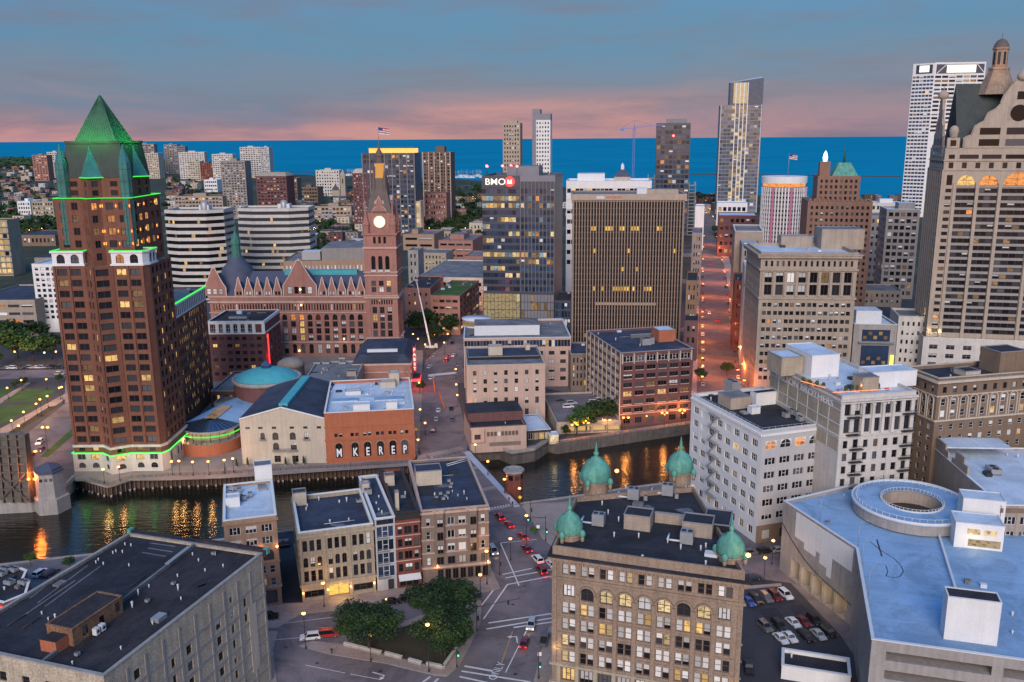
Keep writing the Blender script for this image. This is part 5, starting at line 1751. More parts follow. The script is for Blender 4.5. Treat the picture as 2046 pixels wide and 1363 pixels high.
GE.pil(0,[1.5 + cw_ * k for k in range(1,ng)],cw_ * .2,.35,8.9,25.2,'sandstone')
GE.pil(0,[.45,Ln - .45],.9,.3,8.9,hg - 2.4,'sandstone')
GE.pil(0,[1.5 + cw_ * k for k in range(0,ng + 1)],cw_ * .2,.45,0,8.5,'cream_brick','base_pier')
for c in range(1,ng - 1):       # arch mouldings
	b = MB(); rr2 = cw_ * .42
	for k in range(10):
		a0,a1 = math.pi * k / 10,math.pi * (k + 1) / 10
		b.bar((-rr2 * math.cos(a0),-.22,rr2 * math.sin(a0)),(-rr2 * math.cos(a1),-.22,rr2 * math.sin(a1)),.45,.35,'sandstone')
	b.build('arch_moulding',GE.root,(1.5 + cw_ * (c + .5),0,25.4))
for z_,hh_,pr,nm in ((8.5,.45,.5,'string_course'),(12.2,.3,.2,'string_course'),(15.9,.3,.2,'string_course'),(19.5,.3,.2,'string_course'),(28.0,.5,.4,'string_course'),(31.6,.5,.35,'string_course'),(32.2,.5,.8,'cornice'),(32.9,.25,1.0,'cornice'),(4.3,.45,.55,'string_course')):
	GE.band(z_,hh_,pr,('sandstone' if z_ != 32.9 else 'roof_dark') if z_ > 9 else 'cream_brick',nm)
for k in range(44):
	b = MB(); b.box(-.14,.14,-.8,0,0,.5,'sandstone'); b.build('bracket',GE.root,(Ln * (k + .5) / 44,-.05,31.75))
def dome(px,py,r,hb,label):
	x,y = GE.local(g(px,py,hg - 1.2))
	b = MB(); b.lathe(0,0,[(r * .95,0),(r * .95,hb),(r * 1.12,hb + .1),(r * 1.12,hb + .5)],24,'sandstone',smooth=False); d0 = b.build('drum',GE.root,(x,y,hg - 1.2))
	prof = [(r * 1.1,hb + .5),(r * 1.14,hb + 1.0),(r * 1.16,hb + r * .5),(r * 1.1,hb + r * .95),(r * .95,hb + r * 1.3),(r * .72,hb + r * 1.6),(r * .42,hb + r * 1.82),(r * .40,hb + r * 1.9),(.01,hb + r * 1.98)]
	b = MB(); b.lathe(0,0,prof,40,'copper',rib=.07); d1 = b.build('dome',GE.root,(x,y,hg - 1.2))
	zt_ = hb + r * 1.9
	b = MB(); b.lathe(0,0,[(r * .34,zt_),(r * .12,zt_ + .4),(r * .2,zt_ + .8),(r * .22,zt_ + 1.2),(r * .09,zt_ + 1.6),(r * .13,zt_ + 1.9),(r * .03,zt_ + 3.6),(.01,zt_ + 3.9)],10,'copper'); b.build('finial',d1)
	for k in range(4):
		a = R(45 + 90 * k) + .5
		b = MB(); b.lathe(0,0,[(.1,0),(.55,.3),(.7,.9),(.5,1.5),(.1,1.8)],10,'copper'); b.tube((0,0,-1),(0,0,.2),.4,8,'sandstone'); b.build('ball_ornament',d0,(math.cos(a) * r * 1.25,math.sin(a) * r * 1.25,hb - .3))
	return d0
dome(1138,1074,2.45,1.0,'a'); dome(1459,1118,2.45,1.0,'b'); dome(1190,985,3.05,3.0,'c'); dome(1358,965,2.75,2.8,'d')
GE.pent(1246,1057,5.6,4.6,3.2,'concrete_warm','roof_dark','penthouse')
GE.pent(1362,1070,6.2,5.0,3.0,'concrete_warm','roof_dark','penthouse')
GE.pent(1405,1060,5.4,8,1.6,'roof_dark','roof_dark','penthouse')
GE.pent(1308,1044,6.5,.5,2.2,'concrete_warm','concrete_warm','parapet_wall')
GE.ac([(1266,998),(1334,990),(1196,1050),(1372,1086)],2.6,2.2,2.8,pipe=True)
GE.ac([(1290,1002),(1352,998)],.8,.8,1.4)
GE.vents([(1203,1010),(1202,998),(1215,1028),(1250,978),(1370,980),(1227,1073),(1276,1075),(1334,1085),(1410,1095),(1440,1028),(1236,1042),(1360,1098),(1400,1100)],r=.25,hh=.9)
for u,zz in ((.9,12.5),(Ln - .5,10.5)):
	plight('uplight',(u,-1.0,zz),(1,.7,.25),60,.15,GE.root)
b = MB(); b.tube((0,0,0),(0,0,2.2),.08,6,'steel_dark'); b.lathe(0,0,[(.05,2.2),(.45,2.5),(.45,2.8),(.05,3.1)],10,'bulb_warm'); o = b.build('roof_lamp',GE.root,(*GE.local(g(1232,962,hg)),hg)); plight('lamp_light',(0,0,3.4),(1,.5,.15),160,.3,o)
b = MB(); b.lathe(0,0,[(.05,0),(.45,.3),(.45,.6),(.05,.9)],10,'bulb_warm'); o = b.build('roof_lamp',GE.root,(Ln + .3,3,hg + 1.5)); plight('lamp_light',(.6,0,1),(1,.5,.15),160,.3,o)
# ---- white loft building
wz = ztop(g(1515,1086),862)
wa,wb,wc = g(1382,788,wz).xy,g(1523,862,wz).xy,g(1677,843,wz).xy
WB = Bld('white_loft_building','seven-storey white painted loft building with dark flat roof beside the river','building',[tuple(wa),tuple(wb),tuple(wc),tuple(wa + (wc - wb))],wz,'white_paint','roof_dark',par=.9,cop='metal_white')
WB.emat[1] = 'grey_wall'  # right face in a darker grey than the other walls
WB.win(0,8,6,6.0,wz - 2.2,.62,.5,1.0,kind='triple',lit=.01,blind=.2,fr='frame_white',sub=True)
WB.win(0,8,1,1.0,5.5,.5,.55,1.0,kind='pair',lit=.15,blind=.2,fr='frame_white',sub=True)
WB.win(1,5,5,6.0,wz - 7.2,.74,.52,.8,kind='triple',lit=.01,blind=.15,fr='frame_white',sub=True)
WB.win(1,5,1,wz - 6.6,wz - 2.2,.74,.6,.8,kind='arch',lit=.12,blind=.1,fr='frame_white',sub=True,lits=('lit_orange',))
WB.finish()
for e in (0,1):
	p_,q_ = Vector(WB.fp[e]),Vector(WB.fp[e + 1]); d_ = (q_ - p_).normalized(); Lx = (q_ - p_).length
	b = MB(); b.box(0,Lx,-.35,.02,wz - 1.6,wz - .9,'white_paint'); b.build('cornice',WB.root,(p_.x,p_.y,0),math.atan2(d_.y,d_.x))
b = MB(); p_,q_ = Vector(WB.fp[1]),Vector(WB.fp[2]); d_ = (q_ - p_).normalized(); b.box(-.05,WB.elen(1),-.12,.02,0,5.4,'brick_brown'); b.build('brick_base',WB.root,(p_.x,p_.y,0),math.atan2(d_.y,d_.x))
for k in range(4):
	b = MB(); b.box(-1.2,1.2,-.2,-.1,0,2.6,'glass_dark' if k % 2 else 'blind'); a_ = p_ + d_ * (3 + 6 * k); b.build('shop_window',WB.root,(a_.x,a_.y,1.2),math.atan2(d_.y,d_.x))
# fire escape on the long side
b = MB()
for r in range(7):
	z_ = 5.5 + r * (wz - 8) / 6
	b.box(12,18,-1.3,-.1,z_ - .06,z_,'steel'); b.bar((12,-1.25,z_ + 1),(18,-1.25,z_ + 1),.05,.05,'steel')
	for i in range(9): b.box(12 + i * .74,12.04 + i * .74,-1.28,-1.22,z_,z_ + 1,'steel')
	if r < 6: b.bar((12.5,-.7,z_),(17,-.7,z_ + (wz - 8) / 6),.6,.08,'steel')
b.build('fire_escape',WB.root)
WB.pent(1434,806,7.5,7,3.6,'beige_panel','roof_grey','penthouse'); WB.ac([(1462,790)],5,3,5.0)
WB.pent(1498,806,3.4,16,4.0,'white_paint','roof_dark','stair_housing'); 
WB.pent(1493,824,2.4,3,2.0,'white_paint','metal_white','skylight')
WB.ac([(1570,835),(1582,828),(1592,832),(1606,820),(1598,842),(1612,834)],2,1.6,1.6)
for k in range(5):
	b = MB(); b.tube((0,0,0),(0,0,.9),.05,5,'metal_white')
rl = MB()
for e in (0,1):
	p_,q_ = Vector(WB.fp[e]),Vector(WB.fp[e + 1])
	rl.bar((p_.x,p_.y,wz + 1),(q_.x,q_.y,wz + 1),.05,.05,'metal_white')
	n = int((q_ - p_).length / 2)
	for i in range(n):
		a_ = p_ + (q_ - p_) * i / n; rl.box(a_.x - .03,a_.x + .03,a_.y - .03,a_.y + .03,wz + .2,wz + 1,'metal_white')
rl.build('roof_railing',WB.root)
# ---- cream columned building with balconies and a painted wall sign
nz = 46.0
na,nb_ = g(1683,792,nz).xy,g(1831,782,nz).xy
nd = (nb_ - na).normalized(); nn_ = Vector((-nd.y,nd.x))
ndep = (g(1521,722,nz).xy - na).dot(nn_)
NB = Bld('columned_building','tall cream building with giant columns, dark balconies and lettered side wall','building',[tuple(na),tuple(nb_),tuple(nb_ + nn_ * ndep),tuple(na + nn_ * ndep)],nz,'white_stone','roof_white',par=.8,cop='white_stone')
Ln = NB.elen(0)
ncn = 7
cw_ = (Ln - 1) / ncn
for r in range(8):
	z_ = nz - 15.2 - r * 3.7
	if z_ < 1: continue
	for c in range(ncn):
		NB.add(0,.5 + cw_ * (c + .5),z_,cw_ * .45 if c not in (1,5) else cw_ * .5,2.2 if c not in (1,6) else 2.5,'sash',.08,.15,.35,'frame_dark',True,lits=('lit_orange','lit_dim'))
for c in range(ncn):
	for z_ in (nz - 10.8,nz - 5.8):
		NB.add(0,.5 + cw_ * (c + .5),z_,cw_ * .6,4.0,'pair',0,.1,.6,'frame_dark',True)
NB.finish()
for z_,hh_,pr,nm in ((nz - 11.8,.6,.35,'string_course'),(nz - 1.6,.6,.6,'cornice'),(nz - 2.3,.4,.3,'string_course')):
	NB.band(z_,hh_,pr,'white_stone',nm)
for k in range(2,6):
	b = MB(); b.lathe(0,0,[(.62,0),(.62,.4),(.5,.5),(.44,8.0),(.6,8.3),(.6,8.7)],14,'white_stone'); b.build('column',NB.root,(.5 + cw_ * k,-.25,nz - 11.2))
bb = MB(); bb.box(-1.9,1.9,-1.3,0,-.18,0,'steel_dark'); bb.bar((-1.9,-1.25,1),(1.9,-1.25,1),.07,.07,'steel_dark')
for i in range(14): bb.box(-1.88 + i * .29,-1.84 + i * .29,-1.28,-1.24,0,1,'steel_dark')
bme = bb.mesh('balcony')
for r in range(8):
	z_ = nz - 15.4 - r * 3.7
	if z_ < 1: continue
	for c in (1,6):
		link('balcony',bme,NB.root,(.5 + cw_ * (c + .5),-.02,z_))
for z_ in (nz - 11.0,nz - 6.0):
	for c in (.5,6):
		link('balcony',bme,NB.root,(.5 + cw_ * (c + .5),-.3,z_))
# brick panel and lettering on the long side wall
sid = NB.elen(3)
p_,q_ = Vector(NB.fp[3]),Vector(NB.fp[0]); d_ = (q_ - p_).normalized(); rz_ = math.atan2(d_.y,d_.x)
b = MB(); b.box(.3,sid - .3,-.08,.02,nz - 16,nz - 4.2,'cream_brick'); b.box(.3,sid - .3,-.1,.02,nz - 4.0,nz - .3,'concrete'); b.build('side_panel',NB.root,(p_.x,p_.y,0),rz_)
for z_ in (nz - 4.3,nz - 8.4,nz - 12.4):
	b = MB(); b.box(0,sid,-.22,.02,z_,z_ + .3,'white_stone'); b.build('frame_beam',NB.root,(p_.x,p_.y,0),rz_)
NB.pil(3,[sid * k / 7 for k in range(1,7)],.4,.2,nz - 16,nz - 4.3,'white_stone','frame_column')
text('painted_lettering','NELSON BROTHERS',2.7,'sign_faded',NB.root,(p_.x + d_.x * sid * .5 + d_.y * .16,p_.y + d_.y * sid * .5 - d_.x * .16,nz - 4.15),(R(90),0,rz_),.02,sid * .92 / 27.5,bold=.05)
# roof terrace
zr2 = NB.zr()
x0,y0 = NB.local(g(1745,772,zr2))
NB.pent(1722,785,5,5,4.2,'cream_brick','roof_grey','roof_house'); NB.pent(1742,776,14,7,4.4,'white_paint','roof_white','roof_house')
NB.pent(1560,752,7,9,5.6,'cream_brick','roof_white','roof_house'); NB.pent(1620,755,9,16,6.6,'white_paint','roof_white','roof_house')
b = MB()
for (a,c) in (((1664,785),(1780,778)),((1600,762),(1650,776))):
	p2,q2 = NB.local(g(*a,zr2 + 1.2)),NB.local(g(*c,zr2 + 1.2))
	b.bar((*p2,zr2 + 1.3),(*q2,zr2 + 1.3),.12,.12,'neon_orange')
b.build('terrace_light_string',NB.root)
xx,yy = NB.local(g(1720,784,zr2)); plight('terrace_light',(xx,yy,zr2 + 2),(1,.4,.1),120,.3,NB.root)
xx,yy = NB.local(g(1620,770,zr2)); plight('terrace_light',(xx,yy,zr2 + 2.5),(1,.4,.1),200,.3,NB.root)
for k,(px,py) in enumerate([(1690,783),(1702,782),(1715,781),(1728,780),(1741,779),(1754,778),(1605,766),(1618,770),(1632,773),(1645,777)]):
	x,y = NB.local(g(px,py,zr2)); b = MB(); b.box(-.5,.5,-.4,.4,0,.6,'brick_brown')
	b.lathe(0,0,[(.1,.6),(.6,.9),(.5,1.6),(.05,2.0)],7,'leaf_mid',smooth=False); b.build('planter',NB.root,(x,y,zr2))
# ---- brown brick hotel at the right edge
hz_ = 48.0
ha,hb_ = g(1811,733,hz_).xy,g(1876,757,hz_).xy
hd_ = (hb_ - ha).normalized(); hn_ = Vector((-hd_.y,hd_.x))
hc_ = g(2046,735,hz_).xy
lenf = 62.0
HB = Bld('brown_hotel','long brown brick hotel with cream arched top storeys and many small windows','hotel',[tuple(ha),tuple(hb_),tuple(hb_ + hn_ * lenf),tuple(ha + hn_ * lenf)],hz_,'brick_brown','roof_dark',par=1.0,cop='cream_paint')
HB.win(0,4,10,2,hz_ - 13,.42,.5,.6,kind='sash',lit=.05,blind=.4,fr='frame_white',sub=False)
HB.win(1,18,10,2,hz_ - 13,.42,.5,.8,kind='sash',lit=.05,blind=.4,fr='frame_white',sub=False)
for e,n in ((0,4),(1,18)):
	HB.win(e,n,2,hz_ - 12.2,hz_ - 5.4,.46,.6,.7,kind='sash' ,lit=.02,blind=.4,fr='frame_white')
	HB.win(e,n,1,hz_ - 5.2,hz_ - 1.6,.4,.5,.7,kind='plain',lit=0,blind=.2,fr='frame_dark')
HB.finish()
for z_,hh_,pr,nm in ((hz_ - 12.8,.5,.3,'string_course'),(hz_ - 5.4,.3,.25,'string_course'),(hz_ - 1.4,.7,.7,'cornice')):
	HB.band(z_,hh_,pr,'cream_paint',nm)
for e,n in ((0,4),(1,18)):
	cl = (HB.elen(e) - 1.4) / n
	p_,q_ = Vector(HB.fp[e]),Vector(HB.fp[e + 1]); d_ = (q_ - p_).normalized()
	b = MB(); ww = cl * .38
	for k in range(8):
		a0,a1 = math.pi * k / 8,math.pi * (k + 1) / 8
		b.bar((-ww * math.cos(a0),-.12,ww * math.sin(a0)),(-ww * math.cos(a1),-.12,ww * math.sin(a1)),.3,.3,'cream_paint')
	for s_ in (-1,1): b.box(s_ * ww - .15,s_ * ww + .15,-.25,.02,-5.6,0,'cream_paint')
	me = b.mesh('arch_surround')
	for c in range(n):
		a_ = p_ + d_ * (.7 + cl * (c + .5)); link('arch_surround',me,HB.root,(a_.x,a_.y,hz_ - 6.6),math.atan2(d_.y,d_.x))
HB.pent(1955,735,8,9,6.5,'brick_brown','roof_dark','penthouse'); HB.pent(1905,745,5,5,1.5,'cream_paint','roof_dark','roof_ledge')
# ---- blue-decked parking garage
gz = 20.0
G = lambda x,y,z=gz: g(x,y,z).xy
q0,q1,q2 = G(1566,1001),G(1711,1096),G(1742,1278)
dfr = (G(2046,1320) - q2).normalized()
q3 = q2 + dfr * 62
q5 = G(1712,967)
perp = Vector((-dfr.y,dfr.x))
q4 = q3 + perp * 70
fpg = [tuple(q2),tuple(q3),tuple(q4),tuple(q5 + (q4 - q3).normalized() * 0 + dfr * 36),tuple(q5),tuple(q0),tuple(q1)]
PG = Bld('parking_garage','concrete parking garage with broad pale blue roof deck and blank side walls','parking garage',fpg,gz,'concrete','deck_blue',par=.9,cop='metal_white')
Ln = PG.elen(0)
for r in range(4):
	z_ = gz - 4.0 - r * 4.0
	for k in range(3):
		PG.add(0,12 + 20.5 * k,z_,18.5,1.9,'none',0,0,3.5,None,False,'garage_inside',name='parking_bay')
e5 = PG.elen(5)
for k in range(5):
	PG.add(5,5 + k * (e5 - 6) / 5 + 2,.2,(e5 - 6) / 5 - 1.0,5.6,'none',0,0,3.0,None,False,'garage_lit',name='parking_bay')
e6 = PG.elen(6)
for k in range(5):
	PG.add(6,6 + k * 6.5,gz - 3.6,3.6,1.2,'none',0,0,1.2,None,False,'glass_dark',name='vent_slot')
PG.finish()
def gl(P): return PG.local(P)
# ring ramp: opening and raised round deck with railings
rcx = G(1822,1003,gz + 2.4)
ro_ = (G(1936,1003,gz + 2.4) - G(1711,1003,gz + 2.4)).length / 2
ri_ = ro_ * .49
c_ = gl(rcx)
b = MB(); b.lathe(c_[0],c_[1],[(ro_,gz - .5),(ro_,gz + 2.4)],56,'concrete'); b.build('ramp_wall',PG.root)
b = MB(); b.lathe(c_[0],c_[1],[(ri_,gz + 2.4),(ro_,gz + 2.4)],56,'deck_blue',smooth=False); b.lathe(c_[0],c_[1],[(ro_,gz + 2.0),(ro_ + .25,gz + 2.0),(ro_ + .25,gz + 2.9),(ro_ - .1,gz + 2.9),(ro_ - .1,gz + 2.4)],56,'metal_white'); b.build('ramp_deck',PG.root)
b = MB(); b.lathe(c_[0],c_[1],[(ri_,gz + 2.4),(ri_,gz - .85)],48,'concrete_warm'); b.poly([(c_[0] + ri_ * math.cos(R(a)),c_[1] + ri_ * math.sin(R(a)),gz - .85) for a in range(0,360,10)],'glass_dark'); b.build('ramp_well',PG.root)
for rad,nm in ((ri_ + .5,'inner_railing'),(ro_ - 1.0,'outer_railing')):
	b = MB(); n = 48
	for k in range(n):
		a0,a1 = 2 * math.pi * k / n,2 * math.pi * (k + 1) / n
		P_,Q_ = (c_[0] + rad * math.cos(a0),c_[1] + rad * math.sin(a0)),(c_[0] + rad * math.cos(a1),c_[1] + rad * math.sin(a1))
		b.bar((*P_,gz + 3.4),(*Q_,gz + 3.4),.08,.08,'metal_white'); b.box(P_[0] - .05,P_[0] + .05,P_[1] - .05,P_[1] + .05,gz + 2.4,gz + 3.4,'metal_white')
	b.build(nm,PG.root)
b = MB(); b.lathe(c_[0],c_[1],[(ri_ + .45,gz + 2.41),(ri_ + .6,gz + 2.7),(ri_,gz + 2.7)],48,'metal_white'); b.build('ramp_kerb',PG.root)
# white stair and plant blocks on the deck
def gbox(px,py,w_,d_,h_,mt,top,nm,rz=0,z=None):
	z = gz - .9 if z is None else z
	x,y = gl(g(px,py,z)); b = MB(); b.box(0,w_,0,d_,0,h_,mt,top=top,bottom=False); b.ring([(0,0),(w_,0),(w_,d_),(0,d_)],.06,-.25,h_ + .002,h_ + .2,'metal_white')
	return b.build(nm,PG.root,(x,y,z),rz)
gbox(1885,1277,9.4,4.2,9.0,'white_paint','roof_plum','plant_block')
lw = gbox(1905,1092,10.5,7,6.2,'white_paint','roof_white','stair_block'); 
up_ = gbox(1918,1062,9.5,6,8.8,'white_paint','roof_white','lift_block')
for k in range(2):
	b = MB(); b.box(2.6 + k * 3.6,5.4 + k * 3.6,-.06,.02,3.6,5.0,'lit_pale'); b.build('window',lw)
b = MB(); b.box(3,10,-.06,.02,.6,2.4,'lit_pale'); b.build('window',lw)
plight('stair_light',(4,-2.5,2.5),(1,.7,.3),140,.4,lw)
# deck kerb between the two levels, lamp posts, tyre marks
k0,k1 = gl(G(1872,1062,gz - .9)),gl(G(1912,1192,gz - .9))
b = MB(); b.bar((*k0,gz - .5),(*k1,gz - .5),.5,.9,'metal_white'); b.build('deck_kerb',PG.root)
for px,py in ((1638,1042),(1714,1098),(1722,1135),(1734,1195)):
	x,y = gl(G(px,py,gz - .9)); b = MB(); b.tube((0,0,0),(0,0,6.5),.09,6,'steel',r2=.06); b.tube((0,0,6.5),(1.6,1.0,7.3),.05,5,'steel'); b.box(1.5,2.1,.8,1.3,7.2,7.4,'steel'); b.build('deck_lamp',PG.root,(x,y,gz - .9))
b = MB()
pts = [(1752,1078),(1757,1095),(1762,1112)]
def track(px,wd):
	P = [gl(G(x,y,gz - .9)) for x,y in px]
	for k in range(len(P) - 1): b.bar((*P[k],gz - .897),(*P[k + 1],gz - .897),wd,.008,'roof_dark')
track(pts,.35); track([(1738,1082),(1760,1100),(1785,1115),(1800,1130),(1805,1142),(1798,1152),(1785,1155),(1770,1150)],.22); track([(1770,1130),(1774,1142),(1770,1152)],.2)
b.build('tyre_marks',PG.root)
for k in range(9):
	a_ = Vector(gl(q2 + perp * (5 + 6.2 * k))); b = MB(); b.box(1.2 if k < 7 else 8,26,-.06,.06,0,.006,'deck_joint'); b.build('deck_joint',PG.root,(a_.x,a_.y,gz - .895))
# stair-step stucco patches on the blank side
p_,q_ = Vector(PG.fp[5]),Vector(PG.fp[6]); d_ = (q_ - p_).normalized(); rz_ = math.atan2(d_.y,d_.x)
b = MB()
for x0_,x1_,z0_ in ((.2,.34,12.5),(.34,.5,10.8),(.5,.56,12.5),(.56,.66,10.0),(.66,.72,8.0),(.72,.97,13.5)):
	b.box(e5 * x0_,e5 * x1_ - .01,-.1,.02,z0_,gz - .6,'white_paint')
b.build('stucco_patch',PG.root,(p_.x,p_.y,0),rz_)
b = MB()
cv = [(0,14),(.15,11),(.35,8.2),(.55,6.6),(.75,6.0),(1,5.2)]
for k in range(5): b.bar((e5 * cv[k][0],-.12,cv[k][1]),(e5 * cv[k + 1][0],-.12,cv[k + 1][1]),.12,.12,'steel_dark')
b.build('wall_pipe',PG.root,(p_.x,p_.y,0),rz_)
for k in range(5):
	plight('bay_light',(*gl(Vector(fpg[5]) + (Vector(fpg[6]) - Vector(fpg[5])) * (.25 + .15 * k) + Vector((-1.2,-.3))),3.4),(1,.62,.2),90,.3,PG.root)
# low billboard shelter by the lot
SB = Bld('low_shed','small white low wall shed beside the parking lot','shed',rectpx(3.2,(1562,1330),(1700,1352),7),3.2,'white_paint','roof_dark',par=.7,cop='metal_white'); SB.finish()
# stepped-gable building behind the garage
sz = 27.0
sa,sb_ = g(1864,893,sz).xy,g(2000,1010,sz).xy
sd2 = (sb_ - sa).normalized(); sn2 = Vector((-sd2.y,sd2.x))
SG = Bld('stepped_wall_building','old brown brick building with plastered stepped party wall and blue-grey roof','building',[tuple(sa),tuple(sb_),tuple(sb_ + sn2 * 40),tuple(sa + sn2 * 40)],sz,'concrete_warm','roof_white',par=.6,cop='white_paint')
SG.win(1,10,6,2,sz - 2,.75,.55,.6,kind='triple',lit=.12,blind=.2,fr='frame_white',sub=False)
SG.add(0,12,10,1.2,2.4,'sash',0,0,.25,'frame_white'); SG.add(0,14.5,9,1.2,2.4,'sash',0,0,.25,'frame_white'); SG.add(0,26,8,1.2,2.4,'sash',0,0,.25,'frame_white')
SG.finish()
p_,q_ = Vector(SG.fp[1]),Vector(SG.fp[2]); d_ = (q_ - p_).normalized()
b = MB(); b.box(-.05,SG.elen(1),-.1,-.02,sz - 1.9,sz - .7,'brick_brown'); b.build('brick_facing',SG.root,(p_.x,p_.y,0),math.atan2(d_.y,d_.x))
for x0_,x1_,h_ in ((0,8.5,3.6),(8.5,10.5,2.2),(13,15,1.6),(15,20.5,4.2),(20.5,23,2.4)):
	b = MB(); b.box(x0_,x1_ - .02,-.02,.4,0,h_,'concrete_warm'); b.build('wall_step',SG.root,(0,0,sz + .01))
b = MB(); b.box(0,8.5,.42,18,2.6,3.0,'roof_white'); b.build('upper_roof',SG.root,(0,0,sz))
SG.ac([(1985,945)],4,3,1.6)
# pavilion bits at the far left: neon restaurant and its lot
NR = Bld('neon_restaurant','low dark-roofed diner with glowing red and orange neon band','restaurant',[tuple(g(x,y,6).xy) for x,y in ((-90,1180),(8,1205),(52,1187),(60,1160),(46,1158),(54,1140),(38,1134),(-90,1140))],6,'brick_red','roof_dark',par=.6,cop='white_paint')
NR.finish()
for e in (0,1):
	p_,q_ = Vector(NR.fp[e]),Vector(NR.fp[e + 1]); d_ = (q_ - p_).normalized()
	for z_,mt in ((4.2,'neon_red'),(2.8,'neon_orange')):
		b = MB(); b.box(0,(q_ - p_).length,-.15,.02,z_,z_ + .7,mt); b.build('neon_band',NR.root,(p_.x,p_.y,0),math.atan2(d_.y,d_.x))
NR.ac([(20,1168),(4,1150),(28,1142),(12,1142),(48,1168)],2.4,1.8,1.2)
plight('neon_light',(4,-3,3),(1,.1,.03),350,.6,NR.root)
mat('brick_gas',(.27,.155,.115),.85,.15,.25,**W)
mat('hotel_stone',(.37,.31,.255),.85,.15,.2,streak=.35,fine=.15)
mat('leaf_steel',(.11,.095,.08),.8,.3,.5)
# ================================================================== east side, middle distance
# ---- dark glass bank tower with lit letters
bz = ztop(g(967,668),351)
B0 = foot(967,668,1107,-9,46)
BT = Bld('bank_tower','dark glass bank tower with glowing white letters and red roundel sign','tower',B0,bz,'panel_dark','roof_grey',par=1.2)
Ln = BT.elen(0)
sp = Ln * .52
zl_ = ztop(g(967,668),582)
rows_ = 15
litrow = [.15,.1,.2,.25,.45,.95,.3,.1,.6,.05,.45,.1,.95,.75,.1]
nf = 10
runs = []
for r in range(rows_):
	a_,v_ = [],random.random() < litrow[r]
	for c in range(20):
		if random.random() < .28: v_ = random.random() < litrow[r] * .85
		a_.append(.94 if v_ else .015)
	runs.append(a_)
ph = (bz - 6.5 - zl_) / rows_
for r in range(rows_):
	z_ = zl_ + ph * r
	for c in range(nf):
		ww = sp / nf
		BT.add(0,ww * (c + .5),z_ + .35,ww - .12,ph - 1.5,'none',runs[r][c],.03,.25,None,False,'glass_blue',('lit_pale','lit_warm','lit_dim','lit_pale','lit_cool'),name='glass_panel')
	for c in range(9):
		ww = (Ln - sp - .8) / 9
		BT.add(0,sp + .6 + ww * (c + .5),z_ + .35,ww - .3,ph - 1.4,'none',runs[r][10 + c] * .4,.03,.35,None,False,'glass_blue',('lit_orange','lit_pale','lit_dim','lit_cool'),name='glass_panel')
for c in range(10):
	for r in range(5):
		ww = sp / 10
		BT.add(0,ww * (c + .5),1 + r * (zl_ - 2) / 5,ww - .2,(zl_ - 2) / 5 - .3,'none',.95,0,.25,None,False,'glass_blue',('lit_lobby',),name='glass_panel')
	for r in range(5):
		ww = (Ln - sp - .8) / 10
		BT.add(0,sp + .6 + ww * (c + .5),1 + r * (zl_ - 2) / 5,ww - .2,(zl_ - 2) / 5 - .3,'none',.25,0,.25,None,False,'panel_mid',('lit_dim',),name='glass_panel')
BT.finish(maxw=300,noroof=False)
BT.pil(0,[sp + .6 + (Ln - sp - .8) / 9 * k for k in range(10)],.28,.45,zl_,bz - 3.5,'panel_mid','fin')
BT.pil(0,[sp + .2],.7,.2,0,bz - 4,'panel_dark','corner_reveal')
b = MB(); b.box(0,sp,-.3,0,0,6.8,'panel_dark'); b.build('sign_panel',BT.root,(0,0,bz - 6.8))
text('sign_letters','BMO',5.2,'sign_white',BT.root,(sp * .36,-.42,bz - 5.2),(R(90),0,0),.12,1.1,bold=.02)
b = MB(); b.poly([(2.9 * math.cos(2 * math.pi * k / 28),0,2.9 * math.sin(2 * math.pi * k / 28)) for k in range(28)],'neon_red'); b.lathe(0,0,[(0,0)] * 2,3,'neon_red') if False else None
o = b.build('sign_roundel',BT.root,(sp * .74,-.42,bz - 3.4))
b = MB(); b.box(-1.4,1.4,-.12,-.04,-1.3,-.5,'sign_white')
for k in (-1,0,1): b.box(k * .95 - .38,k * .95 + .38,-.12,-.04,-.35,.5,'sign_white')
for k in (-1,1): b.box(k * .9 - .36,k * .9 + .36,-.12,-.04,.52,1.2,'sign_white')
b.build('sign_symbol',o)
plight('sign_light',(sp * .8,-2.5,bz - 3.6),(1,.1,.1),350,1,BT.root)
b = MB(); b.box(Ln * .3,Ln * .75,12,30,bz - 1,bz + 5,'panel_mid',top='roof_grey'); b.build('penthouse',BT.root)
b = MB(); b.box(0,Ln + .2,-.35,46,bz - 3.2,bz + .05,'panel_mid'); 
b = MB(); b.box(sp + .3,Ln + .3,-.4,0,bz - 3.4,bz + .1,'panel_mid'); b.build('fascia',BT.root)
for px,py in ((969,325),(994,322),(1033,320),(1050,317),(1018,319)):
	x,y = BT.local(g(px,336,bz + 3)); b = MB(); b.tube((0,0,-4),(0,0,0),.12,5,'steel_dark'); b.lathe(0,0,[(.05,0),(.7,.3),(.7,.9),(.05,1.3)],8,'beacon_red'); b.build('warning_light',BT.root,(max(.5,min(Ln - 1,x)),4 + (px % 7) * 3,bz + 4.5))
LB = Bld('dark_link_block','low dark glass link between the bank tower and the striped tower','building',foot(1108,690,1140,-8,30),26,'panel_dark','roof_dark',par=.5); LB.win(0,5,5,2,25,.8,.8,.3,kind='none',fr=None,lit=.1,glass='glass_blue',name='glass_panel'); LB.finish()
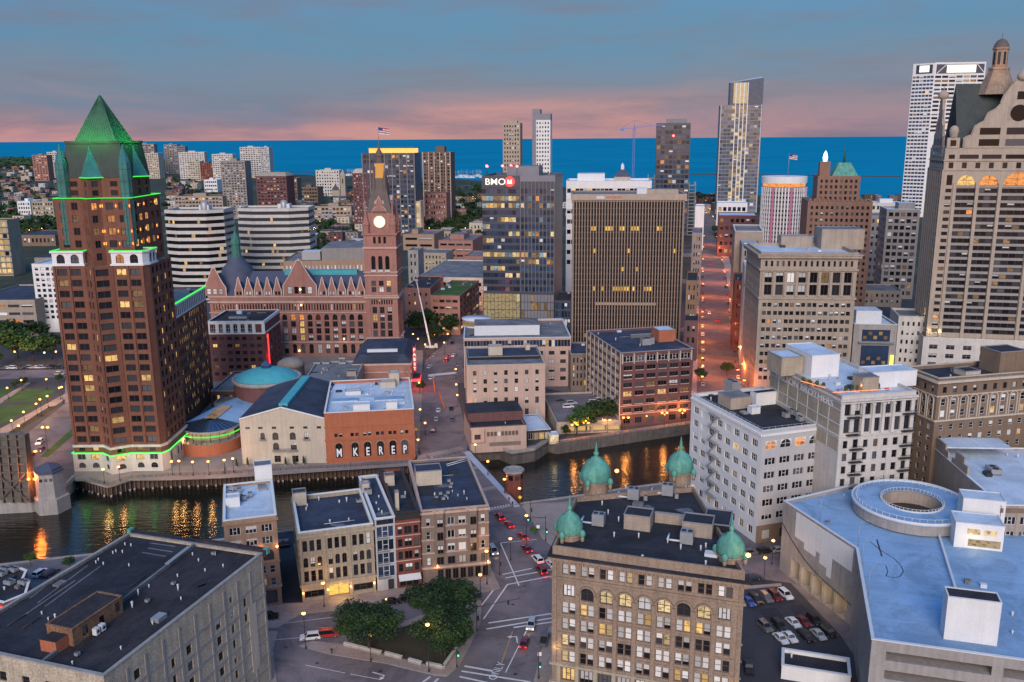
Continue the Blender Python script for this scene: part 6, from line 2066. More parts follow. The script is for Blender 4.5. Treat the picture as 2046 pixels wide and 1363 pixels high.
# ---- bronze striped slab
fz = ztop(g(1141,690),388)
FB = Bld('striped_office_slab','broad bronze office slab with dozens of narrow vertical fins','tower',foot(1141,690,1358,-4,34),fz,'fin_bronze','roof_grey',par=.8)
Ln = FB.elen(0); nfin = 38
ww = (Ln - 1.6) / nfin
for c in range(nfin):
	FB.add(0,.8 + ww * (c + .5),1.2,ww - .55,fz - 5.4,'none',0,0,.8,None,False,'glass_strip',name='window_strip')
FB.finish()
FB.pil(0,[.8 + ww * c for c in range(nfin + 1)],.55,.9,.5,fz - 3.2,'fin_bronze','fin')
for c0_,c1_,zf_ in ((6,8,.765),(11,14,.765),(16,18,.765),(20,23,.765),(29,31,.765),(7,8,.62),(19,20,.62),(35,36,.62),(7,8,.37),(10,11,.37),(14,20,.37),(21,22,.37),(25,28,.37),(5,22,.075),(4,6,.055),(17,18,.5),(22,23,.5)):
	for c in range(c0_,c1_):
		z_ = fz * zf_
		o = link('lit_window',winmesh('none',ww - .58,2.3,.68,None,'lit_gold' if zf_ > .3 else 'lit_dim','fin_bronze',0,'all'),FB.root,(.8 + ww * (c + .5),0,z_))
b = MB(); b.box(0,Ln * .55,-.1,.3,0,1.5,'beige_panel'); b.build('louvre_band',FB.root,(Ln * .22,.1,fz * .275))
FB.band(fz - 3.2,3.2,.85,'beige_panel','crown_fascia')
for z_ in [1.2 + (fz - 6) / 24 * k for k in range(1,24)]:
	b = MB(); b.box(.8,Ln - .8,.7,.78,0,.55,'panel_dark'); b.build('spandrel',FB.root,(0,0,z_))
text('roof_sign','ASSOCIATED',1.7,'sign_frame',FB.root,(Ln * .37,-1.0,fz - 2.2),(R(90),0,0),.06,.85)
b = MB(); b.box(-2.2,2.2,-.08,0,0,1.6,'frame_white'); b.build('sign_block',FB.root,(Ln * .25,-.95,fz - 2.6))
b = MB(); b.box(Ln * .6,Ln * .95,6,16,fz - .8,fz + 2.2,'beige_panel',top='roof_grey'); b.build('penthouse',FB.root)
b = MB(); b.box(Ln * .58,Ln * .67,5,12,fz - .8,fz + 2.8,'metal_white'); b.build('rooftop_unit',FB.root)
# ---- white curved office behind
WC_ = Bld('white_banded_office','white banded office block with stepped roof behind the bank tower','building',foot(1130,585,1296,-6,40),ztop(g(1130,585),362),'white_paint','roof_white',par=1,cop='white_paint')
WC_.win(0,20,8,20,WC_.h - 3,.9,.42,.5,kind='none',fr=None,lit=.12,blind=.2,glass='glass_dark',lits=('lit_pale',))
WC_.finish()
b = MB(); b.box(8,WC_.elen(0) * .45,8,30,WC_.h - 1,WC_.h + 5,'white_paint',top='roof_white'); b.build('penthouse',WC_.root)
b = MB(); x_ = WC_.elen(0) * .66; b.prism([(x_ - 6,6),(x_ + 6,6),(x_ + 6,18),(x_ - 6,18)],WC_.h - 1,WC_.h + 3,'cream_paint'); b.prism([(x_ - 6.5,5.5),(x_ + 6.5,5.5),(x_ + 6.5,18.5),(x_ - 6.5,18.5)],WC_.h + 3,WC_.h + 8,'slate',poly2=[(x_ - 1.5,10.5),(x_ + 1.5,10.5),(x_ + 1.5,13.5),(x_ - 1.5,13.5)]); b.lathe(x_,12,[(1.3,WC_.h + 8),(1.3,WC_.h + 11),(.02,WC_.h + 13)],8,'white_paint'); b.build('roof_cupola',WC_.root)
# ---- waterside blocks
MR = Bld('maroon_warehouse','maroon brick warehouse with rows of wide windows beside the river','building',foot(1237,853,1380,13,44),ztop(g(1237,853),706),'brick_maroon','roof_navy',par=.9,cop='steel')
hm = MR.h
MR.win(0,6,6,5.0,hm - 4.6,.76,.56,.8,kind='triple',lit=.07,blind=.05,fr='frame_dark',sub=True)
MR.win(0,6,1,hm - 4.4,hm - .8,.84,.7,.8,kind='triple',lit=.02,blind=.1,fr='frame_white',sub=True)
MR.win(0,6,1,.4,4.4,.6,.6,.8,kind='triple',lit=.15,blind=0,fr='frame_dark',sub=True)
MR.win(3,8,8,1,hm - 1,.7,.6,.8,kind='triple',lit=.03,blind=.3,fr='frame_white')
MR.finish()
cm = (MR.elen(0) - 1.6) / 6
for r in range(7):
	z_ = 5.1 + r * (hm - 9.6) / 6
	MR.band(z_ - .1,.28,.1,'stone_pink' if r in (0,1) else 'brick_maroon','string_course')
	if r < 6:
		for c in range(6):
			b = MB(); b.box(-cm * .38,cm * .38,-.18,.02,0,.25,'stone_pink'); b.build('sill',MR.root,(.8 + cm * (c + .5),0,z_ + .55))
MR.pil(3,[MR.elen(3) * k / 8 for k in range(9)],.6,.25,0,hm,'cream_paint')
MR.pil(0,[.8 + cm * k for k in range(7)],.5,.15,hm - 4.6,hm - .4,'cream_paint')
b = MB(); b.tube((0,0,0),(0,0,3.0),4.0,20,'cloth_red'); 
MR.pent(1316,684,7.5,8,5,'brick_orange','roof_white','red_tank_house'); MR.ac([(1290,690),(1296,688)],4,3,3)
MR.pent(1260,676,14,.6,1.4,'roof_grey','roof_grey','parapet_wall')
for k in range(4):
	u = MR.elen(0) * (.12 + .25 * k); b = MB(); b.lathe(0,0,[(.05,-.25),(.28,0),(.05,.25)],8,'bulb_warm'); o = b.build('wall_lamp',MR.root,(u,-.6,3.9)); plight('lamp_light',(0,-.9,0),(1,.42,.1),110,.2,o)
PK = Bld('pink_block','pale pink plastered block with small dark windows beside the narrow street','building',foot(934,846,1089,4,34),ztop(g(934,846),731),'pink_paint','roof_grey',par=.6,cop='cream_paint')
PK.win(0,7,3,PK.h - 12.2,PK.h - 1.4,.34,.55,1.2,kind='sash',lit=.02,blind=.4,fr='frame_brown',sub=True)
PK.win(0,7,2,2,PK.h - 12.6,.36,.55,1.2,kind='pair',lit=.05,blind=.5,fr='frame_brown',sub=True)
PK.finish()
PK.pent(976,716,6,4,5,'cream_paint','cream_paint','chimney'); PK.pent(1050,705,2,2,3.5,'cream_paint','cream_paint','chimney')
PK.pent(936,720,30,16,1.2,'roof_plum','roof_navy','upper_roof')
OF = Bld('brick_glass_office','long brick office with blue glass top storey behind the pink block','building',foot(928,775,1140,2,44),ztop(g(928,775),677),'stone_pink','roof_grey',par=.8,cop='metal_white')
OF.win(0,34,1,OF.h - 4.6,OF.h - .8,.92,.85,.3,kind='none',fr=None,lit=.06,blind=.1,glass='glass_blue',name='glass_panel')
OF.win(0,9,4,2,OF.h - 5.2,.5,.45,1,kind='pair',lit=.05,blind=.2,fr='frame_dark')
OF.finish()
b = MB(); b.box(OF.elen(0) * .1,OF.elen(0) * .72,10,26,OF.h - .8,OF.h + 4,'metal_white',top='roof_grey'); b.build('penthouse',OF.root)
b = MB(); b.lathe(6,34,[(7,OF.h - 1),(7,OF.h + 2.6),(7.4,OF.h + 2.7),(7.4,OF.h + 3.2),(.01,OF.h + 3.4)],28,'metal_white'); b.build('round_pavilion',OF.root)
b = MB(); b.lathe(6,34,[(7.05,OF.h),(7.05,OF.h + 2)],28,'lit_dim'); b.build('round_glazing',OF.root)
ST = Bld('old_stone_row','small old grey stone row building squeezed beside the maroon warehouse','building',foot(1140,782,1196,4,24),ztop(g(1140,782),708),'brick_grey','roof_navy',par=.5,cop='concrete')
ST.win(0,7,4,2,ST.h - 1,.42,.62,.6,kind='sash',lit=.06,blind=.2,fr='frame_dark'); ST.finish()
for k in range(3):
	b = MB(); b.box(-1,1,-.05,.1,0,2.2,'lit_gold'); b.build('lit_window',ST.root,(ST.elen(0) * (.55 + .15 * k),0,3))
# low restaurant by the bridge with its deck over the water
LR = Bld('river_restaurant','low beige riverside restaurant with black roof terrace next to the bridge','restaurant',foot(941,906,1052,9,24),10,'pink_paint','roof_dark',par=1.0,cop='brick_maroon')
LR.win(0,9,1,6.0,8.2,.8,.8,6,m2=3,kind='none',fr=None,lit=0,glass='frame_brown',name='relief_panel'); LR.add(0,2.6,5.2,2.4,2.0,'plain',0,0,.3,'brick_maroon'); LR.add(0,13,2.2,12,1.6,'none',0,0,.2,None,False,'brick_grey',name='relief_panel')
LR.finish()
b = MB(); b.box(0,5.4,-.15,.02,3.8,3.95,'brick_maroon'); b.box(0,.2,-.15,.02,3.95,9,'brick_maroon'); b.box(5.2,5.4,-.15,.02,3.95,9,'brick_maroon'); b.build('trim_frame',LR.root)
b = MB(); b.box(0,LR.elen(0) + .2,9,23,9.2,12.8,'brick_maroon',top='roof_dark'); b.build('upper_block',LR.root)
BP = Bld('white_roof_bar','low dark-windowed bar with pale blue roof on the river deck','building',foot(1053,884,1100,12,20),4.6,'frame_dark','roof_white',par=.3,cop='metal_white')
BP.win(0,4,1,.6,4,.85,.8,.3,kind='pair',lit=.2,fr='frame_white'); BP.finish()
KS = Bld('lit_kiosk','small square kiosk with glowing windows on the riverwalk','kiosk',foot(1098,888,1116,8,5),3.4,'cream_paint','roof_white',par=.2,cop='metal_white')
KS.win(0,2,1,.8,3.2,.8,.8,.2,kind='none',fr=None,lit=1,lits=('lit_pale',)); KS.finish(); plight('kiosk_light',(2,-1.2,2.6),(1,.8,.4),60,.3,KS.root)
dkp = [Vector(p) for p in fb[13:19]]
b = MB()
poly_ = [tuple(p) for p in dkp] + [tuple(p + Vector((0,6))) for p in dkp[::-1]]
b.prism(poly_,-.7,.35,'concrete',top='plaza',bottom=True); b.prism(offset_poly(poly_,.05),.35,1.4,'concrete') if False else None
dko = empty('river_deck',(0,0,0),0,'curved concrete dining deck on piles over the river','deck'); b.build('deck',dko)
b = MB()
for k in range(5):
	p,q = dkp[k],dkp[k + 1]; b.bar((p.x,p.y + .15,.95),(q.x,q.y + .15,.95),.25,1.15,'concrete')
b.build('parapet',dko)
for k in range(5):
	for i in range(3):
		a = dkp[k].lerp(dkp[k + 1],(i + .5) / 3); link('pile',pile,dko,(a.x,a.y + 1.0,0))
# ramp with parked cars behind the riverside trees
RP = Bld('parking_deck','low beige parking deck with lit opening behind the riverside trees','parking garage',foot(1112,868,1240,6,42),5.0,'beige_panel','asphalt',par=.8)
for k in range(4): RP.add(0,5 + k * 6.2,.4,5.2,2.6,'none',0,0,2.5,None,False,'garage_lit',name='parking_bay')
RP.finish()
# bridge house
bh = g(1027,984)
BH = empty('bridge_house',(bh.x,bh.y,WZ),0,'small red brick bridge house with flat white rim rising from the river','bridge house')
b = MB(); b.lathe(0,0,[(3.0,-1),(3.0,11.5)],8,'brick_red',smooth=False); b.build('wall',BH)
b = MB(); b.lathe(0,0,[(3.0,11.5),(3.5,11.6),(3.5,12.3),(2.7,12.3),(2.7,11.8),(.01,11.8)],8,'concrete',smooth=False); b.build('roof_rim',BH)
for k in range(8):
	a = R(22.5 + 45 * k); b = MB(); b.box(-.8,.8,-.06,.05,0,1.6,'glass_dark'); o = b.build('window',BH,(2.79 * math.cos(a),2.79 * math.sin(a),9.2),a + math.pi / 2)
# ---- cream hotel right of the long street
HO = Bld('cream_hotel','tall cream office block with paired dark windows and heavy cornice','building',foot(1505,796,1692,-5,36),ztop(g(1505,796),505),'hotel_stone','roof_white',par=1.2,cop='hotel_stone')
ho = HO.h; n = 8
HO.win(0,n,10,8,ho - 21,.80,.48,1.2,kind='sash',lit=.025,blind=.25,fr='frame_dark',pairs=.5,lits=('lit_orange','lit_dim'))
HO.win(0,n,2,ho - 19,ho - 8,.66,.84,1.2,kind='pair',lit=.03,blind=.25,fr='frame_dark',dp=.8)
HO.win(0,2 * n,1,ho - 6.4,ho - 3,.42,.7,1.2,kind='plain',lit=.02,blind=.1,fr='frame_dark')
HO.win(3,10,12,8,ho - 6,.5,.5,1,kind='sash',lit=.02,blind=.2,fr='frame_dark')
HO.finish()
cl = (HO.elen(0) - 2.4) / n
HO.pil(0,[1.2 + cl * k for k in range(n + 1)],.9,.5,ho - 19,ho - 8.2,'hotel_stone')
for z_,hh_,pr,nm in ((ho - 20.4,.9,.5,'string_course'),(ho - 7.8,.8,.6,'string_course'),(ho - 2.2,1.0,1.4,'cornice'),(ho - 1.1,.5,1.8,'cornice')):
	HO.band(z_,hh_,pr,'hotel_stone',nm)
HO.pent(1560,494,14,8,5,'hotel_stone','hotel_stone','penthouse'); HO.pent(1640,498,19,14,9,'hotel_stone','roof_grey','penthouse'); HO.pent(1600,488,17,8,3,'metal_white','roof_white','rooftop_unit')
# ---- gabled stone skyscraper at the right edge
EC = g(1843,762)
ez = ztop(EC,296)
er = R(-13)
ed = Vector((math.cos(er),math.sin(er))); en = Vector((-ed.y,ed.x))
E0 = EC.xy; W_,D_ = 74.0,30.0
EX = Bld('gabled_skyscraper','tall grey-beige stone skyscraper with curved gables, green roof and domed cupola','tower',[tuple(E0),tuple(E0 + ed * W_),tuple(E0 + ed * W_ + en * D_),tuple(E0 + en * D_)],ez,'beige_panel','roof_grey',par=.1,z0=14)
zf0,zf1 = 24.0,ztop(EC,372)
nr = 21
ph = (zf1 - zf0) / nr
bays = [(3.0,2.6,'c'),(10.2,8.0,'w'),(19.6,8.0,'w'),(31.4,12.2,'w'),(43.2,8.0,'w'),(52.6,8.0,'w'),(62,8,'w'),(70.6,2.6,'c')]
lw_ = []
for u,w_,k in bays:
	if k == 'w':
		EX.ops.setdefault(0,[]).append((u - w_ / 2,u + w_ / 2,zf0 + .3,zf1 - .2,1.0))
		for r in range(nr):
			lw_.append((u,zf0 + .3 + ph * r,w_))
	else:
		for r in range(nr):
			EX.add(0,u,zf0 + ph * r + .4,w_,ph * .52,'plain',.08,.06,.4,'frame_dark',False,'glass_dark',('lit_orange','lit_dim'))
for u,w_,k in bays:
	EX.add(0,u,zf1 + .4,w_ * .95,6.0 if w_ > 9 else 4.6,'arch' if k == 'w' else 'plain',.92 if k == 'w' else .3,0,.6,'frame_dark',False,'glass_dark',('lit_warm','lit_orange'))
for k in range(13):
	EX.add(0,3 + k * 5.6,zf1 + 8,2.0,2.6,'plain',0,0,.4,'frame_dark')
zu = zf1 + 12.2
for r in range(int((ez - zu) / ph)):
	for u,w_,k in bays:
		EX.add(0,u,zu + ph * r,w_,ph * .58,'none' if k == 'w' else 'plain',.04,.05,.35,None if k == 'w' else 'frame_dark',False,'glass_dark',('lit_orange',))
EX.win(3,7,nr + 7,zf0,ez - 2,.5,.5,1,kind='plain',lit=.02,blind=.05,fr='frame_dark')
EX.finish(maxw=240)
for r in range(nr):
	for u,w_,k in bays:
		if k == 'w':
			key_ = 'esp%.1f' % w_
			if key_ not in WC:
				b = MB(); b.box(-w_ / 2,w_ / 2,.45,.99,0,ph * .36,'spandrel_grey')
				nb2 = max(2,int(w_ / 1.5))
				for q in range(nb2): b.box(-w_ / 2 + w_ * (q + .5) / nb2 - .42,-w_ / 2 + w_ * (q + .5) / nb2 + .42,.38,.45,ph * .08,ph * .28,'concrete')
				WC[key_] = b.mesh('spandrel')
			link('spandrel',WC[key_],EX.root,(u,0,zf0 + .3 + ph * r + ph * .62))
for u,z_,w_ in lw_:
	nn2 = 3 if w_ < 10 else 4
	for q in range(nn2):
		ww2 = w_ / nn2
		gl_ = random.choice(('lit_orange','lit_dim','lit_dim')) if random.random() < .07 else 'glass_dark'
		link('window',winmesh('plain',ww2 - .04,ph * .62,.95,'frame_dark',gl_,'beige_panel',.4 if random.random() < .08 else 0,'all'),EX.root,(u - w_ / 2 + ww2 * (q + .5),0,z_))
EX.pil(0,[5.4,14.9,24.4,38.4,48,57.4,66.8],1.4,.7,14,zf1 + 1.5,'beige_panel','pier')
EX.pil(3,[D_ / 7 * k for k in range(8)],.5,.5,14,ez - 10,'beige_panel','pier')
EX.band(zf1 + 7,.5,.4,'beige_panel'); EX.band(zf1 + 11.2,.5,.4,'beige_panel')
# podium
PDm = Bld('x','','',[tuple(E0 - ed * 2 - en * 2.5),tuple(E0 + ed * W_ - en * 2.5),tuple(E0 + ed * W_ + en * D_),tuple(E0 - ed * 2 + en * D_)],22.5,'white_stone','roof_grey',root=EX,par=.3,wname='podium_wall',rname='podium_roof')
PDm.win(0,10,4,3,20,.5,.5,1,kind='quad',lit=0,blind=.2,fr='frame_grey'); PDm.finish()
for u in (.9,5.0):
	plight('uplight',(u,-1.2,25),(1,.75,.35),130,.2,EX.root)
plight('uplight',(-1.3,6,32),(1,.75,.35),130,.2,EX.root)
# curved Flemish gables
def egable(u,wd,z0,hh,dep,rz=0,org=(0,0),scroll=True):
	b = MB()
	pr_ = [(1,0),(1,.16),(.86,.2),(.80,.34),(.66,.40),(.60,.52),(.46,.58),(.36,.66),(.30,.8),(.2,.92),(.12,1.0)]
	Lp = [(-wd / 2 * x,hh * y) for x,y in pr_]; out_ = Lp + [(-x,z) for x,z in reversed(Lp)]
	b.poly([(x,-.3,z) for x,z in out_[::-1]],'beige_panel'); b.poly([(x,.7,z) for x,z in out_],'beige_panel')
	for k in range(len(out_) - 1):
		(xa,za),(xb,zb_) = out_[k],out_[k + 1]
		b.poly([(xa,-.3,za),(xa,.7,za),(xb,.7,zb_),(xb,-.3,zb_)][::-1],'concrete_warm')
		b.bar((xa,.2,za + .15),(xb,.2,zb_ + .15),1.2,.5,'concrete_warm')
	o = b.build('curved_gable',EX.root,(org[0] + u * math.cos(rz),org[1] + u * math.sin(rz),z0),rz)
	for r in range(2):
		for k,x_ in enumerate((-.26,.0,.26)):
			link('window',winmesh('none',wd * .2,3,-.02,None,'glass_dark','beige_panel',0,'all'),o,(x_ * wd,-.33,hh * (.03 + .17 * r)))
	b = MB(); b.box(-wd * .11,wd * .11,-.45,-.3,hh * .42,hh * .62,'concrete_warm'); b.poly([(wd * .085 * math.cos(R(a)),-.48,hh * .52 + wd * .085 * math.sin(R(a))) for a in range(0,360,18)],'glass_dark'); b.build('round_window',o)
	link('window',winmesh('none',wd * .07,3.4,-.02,None,'glass_dark','beige_panel',0,'all'),o,(0,-.33,hh * .72))
	b = MB(); b.lathe(0,.2,[(.6,hh - .3),(2.2,hh + .4),(2.4,hh + 2.2),(1.2,hh + 3.6),(.25,hh + 4),(.1,hh + 6)],12,'beige_panel'); b.build('finial',o)
	return o
zgab = ez
egh = ztop(E0 + ed * 31,160) - ez
egable(28.6,42,zgab,egh,20)
b = MB(); b.box(-2.6,2.6,-.4,1.5,0,4.6,'beige_panel'); o = b.build('corner_turret',EX.root,(3.0,.1,ez)); link('window',winmesh('none',2.4,2.6,-.02,None,'glass_dark','beige_panel',0,'all'),o,(0,-.43,.9))
b = MB(); b.lathe(0,.5,[(1.4,4.6),(1.7,5.4),(1.9,6.5),(2.1,7.6),(1.7,9),(.8,9.8),(.02,10)],12,'beige_panel'); b.build('ball_finial',o)
egable(15,22,ez - 4,26,15,R(-90),(0,D_ + 0.0))
# steep green roof and cupola
rz1 = ztop(E0 + en * 12,168)
b = MB()
yr = D_ * .5
b.poly([(5,1.5,ez - 1),(W_ - 5,1.5,ez - 1),(W_ - 5,yr,rz1),(5,yr,rz1)],'slate_green'); b.poly([(W_ - 5,D_ - 1.5,ez - 1),(5,D_ - 1.5,ez - 1),(5,yr,rz1),(W_ - 5,yr,rz1)],'slate_green'); b.poly([(5,1.5,ez - 1),(5,yr,rz1),(5,D_ - 1.5,ez - 1)],'slate_green')
b.build('green_roof',EX.root)
cxq = 22.5
cz = rz1 - 3
b = MB(); b.lathe(cxq,yr,[(9,cz - 2),(6.2,cz + 4),(4.2,cz + 9),(4.0,cz + 9.2)],8,'sandstone',smooth=False); b.build('cupola_base',EX.root)
b = MB(); b.lathe(cxq,yr,[(4.6,cz + 9),(4.6,cz + 10),(3.2,cz + 10.2),(3.2,cz + 17.6),(3.7,cz + 17.8),(3.7,cz + 18.6)],8,'brick_tan',smooth=False); b.build('cupola',EX.root)
for k in range(8):
	a = R(22.5 + 45 * k); b = MB(); b.box(-.55,.55,-.06,.05,0,5.4,'glass_dark'); b.build('cupola_opening',EX.root,(cxq + 2.98 * math.cos(a),yr + 2.98 * math.sin(a),cz + 11.2),a + math.pi / 2)
b = MB(); b.lathe(cxq,yr,[(3.3,cz + 18.6),(3.0,cz + 20),(2.0,cz + 21.6),(.6,cz + 22.4),(.15,cz + 22.6),(.1,cz + 25)],14,'slate_brown'); b.build('cupola_dome',EX.root)
plight('cupola_light',(cxq - 3,yr - 8,cz + 8),(1,.65,.2),250,.4,EX.root)
# ---- blocks between the hotel and the skyscraper
def blk(name,label,x1,yb,x2,rot,dep,yt,wall,roof,n=0,nr=0,wf=.55,hf=.55,lit=.06,kind='plain',cat='building',par=.8,cop=None,blind=.2,fr='frame_dark',z1=None,side=None,m=1.0,zs=2.0,glass='glass_dark',lits=('lit_warm','lit_dim'),pent=None,group=None,maxw=300):
	P = g(x1,yb)
	B = Bld(name,label,cat,foot(x1,yb,x2,rot,dep),z1 or ztop(P,yt),wall,roof,par=par,cop=cop,group=group)
	if n:
		B.win(0,n,nr,zs,B.h - 1.2,wf,hf,m,kind=kind,lit=lit,blind=blind,fr=fr,glass=glass,lits=lits)
	if side:
		e = 3 if side > 0 else 1
		B.win(e,abs(side),nr,zs,B.h - 1.2,wf,hf,m,kind=kind,lit=lit,blind=blind,fr=fr,glass=glass,lits=lits)
	B.finish(maxw=maxw)
	if pent:
		Lb = B.elen(0)
		b = MB(); b.box(Lb * pent[0],Lb * pent[1],dep * .25,dep * .7,B.zr(),B.h + pent[2],pent[3] if len(pent) > 3 else wall,top=roof); b.build('penthouse',B.root)
	return B
RG = blk('glass_front_block','grey office block with glass lounge and glowing yellow vertical sign',1697,770,1782,-6,24,648,'concrete','roof_white',0,0,cop='metal_white')
Lr = RG.elen(0)
for z_,h_ in ((RG.h - 8,5.5),(RG.h - 20,10)):
	b = MB(); b.box(Lr * .2,Lr * .85,-.1,.1,z_,z_ + h_,'glass_blue'); b.build('glazing',RG.root)
	for k in range(5):
		b = MB(); b.box(-.8,.8,-.14,-.1,0,1.6,'lit_dim'); b.build('lit_window',RG.root,(Lr * (.27 + .12 * k),0,z_ + 1 + (k % 2) * 2))
	b = MB(); b.box(Lr * .12,Lr * .95,-2,0,z_ - .5,z_ - .1,'steel'); b.build('balcony',RG.root)
b = MB(); b.box(-.7,.7,-.5,0,0,6.5,'sign_yellow'); b.build('vertical_sign',RG.root,(Lr * .93,-.2,RG.h - 21))
b = MB(); b.box(Lr * .1,Lr * .7,5,16,RG.h - 1,RG.h + 5.5,'metal_white',top='roof_white'); b.build('penthouse',RG.root)
blk('pale_podium_annex','low pale stone annex at the foot of the gabled skyscraper',1785,752,1846,-13,22,632,'white_stone','roof_grey',5,6,.4,.45,.02,cop='white_stone')
blk('grey_grid_office','dark grey gridded office block left of the gabled skyscraper',1757,596,1822,-13,30,418,'tower_grey','roof_white',5,13,.72,.6,.05,side=7,cop='white_paint',pent=(.4,.9,4))
blk('brown_chapel_block','low brown gabled block between the cream hotel and skyscraper',1712,612,1800,-10,30,580,'concrete_warm','roof_grey',8,2,.4,.5,.05)
# brown stepped tower with green pyramid crown
gas = Bld('stepped_brown_tower','stepped brown brick tower with green pyramid crown and glowing blue flame','tower',foot(1600,620,1726,-12,42),ztop(g(1600,620),402),'brick_gas','roof_grey',par=.6)
gas.win(0,12,16,6,gas.h - 2,.5,.5,1.2,kind='plain',lit=.02,blind=.05); gas.finish()
Lg = gas.elen(0); zg1 = ztop(g(1600,620),352)
gf2 = [tuple(Vector(gas.wfp[0]) + (Vector(gas.wfp[1]) - Vector(gas.wfp[0])) * t) for t in (.14,.80)]
d_ = (Vector(gas.wfp[1]) - Vector(gas.wfp[0])).normalized(); n_ = Vector((-d_.y,d_.x))
gf2 = [tuple(Vector(gf2[0]) + n_ * 4),tuple(Vector(gf2[1]) + n_ * 4),tuple(Vector(gf2[1]) + n_ * 30),tuple(Vector(gf2[0]) + n_ * 30)]
g2 = Bld('x','','',gf2,zg1,'brick_gas','roof_grey',z0=gas.h - .6,root=gas,par=.5,wname='upper_wall',rname='upper_roof'); g2.win(0,8,4,gas.h,zg1 - 1.5,.5,.55,1,kind='plain',lit=.02,blind=0); g2.finish()
gx0,gx1 = g2.fp[0][0],g2.fp[1][0]
zg2 = ztop(g(1660,620),326)
b = MB(); q_ = [(lerp((gx0,0),(gx1,0),.34)[0],g2.fp[0][1] + 3),(gx1 - 1,g2.fp[0][1] + 3),(gx1 - 1,g2.fp[0][1] + 22),(lerp((gx0,0),(gx1,0),.34)[0],g2.fp[0][1] + 22)]
b.prism(q_,zg1 - .5,zg2,'copper',poly2=offset_poly(q_,-4.5)); b.build('green_crown',gas.root)
b = MB(); mx = (q_[0][0] + q_[1][0]) / 2; b.tube((mx,q_[0][1] + 9,zg2),(mx,q_[0][1] + 9,ztop(g(1660,620),285)),.8,6,'copper_dark',r2=.1); b.build('spire',gas.root)
b = MB(); b.box(gx0 + 1,q_[0][0] - 1.5,g2.fp[0][1] + 2,g2.fp[0][1] + 10,zg1 - .5,zg2 + 1,'brick_gas'); b.build('beacon_base',gas.root)
b = MB(); b.lathe((gx0 + q_[0][0]) / 2,g2.fp[0][1] + 6,[(1.2,zg2 + 1),(1.6,zg2 + 3.5),(.9,zg2 + 6.5),(.02,zg2 + 8)],10,'flame_blue'); b.build('flame_beacon',gas.root)
for k in range(14):
	b = MB(); b.box(-.8,.8,-.3,.5,0,1.8,'brick_gas'); b.build('merlon',gas.root,(Lg * (k + .5) / 14,0,gas.h))
# round white hotel tower with violet light bands
pc = g(1556,540)
rt = empty('round_hotel_tower',(pc.x,pc.y,0),0,'round white hotel tower with violet light stripes and a flag','tower')
rr3 = (g(1598,540).x - g(1512,540).x) / 2
zt3 = ztop(pc,372); zt4 = ztop(pc,352)
b = MB(); b.lathe(0,0,[(rr3,0),(rr3,zt3)],48,'tower_grey',smooth=False); b.build('wall',rt)
b = MB(); b.lathe(0,0,[(rr3 * .94,zt3),(rr3 * .94,zt3 + 3)],40,'lit_orange',smooth=False); b.build('lounge_glazing',rt)
b = MB(); b.lathe(0,0,[(rr3 * 1.02,zt3 + 3),(rr3 * 1.02,zt4),(rr3 * .9,zt4),(.01,zt4 - .5)],48,'white_paint',smooth=False); b.build('crown',rt)
for k in range(24):
	a = R(180 + k * 7.8); 
	b = MB(); b.box(-rr3 * (.05 if k in (6,12,19) else .028),rr3 * (.05 if k in (6,12,19) else .028),-.5,.05,2,zt3 - .5,'beam_violet' if k in (6,12,19) else 'white_paint'); b.build('light_stripe' if k in (6,12,19) else 'rib',rt,((rr3 + .0) * math.cos(a),(rr3 + .0) * math.sin(a),0),a + math.pi / 2)
for r in range(18):
	z_ = 4 + r * (zt3 - 6) / 18; b = MB(); b.lathe(0,0,[(rr3 + .12,z_),(rr3 + .12,z_ + (zt3 - 6) / 18 * .42)],40,'glass_dark',smooth=False,a0=180,a1=360); b.build('window_band',rt)
b = MB(); b.tube((3,0,zt4),(3,0,ztop(pc,306)),.15,6,'steel'); b.build('flagpole',rt); flag(rt,3,0,ztop(pc,308),7,4)
# tall glass lakefront tower
nw = Bld('glass_lake_tower','tall slanted-top glass tower with a pale lit centre strip near the lake','tower',foot(1430,424,1512,-10,46),ztop(g(1430,424),210),'panel_mid','roof_grey',par=.5)
Ln = nw.elen(0)
nw.win(0,11,28,4,nw.h - 1,.9,.72,.3,kind='none',fr=None,lit=lambda r,c: .6 if c in (3,4,5,6) else .05,blind=.05,glass='glass_silver',lits=('lit_pale','lit_pale','lit_dim'),name='glass_panel')
nw.finish(maxw=300)
zn1 = ztop(g(1470,424),160)
f_ = nw.fp
b = MB()
x0_,x1_ = Ln * .22,Ln + .02
b.poly([(x0_,0,nw.h),(x1_,0,nw.h),(x1_,0,zn1 + 3),(x0_,0,zn1 - 4)],'glass_blue'); b.poly([(x1_,0,nw.h),(x1_,46,nw.h),(x1_,46,zn1 + 7),(x1_,0,zn1 + 3)],'glass_blue'); b.poly([(x0_,46,nw.h),(x0_,0,nw.h),(x0_,0,zn1 - 4),(x0_,46,zn1 - 1)],'panel_mid'); b.poly([(x0_,0,zn1 - 4),(x1_,0,zn1 + 3),(x1_,46,zn1 + 7),(x0_,46,zn1 - 1)],'metal_white'); b.poly([(x1_,46,nw.h),(x0_,46,nw.h),(x0_,46,zn1 - 1),(x1_,46,zn1 + 7)],'panel_mid')
b.build('slanted_crown',nw.root)
nw.pil(0,[Ln * .36,Ln * .46,Ln * .55,Ln * .64],1.4,.8,0,zn1 - 4,'white_paint','pale_rib')
nw.pil(0,[Ln * .02,Ln * .98],.8,.6,0,nw.h,'metal_white','edge_rib')
b = MB(); b.box(Ln * .3,Ln * .62,-.5,0,nw.h + 2,zn1 - 4,'lit_pale'); b.build('lit_crown_panel',nw.root)
